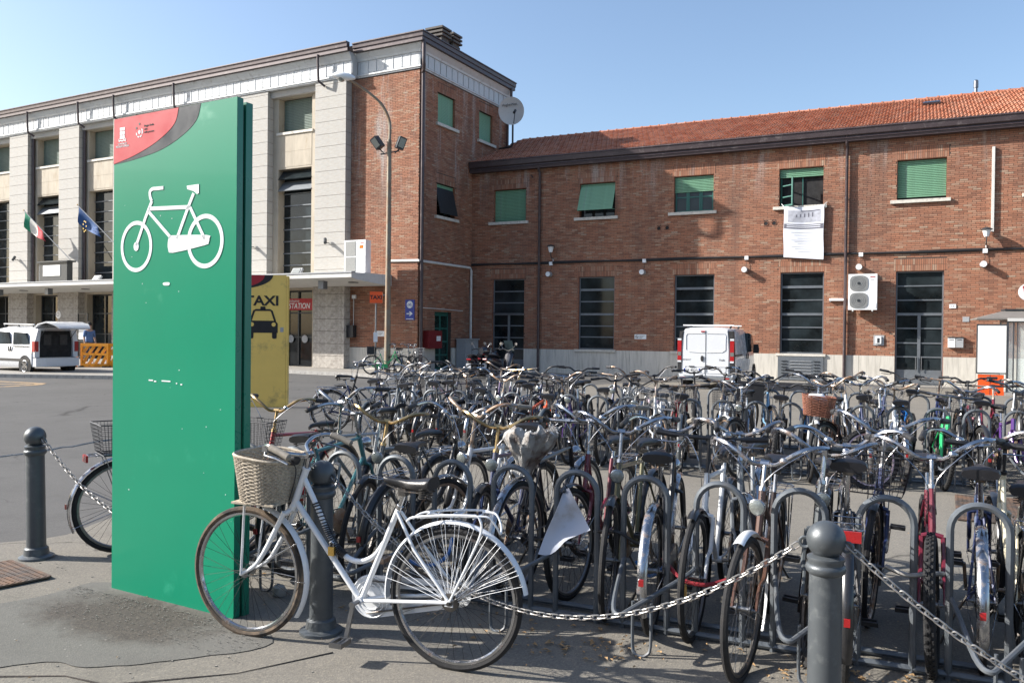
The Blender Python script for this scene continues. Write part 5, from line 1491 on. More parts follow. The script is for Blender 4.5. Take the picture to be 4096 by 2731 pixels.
M['orange_sign'] = mat('orange_enamel', (.85, .10, .015), .4, 0, .04, 3)
MB().tube([(0, 0, 0), (0, 0, 2.5)], .03, 10).build('pole', M['alu'], t)
MB().box(-.21, .22, -.06, .06, 2.5, 2.89).build('sign_box', M['orange_sign'], t, smooth=False)
text('taxi_lettering', 'TAXI', .19, M['black_print'], t, (.01, -.064, 2.69), bold=.006)
MB().box(-.07, .07, -.05, -.03, 1.15, 1.48).build('timetable', M['white_gloss'], t, smooth=False)

# ------------------------------------------------------------------ vehicles
M['van_white'] = mat('white_car_paint', (.62, .64, .665), .25, 0, .02, 1, coat=.6)
M['bumper'] = mat('grey_bumper', (.17, .18, .185), .55, 0, .08, 6)
M['car_glass'] = glass_dark('car_glass', (.02, .03, .035), .03)
def car_wheel(parent, x, y, r=.32, side=1):
    T = Matrix.Translation((x, y, r)) @ Matrix.Rotation(pi / 2, 4, 'X')
    w = MB().lathe([(r - .12, -.1), (r - .03, -.1), (r, -.06), (r, .06), (r - .03, .1), (r - .12, .1)], 24, T).build('wheel', M['tyre'], parent)
    mb = MB()
    T2 = Matrix.Translation((x, y + side * .085, r))
    mb.tube([(x + (r - .12) * cos(q), y + side * .1, r + (r - .12) * sin(q)) for q in [i * pi / 10 for i in range(20)]], .016, 5, closed=True)
    for i in range(10):
        a = 2 * pi * i / 10 + (.12 if i % 2 else -.12); mb.bar((x, y + side * .09, r), (x + (r - .12) * cos(a), y + side * .1, r + (r - .12) * sin(a)), .02, .03)
    mb.build('rim', M['alu'], w)
def body_ring(x, W, zb, zbelt, zr, tw, n=1):
    return [(x, -W * .93, zb), (x, -W, zb + .12), (x, -W, zbelt - .25), (x, -W * .97, zbelt), (x, -tw * 1.02, zr - .18), (x, -tw * .93, zr - .05), (x, -tw * .7, zr - .005), (x, 0, zr + .012),
            (x, tw * .7, zr - .005), (x, tw * .93, zr - .05), (x, tw * 1.02, zr - .18), (x, W * .97, zbelt), (x, W, zbelt - .25), (x, W, zb + .12), (x, W * .93, zb), (x, 0, zb - .02)]
# panel van: local x forward (away from the camera), rear face at x=0
hd_ = Vector((sin(radians(25)), cos(radians(25)), 0)); vr = atan2(hd_.y, hd_.x)
VB = Vector((5.93, 25.3, 0))
van = thing('delivery_van', 'white panel van with closed rear doors and roof bars parked by the wall', 'van', VB, vr)
Wv = .84
rings = [body_ring(0, Wv * .98, .32, 1.1, 1.86, Wv * .80), body_ring(.06, Wv, .3, 1.1, 1.885, Wv * .84), body_ring(1.2, Wv, .28, 1.1, 1.9, Wv * .85), body_ring(2.6, Wv, .28, 1.1, 1.9, Wv * .85), body_ring(3.3, Wv, .28, 1.1, 1.82, Wv * .82),
         body_ring(4.0, Wv * .98, .28, 1.08, 1.32, Wv * .78), body_ring(4.5, Wv * .92, .3, .9, 1.05, Wv * .7), body_ring(4.75, Wv * .8, .35, .7, .8, Wv * .6)]
MB().loft(rings).build('body', M['van_white'], van)
for s, nm in ((-1, 'right'), (1, 'left')):
    d0, d1 = (.012, .70) if s < 0 else (-.70, -.012)
    y0, y1 = (-.70, -.006) if s < 0 else (.006, .70)
    dr = MB().loft([[(-.035, y, z) for y, z in ((y0 * (1 if abs(y0) < .1 else .985), .42), (y1 * (1 if abs(y1) < .1 else .985), .42), (y1 * (1 if abs(y1) < .1 else .99), 1.2), (y1 * (1 if abs(y1) < .1 else .93), 1.80), (y0 * (1 if abs(y0) < .1 else .93), 1.80), (y0 * (1 if abs(y0) < .1 else .99), 1.2))],
                    [(.05, y, z) for y, z in ((y0, .4), (y1, .4), (y1, 1.2), (y1 * (1 if abs(y1) < .1 else .95), 1.82), (y0 * (1 if abs(y0) < .1 else .95), 1.82), (y0, 1.2))]]).build('rear_door', M['van_white'], van, smooth=False)
    p = [(-.043, s * y, z) for y, z in ((.03, 1.12), (.5, 1.14), (.6, 1.2), (.605, 1.64), (.57, 1.70), (.03, 1.71))]
    MB().tube(p, .008, 5).build('door_swage', M['van_white'], dr)
    MB().tube([(-.043, s * y, z) for y, z in ((.03, .50), (.6, .50), (.62, .70), (.03, .70), (.03, .50))], .008, 5).build('door_swage', M['van_white'], dr)
MB().tube([(-.05, -.0, .85), (-.055, -.0, 1.05)], .001, 4).build('door_seam', M['dark_frame'], van)
mb = MB(); mb.lathe([(.045, -.006), (.045, .012)], 16, Matrix.Translation((-.045, .10, .94)) @ Matrix.Scale(2.0, 4, (0, 0, 1)) @ Matrix.Rotation(-pi / 2, 4, 'Y')); mb.build('door_handle', M['blackp'], van)
MB().box(-.045, -.036, -.004, .004, .42, 1.80).build('door_gap', M['dark_frame'], van, smooth=False)
MB().tube([(-.045, .02, 1.765), (-.045, .14, 1.765)], .022, 8).build('brake_light', M['red_refl'], van)
for s in (-1, 1):
    MB().box(-.02, .12, *( (-.875, -.735) if s < 0 else (.735, .875) ), .40, 1.80).build('corner_pillar', M['bumper'], van, smooth=False) if False else None
    y0, y1 = sorted((s * .735, s * .86))
    MB().loft([[(-.03, y, z) for y, z in ((y0, .5), (y1, .5), (y1 * .99, 1.2), (y1 * .93, 1.78), (y0 * .96, 1.78), (y0, 1.2))], [(.1, y * (1.01), z) for y, z in ((y0, .5), (y1, .5), (y1 * .99, 1.2), (y1 * .93, 1.78), (y0 * .96, 1.78), (y0, 1.2))]]).build('corner_pillar', M['blackp'], van, smooth=False)
    MB().box(-.05, .06, y0 + .005, y1 + .0, .88, 1.48).build('tail_light', M['red_refl'], van)
    MB().box(-.054, .05, y0 + .012, y1 - .012, 1.02, 1.14).build('reversing_lens', M['lens'], van)
    for z in (.82, 1.49): MB().box(-.045, .05, y0 + .01, y1 - .002, z, z + .06).build('hinge_cap', M['van_white'], van)
MB().loft([[(x, y, z) for y, z in ((-.85, .28), (.85, .28), (.85, .38), (-.85, .38))] for x in (-.13, .1)]).build('bumper', M['bumper'], van)
for s in (-1, 1): MB().box(-.135, -.13, s * .66 - .08, s * .66 + .08, .33, .37).build('reflector', M['red_refl'], van, smooth=False)
pl = MB().box(-.055, -.04, .16, .66, .52, .635).build('number_plate', M['white_gloss'], van, smooth=False)
MB().box(-.057, -.055, .61, .66, .522, .633).build('plate_band', M['sign_blue'], pl, smooth=False); MB().box(-.057, -.055, .16, .20, .522, .633).build('plate_band', M['sign_blue'], pl, smooth=False)
RV = (pi / 2, 0, -pi / 2)
text('plate_number', 'DR 805XL', .105, M['black_print'], pl, (-.058, .405, .577), rot=RV, sx=.85)
text('maker_lettering', 'RENAULT', .055, M['dark_frame'], van, (-.04, .58, .90), rot=RV, sx=1.1)
text('model_lettering', 'Trafic', .08, M['dark_frame'], van, (-.04, -.5, .90), rot=RV)
MB().tube([(-.05, .33, .69), (-.06, .5, .69)], .02, 6).build('plate_lamp', M['blackp'], van)
for x in (.35, 1.7):
    b_ = MB().bar((x, -.78, 1.96), (x, .78, 1.96), .06, .035).build('roof_bar', M['white_gloss'], van, smooth=False)
    for s in (-1, 1): MB().bar((x, s * .66, 1.86), (x, s * .7, 1.95), .03, .05).build('roof_bar_foot', M['blackp'], b_, smooth=False)
for s in (-1, 1):
    MB().bar((.25, s * (Wv + .004), 1.04), (1.5, s * (Wv + .004), 1.04), .02, .05).build('door_rail', M['blackp'], van, smooth=False)
    MB().loft([[(x, s * (Wv + o), z) for x, z in ((2.55, 1.1), (3.5, 1.12), (3.95, 1.15), (3.45, 1.68), (2.62, 1.74))] for o in (-.12, .002)]).build('side_window', M['car_glass'], van, smooth=False)
    MB().box(2.5, 2.51, *sorted((s * (Wv - .01), s * (Wv + .003))), .35, 1.75).build('door_gap', M['dark_frame'], van, smooth=False)
    for x in (2.3, 2.6): MB().bar((x, s * (Wv + .015), .90), (x, s * (Wv + .015), 1.06), .02, .03).build('side_handle', M['blackp'], van, smooth=False)
    mb = MB(); mb.loft([[(3.5 + dx, s * (Wv + .12 + w), 1.22 + h) for w, h in ((-.09, -.15), (.09, -.15), (.1, .0), (.07, .14), (-.07, .14))] for dx in (-.05, .06)]); mb.build('mirror', M['blackp'], van)
    for x in (.95, 3.95): car_wheel(van, x, s * (Wv - .1), .32, s)
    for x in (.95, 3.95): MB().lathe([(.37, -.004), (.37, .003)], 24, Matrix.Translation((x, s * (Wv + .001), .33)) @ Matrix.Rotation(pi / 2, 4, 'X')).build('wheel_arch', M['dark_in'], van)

# small white family car with its tailgate open, parked along the station (local x forward = towards the left)
cr = LR + pi
CB = Vector((-16.25, 29.5, 0))
car = thing('family_car', 'white family car with its tailgate open beside orange barriers', 'car', CB, cr)
Wc = .83
def cring(x, W, zb, zr, tw): return body_ring(x, W, zb, 1.0, zr, tw)
rings = [cring(.12, Wc, .28, 1.66, Wc * .80), cring(.8, Wc, .26, 1.70, Wc * .82), cring(1.8, Wc, .26, 1.72, Wc * .82), cring(2.6, Wc, .26, 1.62, Wc * .78), cring(3.1, Wc * .97, .26, 1.16, Wc * .72), cring(3.6, Wc * .9, .28, .98, Wc * .66), cring(3.9, Wc * .75, .3, .7, Wc * .5)]
MB().loft(rings).build('body', M['van_white'], car)
MB().loft([[(x, y, z) for y, z in ((-.60, .62), (.60, .62), (.61, 1.2), (.53, 1.55), (-.53, 1.55), (-.61, 1.2))] for x in (.06, .13)]).build('boot_opening', M['dark_in'], car, smooth=False)
for s in (-1, 1): MB().box(.04, .06, s * .3 - .14, s * .3 + .14, 1.05, 1.42).build('rear_seat', M['blackp'], car)
for s in (-1, 1):
    y0, y1 = sorted((s * .625, s * .80))
    MB().loft([[(x, y, z) for y, z in ((y0, .62), (y1, .62), (y1, 1.15), (y1 * .86, 1.58), (y0 * .9, 1.60), (y0, 1.15))] for x in (-.02, .2)]).build('rear_pillar', M['van_white'], car)
    MB().box(-.035, .12, *sorted((s * .67, s * .815)), .82, 1.18).build('tail_light', M['red_refl'], car)
    for x0, x1, zt in ((.3, 1.25, 1.5), (1.35, 2.25, 1.52)):
        MB().loft([[(x, s * (Wc + o), z) for x, z in ((x0, 1.08), (x1, 1.06), (x1 - .02, zt), (x0 + .25, zt - .03))] for o in (-.14, -.03)]).build('side_window', M['car_glass'], car, smooth=False)
    MB().loft([[(x, s * (Wc + o), z) for x, z in ((2.3, 1.06), (2.95, 1.08), (2.45, 1.5), (2.3, 1.52))] for o in (-.14, -.03)]).build('side_window', M['car_glass'], car, smooth=False)
    MB().bar((.2, s * (Wc + .003), .52), (3.0, s * (Wc + .003), .52), .02, .09).build('rub_strip', M['blackp'], car, smooth=False)
    MB().bar((.25, s * (Wc + .003), 1.0), (1.2, s * (Wc + .003), 1.0), .012, .03).build('door_rail', M['dark_frame'], car, smooth=False)
    for x in (1.32, 1.45): MB().bar((x, s * (Wc + .012), .82), (x, s * (Wc + .012), 1.0), .02, .03).build('door_handle', M['blackp'], car, smooth=False)
    MB().bar((.3, s * .62, 1.77), (2.1, s * .62, 1.79), .04, .04).build('roof_rail', M['white_gloss'], car, smooth=False)
    for x in (.35, 1.2, 2.05): MB().bar((x, s * .62, 1.68), (x, s * .62, 1.77), .04, .04).build('rail_foot', M['dark_frame'], car, smooth=False)
    for x in (.50, 3.0): car_wheel(car, x, s * (Wc - .09), .31, s)
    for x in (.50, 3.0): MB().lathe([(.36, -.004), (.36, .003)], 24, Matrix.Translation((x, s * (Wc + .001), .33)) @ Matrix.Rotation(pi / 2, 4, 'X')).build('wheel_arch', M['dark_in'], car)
MB().loft([[(x, y, z) for y, z in ((-.80, .3), (.80, .3), (.8, .60), (-.8, .60))] for x in (-.1, .14)]).build('bumper', M['van_white'], car)
tgp = [(.3, 1.69, .60), (.05, 1.80, .66), (-.45, 1.88, .68), (-.85, 1.80, .66), (-1.05, 1.68, .58)]
tg = MB().loft([[(x, y * w, z) for y, w_ in ((-1, 0), (-.5, 0), (0, 0), (.5, 0), (1, 0))] + [(x, y * w * .98, z - .05) for y in (1, .5, 0, -.5, -1)] for x, z, w in tgp]).build('tailgate', M['van_white'], car)
MB().loft([[(x, y * w * .9, z - .062) for y in (-1, 0, 1)] + [(x, y * w * .9, z - .052) for y in (1, 0, -1)] for x, z, w in tgp[1:]]).build('tailgate_lining', M['blackp'], tg, smooth=False)
for y in (-.58, .58): MB().tube([(.1, y, 1.25), (-.4, y, 1.72)], .012, 6).build('gas_strut', M['dark_frame'], car)

# orange plastic barriers beside the car
M['orange_plastic'] = mat('orange_plastic', (.88, .34, .02), .5, 0, .1, 4, dirt=(.4, .2, .08), dscale=4)
def barrier(loc, rz, label):
    t = thing('road_barrier', label, 'barrier', loc, rz, 'orange plastic barriers on the footway')
    mb = MB(); W, H = 1.2, .95
    mb.box(0, W, -.04, .04, 0, .14); mb.box(0, W, -.04, .04, H - .12, H); mb.box(0, .08, -.04, .04, .14, H - .12); mb.box(W - .08, W, -.04, .04, .14, H - .12); mb.box(.08, W - .08, -.04, .04, .47, .56)
    for z0, z1 in ((.14, .47), (.56, H - .12)):
        for k in range(4):
            x = .1 + k * .27; s = 1 if k < 2 else 1
            mb.bar((x, 0, z0), (x + .2, 0, z1), .1, .06, up=(0, 1, 0))
    mb.build('panel', M['orange_plastic'], t, smooth=False)
    for x in (.1, W - .1): MB().box(x - .04, x + .04, -.25, .25, .0, .05).build('foot', M['tyre'], t, smooth=False)
for x, y, r, l in ((-18.55, 32.8, .25, 'orange road barrier half hidden behind the open tailgate'), (-17.3, 33.2, -.12, 'orange road barrier in the middle of its row'), (-16.15, 33.1, .02, 'orange road barrier next to the green totem')):
    barrier(Vector((x, y, .11)), r, l)
t = thing('notice_frame', 'black framed notice stand behind the orange barriers', 'notice board', LL(-20.0, -.9, .11), LR)
mb = MB()
for x in (0, .75): mb.box(x, x + .05, 0, .05, 0, 2.3)
for z in (.1, .9, 1.6, 2.25): mb.box(.05, .75, .01, .04, z, z + .05)
mb.build('frame', M['dark_frame'], t, smooth=False); MB().box(.1, .7, .0, .01, 1.0, 1.55).build('notice', M['white_gloss'], t, smooth=False)
t = thing('no_smoking_sign', 'round white no smoking notice on a pier above the car', 'sign', LL(-22.3, -.42, 2.35), LR)
disc('disc', .2, 0, .02, M['white_gloss'], t, 0, 0); mb = MB(); ring2(mb, 0, 0.02, .11, .11, .02, 20, -.003); mb.build('symbol', M['dark_frame'], t, smooth=False).location = (0, -.022, 0)

# ------------------------------------------------------------------ person in a blue shirt by the entrance
M['skin'] = mat('skin', (.42, .26, .19), .6); M['shirt'] = mat('blue_shirt', (.09, .16, .32), .8, bmp=.2); M['trouser'] = mat('dark_trousers', (.05, .055, .07), .85); M['hair'] = mat('dark_hair', (.03, .022, .018), .7)
def skin_mesh(name, verts, edges, radii, m, parent, root=0):
    me = bpy.data.meshes.new(name); me.from_pydata(verts, edges, []); o = bpy.data.objects.new(name, me); COL.objects.link(o)
    sm = o.modifiers.new('s', 'SKIN'); o.modifiers.new('u', 'SUBSURF').levels = 2
    for i, r in enumerate(radii):
        me.skin_vertices[0].data[i].radius = r if isinstance(r, tuple) else (r, r)
    me.skin_vertices[0].data[root].use_root = True
    dg = bpy.context.evaluated_depsgraph_get(); me2 = bpy.data.meshes.new_from_object(o.evaluated_get(dg))
    bpy.data.objects.remove(o); me2.materials.clear(); me2.materials.append(None)
    me2.polygons.foreach_set("use_smooth", [True] * len(me2.polygons))
    return put(name, me2, m, parent)
t = thing('person', 'person in a blue shirt standing behind the orange barriers', 'person', (-18.55, 36.3, .11), radians(60))
V_ = [(0, 0, .95), (0, 0, 1.2), (0, 0, 1.42), (0, 0, 1.52), (0, -.02, 1.62), (0, -.01, 1.72), (-.19, 0, 1.42), (-.25, .0, 1.15), (-.25, -.06, .92), (-.25, -.09, .83), (.19, 0, 1.42), (.25, .02, 1.15), (.26, -.06, .92), (.26, -.09, .83),
      (-.1, 0, .88), (-.11, .0, .5), (-.12, .02, .08), (-.12, -.14, .03), (.1, 0, .88), (.12, -.02, .5), (.13, .0, .08), (.14, -.16, .03)]
E_ = [(0, 1), (1, 2), (2, 3), (3, 4), (4, 5), (2, 6), (6, 7), (7, 8), (8, 9), (2, 10), (10, 11), (11, 12), (12, 13), (0, 14), (14, 15), (15, 16), (16, 17), (0, 18), (18, 19), (19, 20), (20, 21)]
R_ = [(.14, .1), (.14, .1), (.14, .1), .055, (.08, .1), (.07, .085), .06, .045, .033, .035, .06, .045, .033, .035, .085, .06, .042, .035, .085, .06, .042, .035]
skin_mesh('body', V_, E_, R_, M['skin'], t)
skin_mesh('shirt', [(0, 0, .80), (0, 0, 1.15), (0, .0, 1.46)] + [V_[i] for i in (6, 7, 10, 11)], [(0, 1), (1, 2), (2, 3), (3, 4), (2, 5), (5, 6)], [(.19, .14), (.18, .13), (.15, .12), .075, .062, .075, .062], M['shirt'], t)
skin_mesh('trousers', [V_[i] for i in (0, 14, 15, 16, 18, 19, 20)], [(0, 1), (1, 2), (2, 3), (0, 4), (4, 5), (5, 6)], [(.16, .12), .1, .075, .06, .1, .075, .06], M['trouser'], t)
MB().lathe([(.1, 1.66), (.105, 1.72), (.09, 1.79), (.04, 1.83), (.005, 1.835)], 14, Matrix.Translation((0, .01, 0))).build('hair', M['hair'], t)

# ------------------------------------------------------------------ scooters by the brick wing door
M['scooter_black'] = mat('black_scooter_paint', (.012, .013, .02), .22, 0, .1, 8, coat=.7)
def scooter(loc, rz, label, screen=False):
    t = thing('motor_scooter', label, 'scooter', loc, rz, 'dark scooters parked by the brick wing')
    for x in (0, 1.3): 
        T = Matrix.Translation((x, 0, .26)) @ Matrix.Rotation(pi / 2, 4, 'X')
        MB().lathe([(.14, -.05), (.24, -.055), (.26, -.02), (.26, .02), (.24, .055), (.14, .05)], 18, T).build('wheel', M['tyre'], t)
    def el(x, w, z0, z1): return [(x, w * cos(q), (z0 + z1) / 2 + (z1 - z0) / 2 * sin(q)) for q in [i * pi / 6 for i in range(12)]]
    MB().loft([el(-.38, .04, .62, .72), el(-.25, .14, .5, .78), (el(.1, .18, .35, .80)), el(.42, .16, .28, .74), el(.55, .14, .22, .4), el(.9, .15, .2, .36), el(1.02, .2, .24, .9), el(1.14, .2, .45, .98), el(1.24, .1, .6, .9)]).build('body', M['scooter_black'], t)
    MB().loft([el(-.3, .1, .76, .84), el(-.1, .15, .76, .87), el(.2, .16, .74, .84), el(.45, .1, .72, .8)]).build('seat', M['saddle'], t)
    MB().loft([el(1.12, .06, .2, .5), el(1.3, .08, .44, .56), el(1.5, .05, .36, .46)]).build('front_mudguard', M['scooter_black'], t)
    MB().tube(spline([(.95, -.34, 1.0), (1.02, -.2, 1.04), (1.04, 0, .98), (1.02, .2, 1.04), (.95, .34, 1.0)], 4), .018, 7).build('handlebar', M['blackp'], t)
    for s in (-1, 1): MB().tube([(1.0, s * .22, 1.05), (1.04, s * .34, 1.22)], .008, 5).build('mirror_stem', M['chrome'], t); MB().lathe([(.06, 0), (.05, .02), (.01, .03)], 12, Matrix.Translation((1.04, s * .36, 1.24)) @ Matrix.Rotation(pi / 2, 4, 'Y')).build('mirror', M['chrome'], t)
    MB().tube([(-.4, -.08, .68), (-.4, .08, .68)], .035, 8).build('tail_light', M['red_refl'], t)
    MB().box(-.43, -.42, -.09, .09, .38, .54).build('number_plate', M['white_gloss'], t, smooth=False)
    MB().tube([(.0, -.16, .28), (-.35, -.17, .36)], .05, 8).build('exhaust', M['rusty_chrome'], t)
    if screen:
        MB().loft([el(-.62, .1, .86, 1.1), el(-.5, .18, .84, 1.16), el(-.3, .17, .84, 1.14)]).build('top_box', M['scooter_black'], t)
        cloth(6, 6, 1, 1, lambda u, v: (1.18 - .18 * v, -.2 + .4 * u, .95 + .42 * v)).build('windscreen', M['car_glass'], t)
    return t
scooter((-1.45, 30.3, 0), WR + radians(100), 'black motor scooter with a number plate next to the grey cabinet')
scooter((-.75, 30.6, 0), WR + radians(80), 'dark scooter with a top box, closest to the brick wing door', True)
scooter((-1.1, 31.3, 0), WR + radians(95), 'black scooter half hidden behind the other two', False)

# ------------------------------------------------------------------ telephone booth at the right edge
M['booth_white'] = mat('booth_poster_white', (.78, .79, .76), .5, 0, .02, 2); M['booth_roof'] = mat('booth_roof', (.2, .185, .17), .5, .2, .08, 3)
M['booth_back'] = mat('booth_back_panel', (.27, .235, .2), .5, 0, .06, 3); M['clear'] = clear_glass('clear_glass')
BT = Vector((14.33, 23.96, 0)); BR = radians(-22)
t = thing('phone_booth', 'grey telephone booth with a white poster panel and orange base', 'phone booth', BT, BR)
MB().box(-.05, 1.6, -.05, 1.3, 0, .09).build('base', M['kerb'], t, smooth=False)
f_ = MB()
for x, y in ((0, 0), (1.5, 0), (0, 1.2), (1.5, 1.2)): f_.box(x, x + .05, y, y + .05, .09, 2.13)
f_.box(.16, .19, 0, .05, .09, 2.13); f_.box(.26, .28, 0, .05, .09, 2.13)
f_.box(0, 1.55, 0, .05, 2.13, 2.2); f_.box(0, 1.55, 1.2, 1.25, 2.13, 2.2); f_.box(0, .05, .05, 1.2, 2.13, 2.2); f_.box(1.5, 1.55, .05, 1.2, 2.13, 2.2)
f_.build('frame', M['alu'], t, smooth=False)
MB().box(.05, .16, .02, .03, .1, 2.12).build('side_glass', M['clear'], t, smooth=False); MB().box(.28, .62, .02, .03, .1, 2.12).build('front_glass', M['clear'], t, smooth=False)
MB().box(.01, .03, .06, 1.19, .1, 2.12).build('side_glass', M['clear'], t, smooth=False)
MB().box(.05, 1.5, 1.21, 1.23, .1, 2.13).build('back_wall', M['clear'], t, smooth=False)
MB().box(.66, 1.5, .55, .6, .1, 2.13).build('phone_panel', M['booth_back'], t, smooth=False)
ph = MB().box(.78, 1.15, .42, .55, 1.02, 1.42).build('telephone', M['grey_plastic'], t)
MB().tube(spline([(.8, .4, 1.38), (.76, .37, 1.25), (.8, .4, 1.1)], 4), .035, 8).build('handset', M['red_refl'], ph)
MB().tube([(.8, .42, 1.05), (.74, .4, .85), (.85, .45, .9), (.9, .5, 1.02)], .008, 5).build('cord', M['alu'], ph)
MB().box(-.74, -.02, -.06, .0, .66, 2.02).build('poster_panel', M['booth_white'], t, smooth=False)
MB().box(-.77, .01, -.05, .02, .62, .66).build('poster_frame', M['alu'], t, smooth=False); MB().box(-.77, -.742, -.05, .02, .66, 2.05).build('poster_frame', M['alu'], t, smooth=False); MB().box(-.77, .01, -.05, .02, 2.02, 2.06).build('poster_frame', M['alu'], t, smooth=False)
MB().box(-.72, -.06, -.03, .02, .0, .6).build('orange_panel', M['orange_sign'], t, smooth=False)
MB().box(-.42, -.405, -.034, -.03, .02, .58).build('panel_seam', M['dark_frame'], t, smooth=False)
MB().loft([[(x, y, 2.2) for x, y in ((-.78, -.1), (1.7, -.1), (1.7, 1.35), (-.78, 1.35))], [(x, y, 2.24) for x, y in ((-.78, -.1), (1.7, -.1), (1.7, 1.35), (-.78, 1.35))], [(x, y, 2.47) for x, y in ((.02, .35), (1.3, .35), (1.3, .9), (.02, .9))]]).build('roof', M['booth_roof'], t, smooth=False)
MB().box(.0, 1.72, -.13, -.1, 2.15, 2.24).build('roof_edge', M['white_paint'], t, smooth=False)
MB().box(-.02, 1.4, .3, .95, 2.47, 2.52).build('ridge_cap', M['dark_frame'], t, smooth=False)
MB().tube([(.54, .1, 2.4), (.54, .1, 2.9)], .02, 8).build('sign_stem', M['alu'], t)
sd_ = disc('sign_disc', .25, .0, .05, M['white_gloss'], t, .54, 3.0, 32, .1)
mb = MB(); mb.tube(spline([(.42, .035, 3.13), (.44, .035, 3.0), (.54, .035, 2.90), (.66, .035, 2.88)], 5), .022, 6); mb.box(.385, .46, .02, .05, 3.1, 3.17); mb.box(.62, .70, .02, .05, 2.85, 2.92); mb.build('handset_symbol', M['red_refl'], sd_)

# ------------------------------------------------------------------ the buildings across the square (seen only as reflections in the glass)
M['ochre'] = mat('ochre_render', (.34, .23, .12), .9, 0, .1, .5); M['roof_far'] = mat('far_roof', (.2, .09, .06), .9)
for (x0, y0, x1, y1, h, l) in ((-75, 8, -62, -30, 13, 'tall ochre apartment block across the square, seen as a reflection'), (-60, -32, -8, -58, 12, 'long ochre town building behind the camera, seen as a reflection'), (-4, -60, 45, -62, 14, 'ochre corner building behind the camera to the right')):
    a = Vector((x0, y0, 0)); b = Vector((x1, y1, 0)); L = (b - a).length; r = atan2(b.y - a.y, b.x - a.x)
    t = thing('town_building', l, 'building', a, r)
    MB().box(0, L, -12, 0, 0, h).build('wall', M['ochre'], t, smooth=False)
    MB().loft([[(-.5, -12.5, h), (L + .5, -12.5, h), (L + .5, .6, h), (-.5, .6, h)], [(3, -7, h + 2.6), (L - 3, -7, h + 2.6), (L - 3, -5, h + 2.6), (3, -5, h + 2.6)]]).build('roof', M['roof_far'], t, smooth=False)
    me = MB().box(0, 1.2, .002, .05, 0, 1.9).mesh('window', False)
    for i in range(int(L / 3.4)):
        for k in range(3): put('window', me, M['green_frame'], t, loc=(1.2 + 3.4 * i, 0, 1.2 + 3.9 * k))
# ------------------------------------------------------------------ the white bicycle in front (measured on the photograph)
HB_ = thing('white_step_through_bicycle', 'white ladies bicycle with a wicker basket and skirt guard, nearest the camera', 'bicycle', (-.265, 4.024, 0), radians(159.7))
W_ = mat('chipped_white_paint', (.68, .70, .72), .32, 0.05, .05, 8, dirt=(.25, .15, .09), dscale=18, dlo=.67, dhi=.76, coat=.3)
RW = .352; WBH = 1.22
H = lambda nm, fn, m=None, parent=None, **k: (lambda mb: (fn(mb), mb.build(nm, m or W_, parent or HB_, **k))[1])(MB())
wheel_parts(HB_, 'rear_wheel', 0, RW, dict(rim=M['chrome'], tyre=M['tyre'], spoke=M['spoke_dark']), seg=72, tr=.0175, spokes=36)
wheel_parts(HB_, 'front_wheel', WBH, RW, dict(rim=M['chrome'], tyre=M['tyre_tan'], spoke=M['spoke_dark']), seg=72, tr=.0175, spokes=36)
def hframe(mb):
    mb.tube([(.93, 0, .735), (.858, 0, .925)], .0185, 14); mb.tube([(.932, 0, .725), (.934, 0, .735)], .023, 14); mb.tube([(.858, 0, .925), (.855, 0, .935)], .022, 14)
    mb.tube([(.918, 0, .755), (.54, 0, .30)], .0155, 14)
    mb.tube(spline([(.872, 0, .885), (.78, 0, .72), (.71, 0, .585), (.63, 0, .505), (.54, 0, .478), (.45, 0, .515), (.392, 0, .59)], 7), .0140, 12)
    mb.tube([(.305, 0, .785), (.52, 0, .285)], .0145, 14); mb.tube([(.52, -.035, .285), (.52, .035, .285)], .021, 16)
    for s in (-1, 1):
        mb.tube([(.313, s * .016, .755), (.2, s * .05, .585), (0, s * .064, RW)], .0082, 8); mb.tube([(.50, s * .018, .287), (.36, s * .045, .31), (0, s * .064, RW)], .0092, 8)
        mb.box(-.02, .025, s * .064 - .002, s * .064 + .002, RW - .02, RW + .02)
H('frame', hframe)
def hfork(mb):
    mb.tube([(.955, -.05, .695), (.945, 0, .712), (.955, .05, .695)], .0135, 10); mb.tube([(.93, 0, .735), (.942, 0, .71)], .02, 12)
    for s in (-1, 1): mb.tube(spline([(.955, s * .052, .705), (1.01, s * .055, .60), (1.065, s * .057, .50), (1.13, s * .058, .41), (WBH, s * .06, RW)], 6), [.0135] * 13 + [.0125] * 4 + [.011] * 4 + [.009] * 4, 10)
H('fork', hfork)
bar = H('handlebar', lambda mb: (mb.tube(spline([(.77, -.285, 1.035), (.87, -.275, 1.075), (.945, -.22, 1.07), (.95, -.14, 1.035), (.885, -.06, 1.01), (.845, 0, 1.005), (.885, .06, 1.01), (.95, .14, 1.035), (.945, .22, 1.07), (.87, .275, 1.075), (.77, .285, 1.035)], 6), .0115, 10),
      mb.tube([(.856, 0, .93), (.842, 0, 1.0)], .0112, 10), mb.tube([(.845, -.025, 1.005), (.845, .025, 1.005)], .019, 12)), M['chrome'])
for s in (-1, 1):
    H('grip', lambda mb: mb.tube([(.885, s * .272, 1.075), (.88, s * .273, 1.074), (.82, s * .282, 1.056), (.765, s * .286, 1.034), (.758, s * .287, 1.03)], [.013, .0185, .0175, .0185, .01], 12), M['grey_grip'], bar)
    H('brake_lever', lambda mb: (mb.tube([(.935, s * .235, 1.055), (.93, s * .25, 1.03), (.86, s * .262, 1.02), (.78, s * .27, .995)], [.007, .006, .006, .005], 6), mb.box(.92, .95, s * .235 - .012, s * .235 + .012, 1.045, 1.075)), M['chrome'], bar)
    H('brake_rod', lambda mb: mb.tube(spline([(.935, s * .235, 1.05), (.93, s * .12, 1.0), (.90, s * .03, .93), (.955, s * .02, .74)], 5), .003, 5), M['cable_blk'], bar)
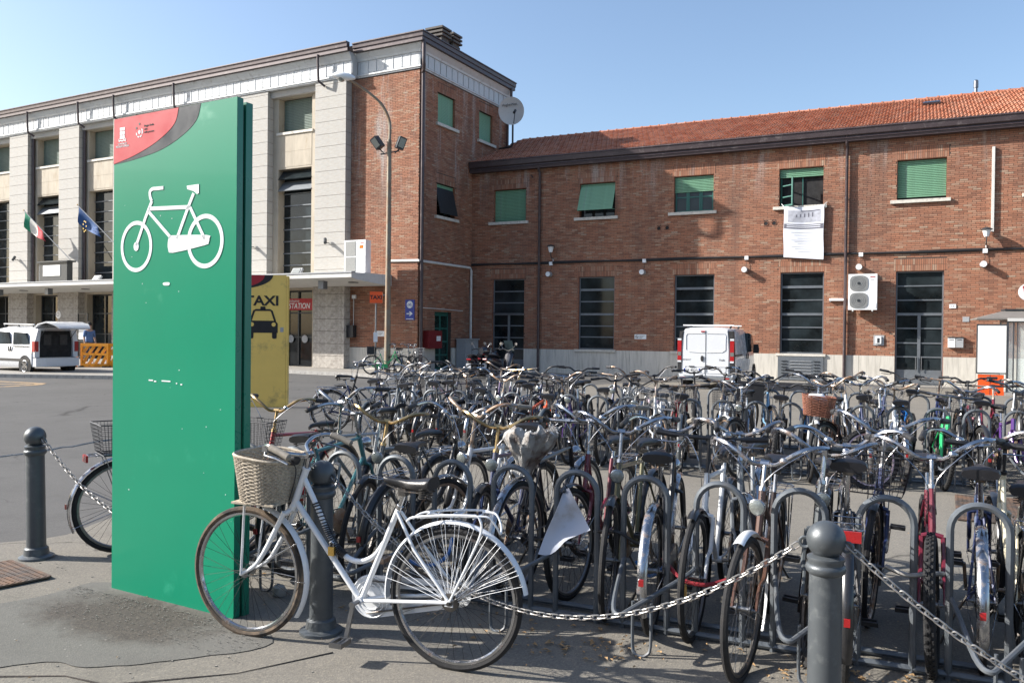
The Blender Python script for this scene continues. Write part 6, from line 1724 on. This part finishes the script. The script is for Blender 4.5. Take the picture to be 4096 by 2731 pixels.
def hsaddle(mb):
    rings = []
    for i in range(17):
        t = i / 16; x = .395 - .275 * t; w = (.017 + .06 * max(0, (t - .3) / .7) ** 1.3) * (.6 if i == 0 else .9 if i == 16 else 1)
        top = .925 + .018 * max(0, (t - .5)) * 1.5 - .010 * sin(pi * t); th = .03 + .035 * t
        rings.append([(x, w * (abs(cos(a)) ** .75) * (1 if cos(a) > 0 else -1), top - th * .5 + th * .5 * (abs(sin(a)) ** .7) * (1 if sin(a) > 0 else -1)) for a in [2 * pi * k / 16 for k in range(16)]])
    mb.loft(rings)
sd = H('saddle', hsaddle, M['saddle'])
H('saddle_spring', lambda mb: [mb.tube([(.16 + .017 * cos(q * .9), s * .045 + .017 * sin(q * .9), .835 + q * .0016) for q in range(34)], .003, 5) for s in (-1, 1)] + [mb.tube([(.38, s * .008, .885), (.28, s * .022, .858), (.13, s * .04, .86)], .0035, 6) for s in (-1, 1)] and mb.box(.265, .305, -.022, .022, .835, .87), M['steel_dark'], sd)
H('seat_post', lambda mb: (mb.tube([(.305, 0, .78), (.275, 0, .855)], .0125, 12), mb.tube([(.311, 0, .765), (.304, 0, .782)], .0185, 12)), M['chrome'])
def fend(mb, a0, a1, cx, w=.024): fender_strip(mb, cx, RW, RW + .026, a0, a1, w, 40)
rfd = H('rear_mudguard', lambda mb: fend(mb, -6, 170, 0)); ffd = H('front_mudguard', lambda mb: fend(mb, 106, 213, WBH))
for s in (-1, 1):
    H('stay', lambda mb: [mb.tube([(WBH, s * .064, RW), (WBH + (RW + .024) * cos(radians(a)), s * .024, RW + (RW + .024) * sin(radians(a)))], .0023, 5) for a in (150, 182)], M['chrome'], ffd)
    H('stay', lambda mb: mb.tube([(0, s * .07, RW), ((RW + .024) * cos(radians(148)), s * .024, RW + (RW + .024) * sin(radians(148)))], .0025, 5), M['chrome'], rfd)
def skirt(mb):
    for s in (-1, 1):
        for k in range(26):
            a = radians(12 + 150 * k / 25 + (1.2 if k % 2 else -1.2)); j = radians(rnd.uniform(-2.5, 2.5)); b_ = a + (radians(7) if k % 2 else -radians(7))
            mb.tube([(.045 * cos(b_), s * .062, RW + .045 * sin(b_)), (.20 * cos(a + j), s * .048, RW + .20 * sin(a + j)), ((RW + .022) * cos(a), s * .024, RW + (RW + .022) * sin(a))], .0013, 4)
H('skirt_guard', skirt, M['white_plastic'], kind='stuff')
def hrack(mb):
    for s in (-1, 1):
        mb.tube(spline([(.25, s * .03, .715), (.2, s * .06, .745), (.05, s * .066, .768), (-.12, s * .066, .78), (-.155, s * .066, .765), (-.16, s * .066, .70), (-.1, s * .068, .56), (0, s * .071, RW)], 5), .0058, 8)
        mb.tube([(.18, s * .062, .745), (.08, s * .02, .752), (-.1, s * .02, .765)], .0045, 6)
    mb.tube(spline([(-.12, -.055, .775), (-.19, -.045, .775), (-.225, -.03, .73), (-.235, 0, .69), (-.225, .03, .73), (-.19, .045, .775), (-.12, .055, .775)], 5), .0052, 8)
    for x in (.12, -.02, -.12): mb.tube([(x, -.066, .766), (x, .066, .766)], .004, 6)
H('luggage_rack', hrack)
def hguard(mb):
    mb.prism([(.50 + .112 * cos(q), .285 + .112 * sin(q)) for q in [2 * pi * i / 36 for i in range(36)]], -.066, -.058)
    for r in (.105, .085, .065): mb.tube([(.50 + r * cos(q), -.055, .285 + r * sin(q)) for q in [2 * pi * i / 36 for i in range(36)]], .003, 5, closed=True)
    mb.prism([(.50, .397), (.50, .335), (.06, .365), (.02, .39), (.02, .42)], -.064, -.058); mb.prism([(.50, .173), (.03, .285), (.03, .33), (.1, .325), (.46, .235)], -.064, -.058)
    mb.prism([(RW * .0 + .0 + .06 * cos(q), RW + .06 * sin(q)) for q in [2 * pi * i / 18 for i in range(18)]], -.064, -.060)
H('chain_guard', hguard)
def hcrank(mb):
    mb.tube([(.52, -.085, .285), (.52, .085, .285)], .011, 10); mb.bar((.52, .082, .285), (.555, .088, .115), .012, .022, up=(1, 0, 0)); mb.bar((.52, -.082, .285), (.485, -.088, .455), .012, .022, up=(1, 0, 0))
    mb.tube([(.52, .088, .285), (.52, .098, .285)], .016, 10)
H('crank', hcrank, M['alu'])
def hpedal(c, s):
    def fn(mb):
        mb.tube([(c[0], c[1], c[2]), (c[0], c[1] + s * .09, c[2])], .008, 8)
        for dx in (-.036, .022): mb.box(c[0] + dx, c[0] + dx + .014, *sorted((c[1] + s * .01, c[1] + s * .095)), c[2] - .012, c[2] + .012)
        for dy in (.008, .09): mb.box(c[0] - .036, c[0] + .036, *sorted((c[1] + s * dy, c[1] + s * (dy + .006))), c[2] - .013, c[2] + .013)
    return fn
H('pedal', hpedal((.557, .09, .108), 1), M['alu']); H('pedal', hpedal((.485, -.09, .46), -1), M['rusty_chrome'])
H('hub_gear', lambda mb: (mb.lathe([(.03, .045), (.045, .05), (.045, .062), (.02, .066)], 16, Matrix.Translation((0, 0, RW)) @ Matrix.Rotation(-pi / 2, 4, 'X')), mb.tube([(0, .06, RW), (0, .085, RW)], .008, 8)), M['steel_dark'])
H('drive_chain', lambda mb: [mb.tube([(.52, -.05, .285 + s * .085), (0, -.05, RW + s * .03)], .0045, 4) for s in (-1, 1)], M['steel_dark'])
# wicker basket: woven rows round upright stakes
def hbasket(mb):
    nr, ns = 26, 56; x0, W, D, Hh = 1.075, .185, .15, .235
    def pt(a, t, dr):
        k = .80 + .20 * t; e = .62; c, s_ = cos(a), sin(a)
        sx = (1 if c > 0 else -1) * abs(c) ** e; sy = (1 if s_ > 0 else -1) * abs(s_) ** e
        zt = .755 + Hh * t + (.035 * t) * (sx * .5)
        return (x0 + (D * k + dr) * sx, (W * k + dr) * sy, zt)
    for j in range(nr):
        t = j / (nr - 1)
        mb.tube([pt(2 * pi * i / ns, t, (.0042 if (i + j) % 2 else -.0042) if 0 < j < nr - 1 else .002) for i in range(ns)], .0052 if j < nr - 1 else .0095, 5, closed=True)
    for i in range(28): mb.tube([pt(2 * pi * (i + .5) / 28, t, 0) for t in (0, .5, 1)], .0042, 5)
bk = H('basket', hbasket, M['wicker'])
H('basket_base', lambda mb: mb.box(.955, 1.215, -.15, .15, .747, .757), M['wicker'], bk)
for s in (-1, 1): H('basket_stay', lambda mb: mb.bar((WBH - .005, s * .066, RW), (1.175, s * .09, .76), .004, .016, up=(0, 1, 0)))
H('front_lamp', lambda mb: mb.lathe([(.004, -.05), (.03, -.03), (.036, 0), (.034, .008)], 14, Matrix.Translation((.93, .02, .98)) @ Matrix.Rotation(pi / 2, 4, 'Y')), M['blackp'])
lk = thing('coil_lock', 'black coiled cable lock with a brass padlock wrapped round the white bicycle frame', 'lock', (-.265, 4.024, 0), radians(159.7))
P = spline([(.80, 0, .755), (.745, 0, .655), (.71, 0, .59), (.665, 0, .53), (.62, 0, .50)], 8)
mb = MB(); n = 230; pts = []
for i in range(n + 1):
    f = i / n * (len(P) - 1); k = min(int(f), len(P) - 2); p = P[k].lerp(P[k + 1], f - k); d = (P[k + 1] - P[k]).normalized(); q = Vector((-d.z, 0, d.x)); a = 2 * pi * i / 9
    pts.append(p + q * .0185 * cos(a) + Vector((0, 1, 0)) * .0185 * sin(a))
mb.tube(pts, .0042, 4); mb.build('coil', M['blackp'], lk)
MB().box(.665, .70, .018, .034, .50, .545).build('padlock', M['brassy'], lk); MB().tube([(.672, .026, .545), (.672, .026, .565), (.683, .026, .572), (.694, .026, .565), (.694, .026, .545)], .004, 6).build('shackle', M['chrome'], lk)

# ------------------------------------------------------------------ bicycles in the front rack
G1 = 'bicycles standing in the front rack'
RLN = random.Random(12)
def fb(t, out, face, label, dyaw=0, lampz=None, rk=RK, rr=RKR, group=G1, **k):
    d = bike_at(t, out, face, dyaw, rk, rr, wb=k.get('wb', 1.09))
    k.setdefault('lean', RLN.uniform(-.09, .09) if 'wrapped' not in label else 0); k.setdefault('spokem', 'spoke_dark'); k.setdefault('rim', RLN.choice(['alu', 'steel_dark', 'rusty_chrome'])); k.setdefault('guard', RLN.choice([None, None, 'black']))
    return make_bike(label, d['loc'], d['rz'], group, **k)
make_bike('bicycle with a rear wire basket and red reflectors, partly hidden left of the green totem', (-2.86, 6.1, 0), radians(38), G1, style='diamond', col='black', rear_basket='mesh', fender='chrome', rack='red', lamp=False, full=False, spokem='spoke_dark')
B1 = fb(-2.35, -.30, 'in', 'red framed roadster just right of the green totem, with a mesh basket', style='diamond', col='red', bars='gull', barm='brass', basket='mesh', lamp=False, steer=.1, fender='black', rack=False, sz=.88)
fb(-1.85, -.5, 'in', 'silver bicycle with wide chrome handlebars and long black grips behind the wicker basket', style='diamond', col='silver', bars='gull', h=.10, steer=-.15, sz=1.0, rack=False, lamp=False, fender=None)
fb(-1.62, .02, 'out', 'dark teal bicycle with its back wheel towards the camera behind the white bicycle', style='diamond', col='teal', bars='sweep', sz=.93, fender='black', spokem='spoke_dark')
fb(-1.22, -.05, 'in', 'dark grey bicycle with a round chrome headlamp left of the nearest hoops', style='diamond', col='grey', bars='sweep', barm='brass', steer=.25, fender='black', sz=.9)
fb(-.98, -.1, 'out', 'black ladies bicycle, rear wheel between the first two clearly seen hoops', style='lady', col='black', fender='black', sz=.9, rack=True)
fb(-.70, -.28, 'in', 'white framed old bicycle with rusty chrome handlebars and a chrome headlamp', style='diamond', col='white', bars='gull', barm='rusty_chrome', h=.08, steer=-.2, fender='chrome', sz=.9, grip='grey_grip')
fb(-.36, -.12, 'in', 'navy blue bicycle with brass coloured handlebars left of the plastic wrapped saddle', style='diamond', col='navy', bars='sweep', barm='brass', steer=.2, fender='black', rack=True, sz=.95)
fb(-.134, -.27, 'out', 'tall black roadster with a chrome rear mudguard and a plastic wrapped saddle', style='diamond', col='black', bars='flat', sz=1.06, fender='chrome', rack=False, R=.36, spokem='spoke', dyaw=-.06, lever=False)
fb(.20, -.35, 'in', 'bicycle with a rusty red head tube and pale handlebar grips right of the wrapped saddle', style='lady', col='maroon', bars='gull', grip='grey_grip', h=.08, steer=-.1, fender='black', sz=.9, lamp=False)
fb(.50, -.10, 'in', 'teal and olive roadster with a pale round headlamp at the second nearest hoops', style='diamond', col='olive', bars='gull', steer=.18, fender='black', rack=False, sz=.93, h=.05)
fb(.80, .0, 'out', 'black bicycle seen from behind with a wide saddle and chrome mudguard by the red reflector', style='lady', col='black', fender='chrome', sz=.97, rack=False, dyaw=.1, spokem='spoke')
fb(1.03, .02, 'in', 'white bicycle with black straight handlebars and black front tyre', style='diamond', col='white', bars='flat', barm='blackp', fender='black', rack=False, lamp=False, sz=.93, h=.06)
fb(1.20, -.55, 'in', 'silver bicycle with a large pale handlebar grip behind the round headlamp', style='lady', col='silver', bars='sweep', grip='grey_grip', steer=.35, lamp=False, fender='chrome', sz=.9)
fb(1.36, .44, 'in', 'brown bicycle sticking out of the rack with a round headlamp above its front wheel', style='mixte', col='brown', bars='gull', steer=-.12, fender='white', rack=True, sz=.95, h=.0, spokem='spoke')
fb(1.60, .08, 'in', 'dark grey bicycle with a black mudguard left of the nearest bollard', style='lady', col='grey', bars='sweep', steer=.2, fender='black', sz=.9, lamp=True)
b6 = fb(1.80, .20, 'out', 'black bicycle with a wide red rear reflector directly behind the nearest bollard', style='diamond', col='black', bars='gull', rack='red', fender='black', sz=1.03, dyaw=.05, lamp=False, R=.36)
fb(1.90, -.66, 'in', 'navy bicycle with a black mesh basket behind the nearest bollard', style='lady', col='navy', bars='gull', basket='mesh', h=.08, steer=-.1, lamp=False, fender='black')
fb(2.20, -.04, 'in', 'maroon bicycle with a thick dark tyre and wide chrome handlebars at the right', style='mixte', col='maroon', bars='gull', fender=None, rack=False, steer=-.08, lamp=False, sz=.95, knobby=True, h=.02)
fb(2.42, -.2, 'out', 'dark bicycle with a sagging black saddle between the two right hand hoops', style='lady', col='navy', bars='sweep', fender='chrome', sz=.98, rack=False, dyaw=-.08)
fb(2.62, -.25, 'out', 'cream framed bicycle cut off by the right edge of the picture', style='lady', col='cream', bars='flat', barm='blackp', fender='black', sz=.9, lamp=False, dyaw=.05)
fb(2.80, -.15, 'in', 'black bicycle with straight black handlebars at the right edge of the front rack', style='diamond', col='black', bars='flat', barm='blackp', h=.08, lamp=True, fender='black')
fb(3.15, -.3, 'out', 'silver bicycle at the far right end of the front rack', style='diamond', col='silver', bars='sweep', sz=.93)

# plastic bag over the tall saddle
M['plastic_film'] = clear_glass('crumpled_plastic_film', (.62, .6, .57), .62); M['plastic_film'].node_tree.nodes['Principled BSDF'].inputs['Roughness'].default_value = .35
nt = M['plastic_film'].node_tree; nt.links.new(ramp(nt, noise(nt, 7, 4, .6), [(.44, (.50, .49, .47)), (.54, (.26, .22, .19)), (.62, (.09, .045, .03))]), nt.nodes['Principled BSDF'].inputs['Base Color']); nt.links.new(ramp(nt, noise(nt, 14, 5, .7), [(.25, (.55,) * 3), (.5, (.95,) * 3)]), nt.nodes['Principled BSDF'].inputs['Alpha']); bump(nt, nt.nodes['Principled BSDF'], noise(nt, 18, 6, .75), 1.0, .03)
d = bike_at(-.134, -.27, 'out', -.06); pb = thing('plastic_bag', 'torn clear plastic bag wrapped round the tall black saddle', 'bag', d['loc'], d['rz'])
mb = MB(); r_ = random.Random(4); rings = []
prof_ = [.135, .16, .17, .17, .162, .15, .135, .118, .10, .082, .066, .052, .045, .05, .058]
for j, base in enumerate(prof_):
    t = j / (len(prof_) - 1); ring = []
    for i in range(48):
        a = 2 * pi * i / 48
        rr = base * (1 + .08 * sin(9 * a + 5 * t) + .05 * sin(17 * a - 9 * t) + .10 * sin(2 * a + 1 + 3 * t) + r_.uniform(-.04, .04))
        top = (.016 * sin(5 * a) + .012 * sin(13 * a) + r_.uniform(-.008, .010)) * max(0, 1 - 3 * t)
        ring.append((.19 + rr * 1.05 * cos(a) - .05 * t, rr * sin(a) + .05 * t * t, 1.045 - .32 * t ** 1.1 + top + .03 * sin(3 * a + 1) * t))
    rings.append(ring)
mb.loft(rings, caps=False); film = mb.build('film', M['plastic_film'], pb)
film.data.polygons.foreach_set("use_smooth", [True] * len(film.data.polygons))
mb = MB()
for i in range(70):
    a = r_.uniform(0, 6.28); rr = .165 * r_.uniform(.9, 1.05); z = 1.04 + r_.uniform(-.03, .01); L_ = r_.uniform(.015, .05)
    p = Vector((.19 + rr * cos(a), rr * sin(a), z)); q = p + Vector((cos(a) * L_ * .6, sin(a) * L_ * .6, L_ * r_.uniform(-.6, .6)))
    mb.bar(p, q, r_.uniform(.002, .008), .0008)
mb.build('torn_shreds', M['white_plastic'], pb, smooth=False, kind='stuff')
# white board hanging on a hoop
t = thing('white_board', 'white tapered plastic board hanging from a hoop by its narrow end', 'board', (0, 0, 0), 0)
M['board'] = mat('dirty_white_board', (.46, .48, .54), .6, 0, .05, 6, dirt=(.36, .34, .33), dscale=5)
def brd(u, v, o=0):
    x = (.287 * (1 - u) + .326 * u) * (1 - v) + (.155 * (1 - u) + .443 * u) * v; z = (.752 * (1 - u) + .792 * u) * (1 - v) + (.445 * (1 - u) + .573 * u) * v - .035 * v * sin(pi * min(1, u * 1.9)) * (u < .53)
    return (x, 4.60 - .22 * (.8 - z) + .035 * sin(pi * u) * (1 - .4 * v) - .018 * sin(2.2 * pi * v) + o, z)
mb = MB(); nu = 12
for o_ in (0, .005):
    cl = cloth(nu, nu, 1, 1, lambda u, v: brd(u, v, o_)); mb.add(cl.v, cl.f)
mb.build('board', M['board'], t)
MB().tube([(.30, 4.625, .765), (.306, 4.60, .777)], .008, 8).build('eyelet', M['steel_dark'], t)
MB().tube([(.30, 4.61, .77), (.30, 4.72, .80), (.33, 4.75, .76), (.31, 4.62, .765)], .003, 5).build('tie', M['wire'], t)
# locks
def lock(label, pts, r, m, cat='lock', seg=6):
    t = thing('cable_lock', label, cat, pts[0], 0, None)
    a = Vector(pts[0]); MB().tube([Vector(p) - a for p in spline(pts, seg)], r, 7, closed=False).build('cable', M[m], t)
    return t
lock('bright blue cable lock looped behind the white bicycle frame', [(-.62, 4.75, .40), (-.55, 4.7, .34), (-.44, 4.72, .32), (-.36, 4.8, .36), (-.34, 4.9, .45)], .011, 'blue_lock')
lk2 = lock('red sleeved chain lock with a brass padlock between two hoops', [(.86, 4.62, .40), (.93, 4.48, .33), (1.03, 4.42, .315), (1.13, 4.42, .33), (1.2, 4.42, .36)], .012, 'red_lock')
MB().box(.06, .1, -.16, -.145, -.16, -.10).build('padlock', M['brassy'], lk2)
lock('blue cable lock between the hoops by the red reflector', [(.72, 4.7, .36), (.78, 4.62, .30), (.86, 4.6, .36), (.9, 4.66, .44)], .01, 'blue_lock')
lock('silver chain lock joining the maroon bicycle to its hoop', [(1.86, 4.08, .52), (1.93, 4.0, .50), (2.02, 3.97, .515), (2.1, 3.99, .51)], .012, 'chain_metal')
lock('dark cable lock curving between two hoops right of the white board', [(.48, 4.72, .52), (.6, 4.6, .55), (.72, 4.62, .48), (.80, 4.7, .5)], .009, 'cable_blk')

# ------------------------------------------------------------------ the crowd of bicycles behind
colw = ['black'] * 12 + ['silver'] * 4 + ['white'] * 5 + ['navy'] * 5 + ['grey'] * 5 + ['teal', 'brown', 'brown', 'sky', 'blue', 'maroon', 'purple', 'olive', 'red', 'pink']
rb = random.Random(21)
ORD = ['first', 'second', 'third', 'fourth', 'fifth', 'sixth', 'seventh', 'eighth', 'ninth', 'tenth', 'eleventh', 'twelfth', 'thirteenth', 'fourteenth', 'fifteenth', 'sixteenth', 'seventeenth', 'eighteenth', 'nineteenth', 'twentieth'] + \
      ['twenty-' + w for w in ('first', 'second', 'third', 'fourth', 'fifth', 'sixth', 'seventh', 'eighth', 'ninth')]
NICE = dict(navy='navy blue', sky='light blue', grey='dark grey', teal='teal', maroon='maroon')
special = {  # (row, index): options for the bicycles that stand out in the photograph
    (0, 6): dict(style='mtb', col='orange', bars='flat', fender=None, rack=False, lamp=False, what='orange mountain bicycle'),
    (0, 8): dict(style='lady', col='purple', fender='black', what='purple ladies bicycle'),
    (0, 11): dict(style='lady', col='white', what='white ladies bicycle with a white rack', rack=True), (0, 13): dict(style='lady', col='white', fender='white', rack=True, what='all white ladies bicycle with white mudguards'),
    (0, 16): dict(style='lady', col='white', basket='brown', fender='white', face='in', what='white ladies bicycle with a brown wicker basket'),
    (0, 17): dict(style='lady', col='brown', what='brown ladies bicycle'), (0, 18): dict(style='lady', col='navy', saddle='wide', face='out', sz=.98, what='navy bicycle with a high wide saddle'),
    (0, 20): dict(style='mtb', col='green', bars='flat', fender=None, rack=False, lamp=False, face='in', what='bright green mountain bicycle'),
    (0, 22): dict(style='mtb', col='purple', bars='riser', fender=None, rack=False, lamp=False, face='in', what='purple mountain bicycle with knobbly tyres'),
    (0, 24): dict(style='lady', col='sky', basket='wire', face='in', what='light blue bicycle with a big wire basket'),
    (1, 12): dict(style='mtb', col='red', bars='flat', fender=None, rack=False, lamp=False, what='red mountain bicycle'),
    (1, 15): dict(style='lady', col='black', rear_basket='crate', face='out', what='black bicycle carrying a black crate'),
    (1, 17): dict(style='mtb', col='blue', bars='riser', fender=None, rack=False, lamp=False, what='blue mountain bicycle'),
    (1, 21): dict(style='mtb', col='blue', bars='riser', fender=None, rack=False, lamp=False, what='bright blue mountain bicycle'),
    (1, 23): dict(style='mtb', col='maroon', bars='riser', fender=None, rack=False, lamp=False, what='maroon mountain bicycle'),
    (1, 5): dict(style='diamond', col='black', bars='flat', barm='brass', what='black roadster with rusty orange straight bars'),
    (1, 3): dict(style='lady', col='silver', basket='wire', what='silver ladies bicycle with a wire basket'),
}
rows = ((28, .30, .25, 'front row'), (29, -.15, 2.15, 'back row'))
for row, (n, s0, off, nm) in enumerate(rows):
    for i in range(n):
        o = dict(special.get((row, i), {})); what = o.pop('what', None)
        st = o.pop('style', None) or rb.choice(['lady', 'lady', 'lady', 'mixte', 'diamond', 'diamond', 'mtb'])
        cl = o.pop('col', None) or rb.choice(colw)
        face = o.pop('face', None) or rb.choice(['in', 'out', 'out'] if row == 0 else ['out', 'in', 'in'])
        s = s0 + i * .345 + rb.uniform(-.05, .05); oo = off + rb.uniform(-.16, .16)
        bars = o.pop('bars', None) or ('riser' if st == 'mtb' else rb.choice(['sweep', 'gull', 'gull', 'sweep', 'flat']))
        fend_ = o.pop('fender', 'x')
        if fend_ == 'x': fend_ = None if st == 'mtb' else rb.choice(['chrome', 'black', 'black', 'grey', 'white' if cl == 'white' else 'chrome'])
        bas = o.pop('basket', None) or (rb.choice([None, None, None, None, 'wire', 'mesh', 'pale']) if st != 'mtb' else None)
        szz = o.pop('sz', None) or rb.uniform(.86, 1.0)
        rk_ = o.pop('rack', rb.random() < .6 and st != 'mtb')
        lm = o.pop('lamp', st != 'mtb' and rb.random() < .55)
        barm = o.pop('barm', None) or (rb.choice(['blackp', 'alu']) if st == 'mtb' else rb.choice(['chrome', 'chrome', 'rusty_chrome', 'rusty_chrome', 'blackp']))
        kind = dict(lady='ladies bicycle', mixte='step-through bicycle', diamond='roadster', mtb='mountain bicycle')[st]
        feat = ('with a %s basket' % dict(wire='wire', mesh='mesh', pale='pale wire', brown='wicker')[bas]) if bas else ('with %s mudguards' % fend_ if fend_ else 'without mudguards')
        desc = what or '%s %s %s' % (NICE.get(cl, cl), kind, feat)
        lab = '%s, far crowd %s, %s from left' % (desc, nm, ORD[i])
        lean = rb.uniform(-.1, .1); steer = rb.uniform(-.55, .55); dy = rb.uniform(-.1, .1)
        if (row, i) == (0, 20): steer = .1
        p = P2(s, oo); hdg = RK2R + (pi / 2 if face == 'out' else -pi / 2) + dy
        if face == 'in': p = p - Vector((cos(hdg), sin(hdg), 0)) * 1.09
        sz_q = round(szz / .03) * .03
        make_bike(lab, p, hdg, 'bicycles crowded together in the far racks', style=st, col=cl, bars=bars, barm=barm, fender=fend_, rack=rk_, basket=bas, lamp=lm, sz=sz_q, lean=lean, steer=steer,
                  h=rb.choice([0, .03, .03, .08]), spokem=rb.choice(['spoke', 'spoke_dark', 'spoke_dark']), rim=rb.choice(['alu', 'steel_dark', 'rusty_chrome']), guard=rb.choice([None, None, 'black', 'white' if cl == 'white' else 'chrome']), lever=rb.random() < .7, full=rb.random() < .5, **o)
G3 = 'loose bicycles around the far crowd'
make_bike('black mountain bicycle with a pale rimmed wheel turned sideways in front of the crowd', (4.35, 9.95, 0), radians(-108), G3, style='mtb', col='black', bars='riser', fender=None, rack=False, lamp=False, steer=-1.15, rim='pink', sz=.9)
make_bike('dark blue bicycle with a wire basket standing side-on at the left end of the crowd', (-2.95, 13.5, 0), radians(-8), G3, style='lady', col='navy', bars='gull', basket='pale', fender='chrome', rack=True, sz=.93, spokem='spoke_dark')
make_bike('black roadster with an upright saddle behind the dark blue side-on bicycle', (-1.95, 14.6, 0), radians(175), G3, style='diamond', col='black', fender='black', sz=1.0)
make_bike('white bicycle with a low saddle at the left end of the crowd', (-1.7, 12.4, 0), radians(80), G3, style='lady', col='white', bars='gull', fender='chrome', rack=True, sz=.93)
make_bike('bright green bicycle leaning by the lamp post in front of the brick tower', (-4.98, 29.5, .11), radians(12), 'bicycles at the lamp post', style='lady', col='green', bars='sweep', fender='chrome', guard='green', rear_basket='crate', rack=True, sz=.95)
make_bike('dark bicycle parked behind the bright green one at the lamp post', (-4.25, 29.75, .11), radians(-20), 'bicycles at the lamp post', style='lady', col='black', basket='pale', fender='chrome', sz=.95)
make_bike('grey bicycle standing at the lamp post, right of the bright green one', (-4.2, 30.6, .11), radians(-55), 'bicycles at the lamp post', style='diamond', col='grey', fender='chrome')

# ------------------------------------------------------------------ litter and small stones
M['leaf'] = mat('dry_leaf', (.30, .19, .09), .85, 0, .4, 30)
mb = MB(); rl = random.Random(3)
for k in range(520):
    if k < 330: t_ = rl.uniform(-2.6, 3.2); q = P1(t_, rl.gauss(.18, .22)); 
    else: q = Vector((rl.uniform(-4.5, 3.5), rl.uniform(2.4, 7.5), 0))
    s = rl.uniform(.006, .022) * (1 if k < 330 else .5); a = rl.uniform(0, 6.28); zc = .013
    if k < 150: c = [(.55, 4.28), (1.55, 3.98), (1.9, 3.9), (.2, 4.35)][k % 4]; q = Vector((c[0] + rl.gauss(0, .13), c[1] + rl.gauss(0, .08), 0))
    u = Vector((cos(a), sin(a), 0)) * s; v = Vector((-sin(a), cos(a), 0)) * s * .6
    mb.add([(q - u) + Vector((0, 0, zc)), (q - v) + Vector((0, 0, zc + s * .35)), (q + u) + Vector((0, 0, zc + s * .1)), (q + v) + Vector((0, 0, zc + s * .45))], [(0, 1, 2, 3)])
o = mb.build('dry_leaves', M['leaf'], None, smooth=False); o['kind'] = 'stuff'; tag(o, 'dry leaves and crumbs of litter lying along the front cycle rack', 'litter')
mb = MB()
for k in range(900):
    u, v = rl.random(), rl.random(); q = Vector((-2.75 + 1.45 * u, 5.25 - .78 * u - rl.random() ** 2 * .42, .012)); s = rl.uniform(.001, .0035)
    mb.box(q.x - s, q.x + s, q.y - s * .8, q.y + s * .8, q.z, q.z + s)
for k in range(500):
    q = Vector((rl.uniform(-5, 4), rl.uniform(2.6, 6), .004)); s = rl.uniform(.002, .005); mb.box(q.x - s, q.x + s, q.y - s, q.y + s, q.z, q.z + s)
o = mb.build('loose_gravel', M['paving'], None, smooth=False); o['kind'] = 'stuff'; tag(o, 'loose gravel scattered along the foot of the green totem', 'gravel')
mb = MB(); mb.lathe([(.0, 0), (.035, .003), (.045, .03), (.035, .06), (.012, .075)], 9, Matrix.Translation((-1.43, 5.12, .0)))
mb.v = [(x + rl.uniform(-.007, .007), y + rl.uniform(-.007, .007), z + rl.uniform(0, .007)) for x, y, z in mb.v]
tag(mb.build('stone', M['kerb'], None), 'pale fist sized stone on the ground behind the white bicycle front wheel', 'stone')

# shopping bags and covers left in baskets
def lump(loc, label, m, r, seed, cat='bag'):
    rr = random.Random(seed); t = thing('plastic_bag', label, cat, loc, rr.uniform(0, 3)); mb = MB(); rings = []
    for j in range(11):
        q = j / 10; b_ = r * (.25 + .75 * sin(pi * (.12 + .8 * q)) ** .6)
        rings.append([(b_ * (1 + .12 * sin(5 * a + 3 * q) + rr.uniform(-.05, .05)) * cos(a), b_ * .8 * (1 + .12 * sin(4 * a) + rr.uniform(-.05, .05)) * sin(a), r * 1.1 * q) for a in [2 * pi * i / 18 for i in range(18)]])
    mb.loft(rings); o = mb.build('bag_film', m, t); o.data.polygons.foreach_set('use_smooth', [True] * len(o.data.polygons)); return t
for lab, seed, txt_, m in (('white ladies bicycle with a brown wicker', 1, 'white plastic bag covering the brown wicker basket in the far crowd', M['white_plastic']),
                     ('light blue bicycle with a big wire', 2, 'white plastic bag lying in the big wire basket at the right of the far crowd', M['white_plastic']),
                     ('silver ladies bicycle with a wire', 3, 'dark plastic bag lying in a wire basket at the left of the far crowd', M['blackp'])):
    b_ = [o for o in bpy.data.objects if o.get('category') == 'bicycle' and o.get('label', '').startswith(lab)][0]
    bk_ = [c for c in b_.children if c.name.startswith('basket')][0]
    S_ = Matrix.Translation(b_.location) @ b_.rotation_euler.to_matrix().to_4x4() @ bk_.matrix_local
    p = S_ @ Vector((1.09 - .06, 0, .80 if seed != 1 else .86)); lump(p, txt_, m, .13, seed)
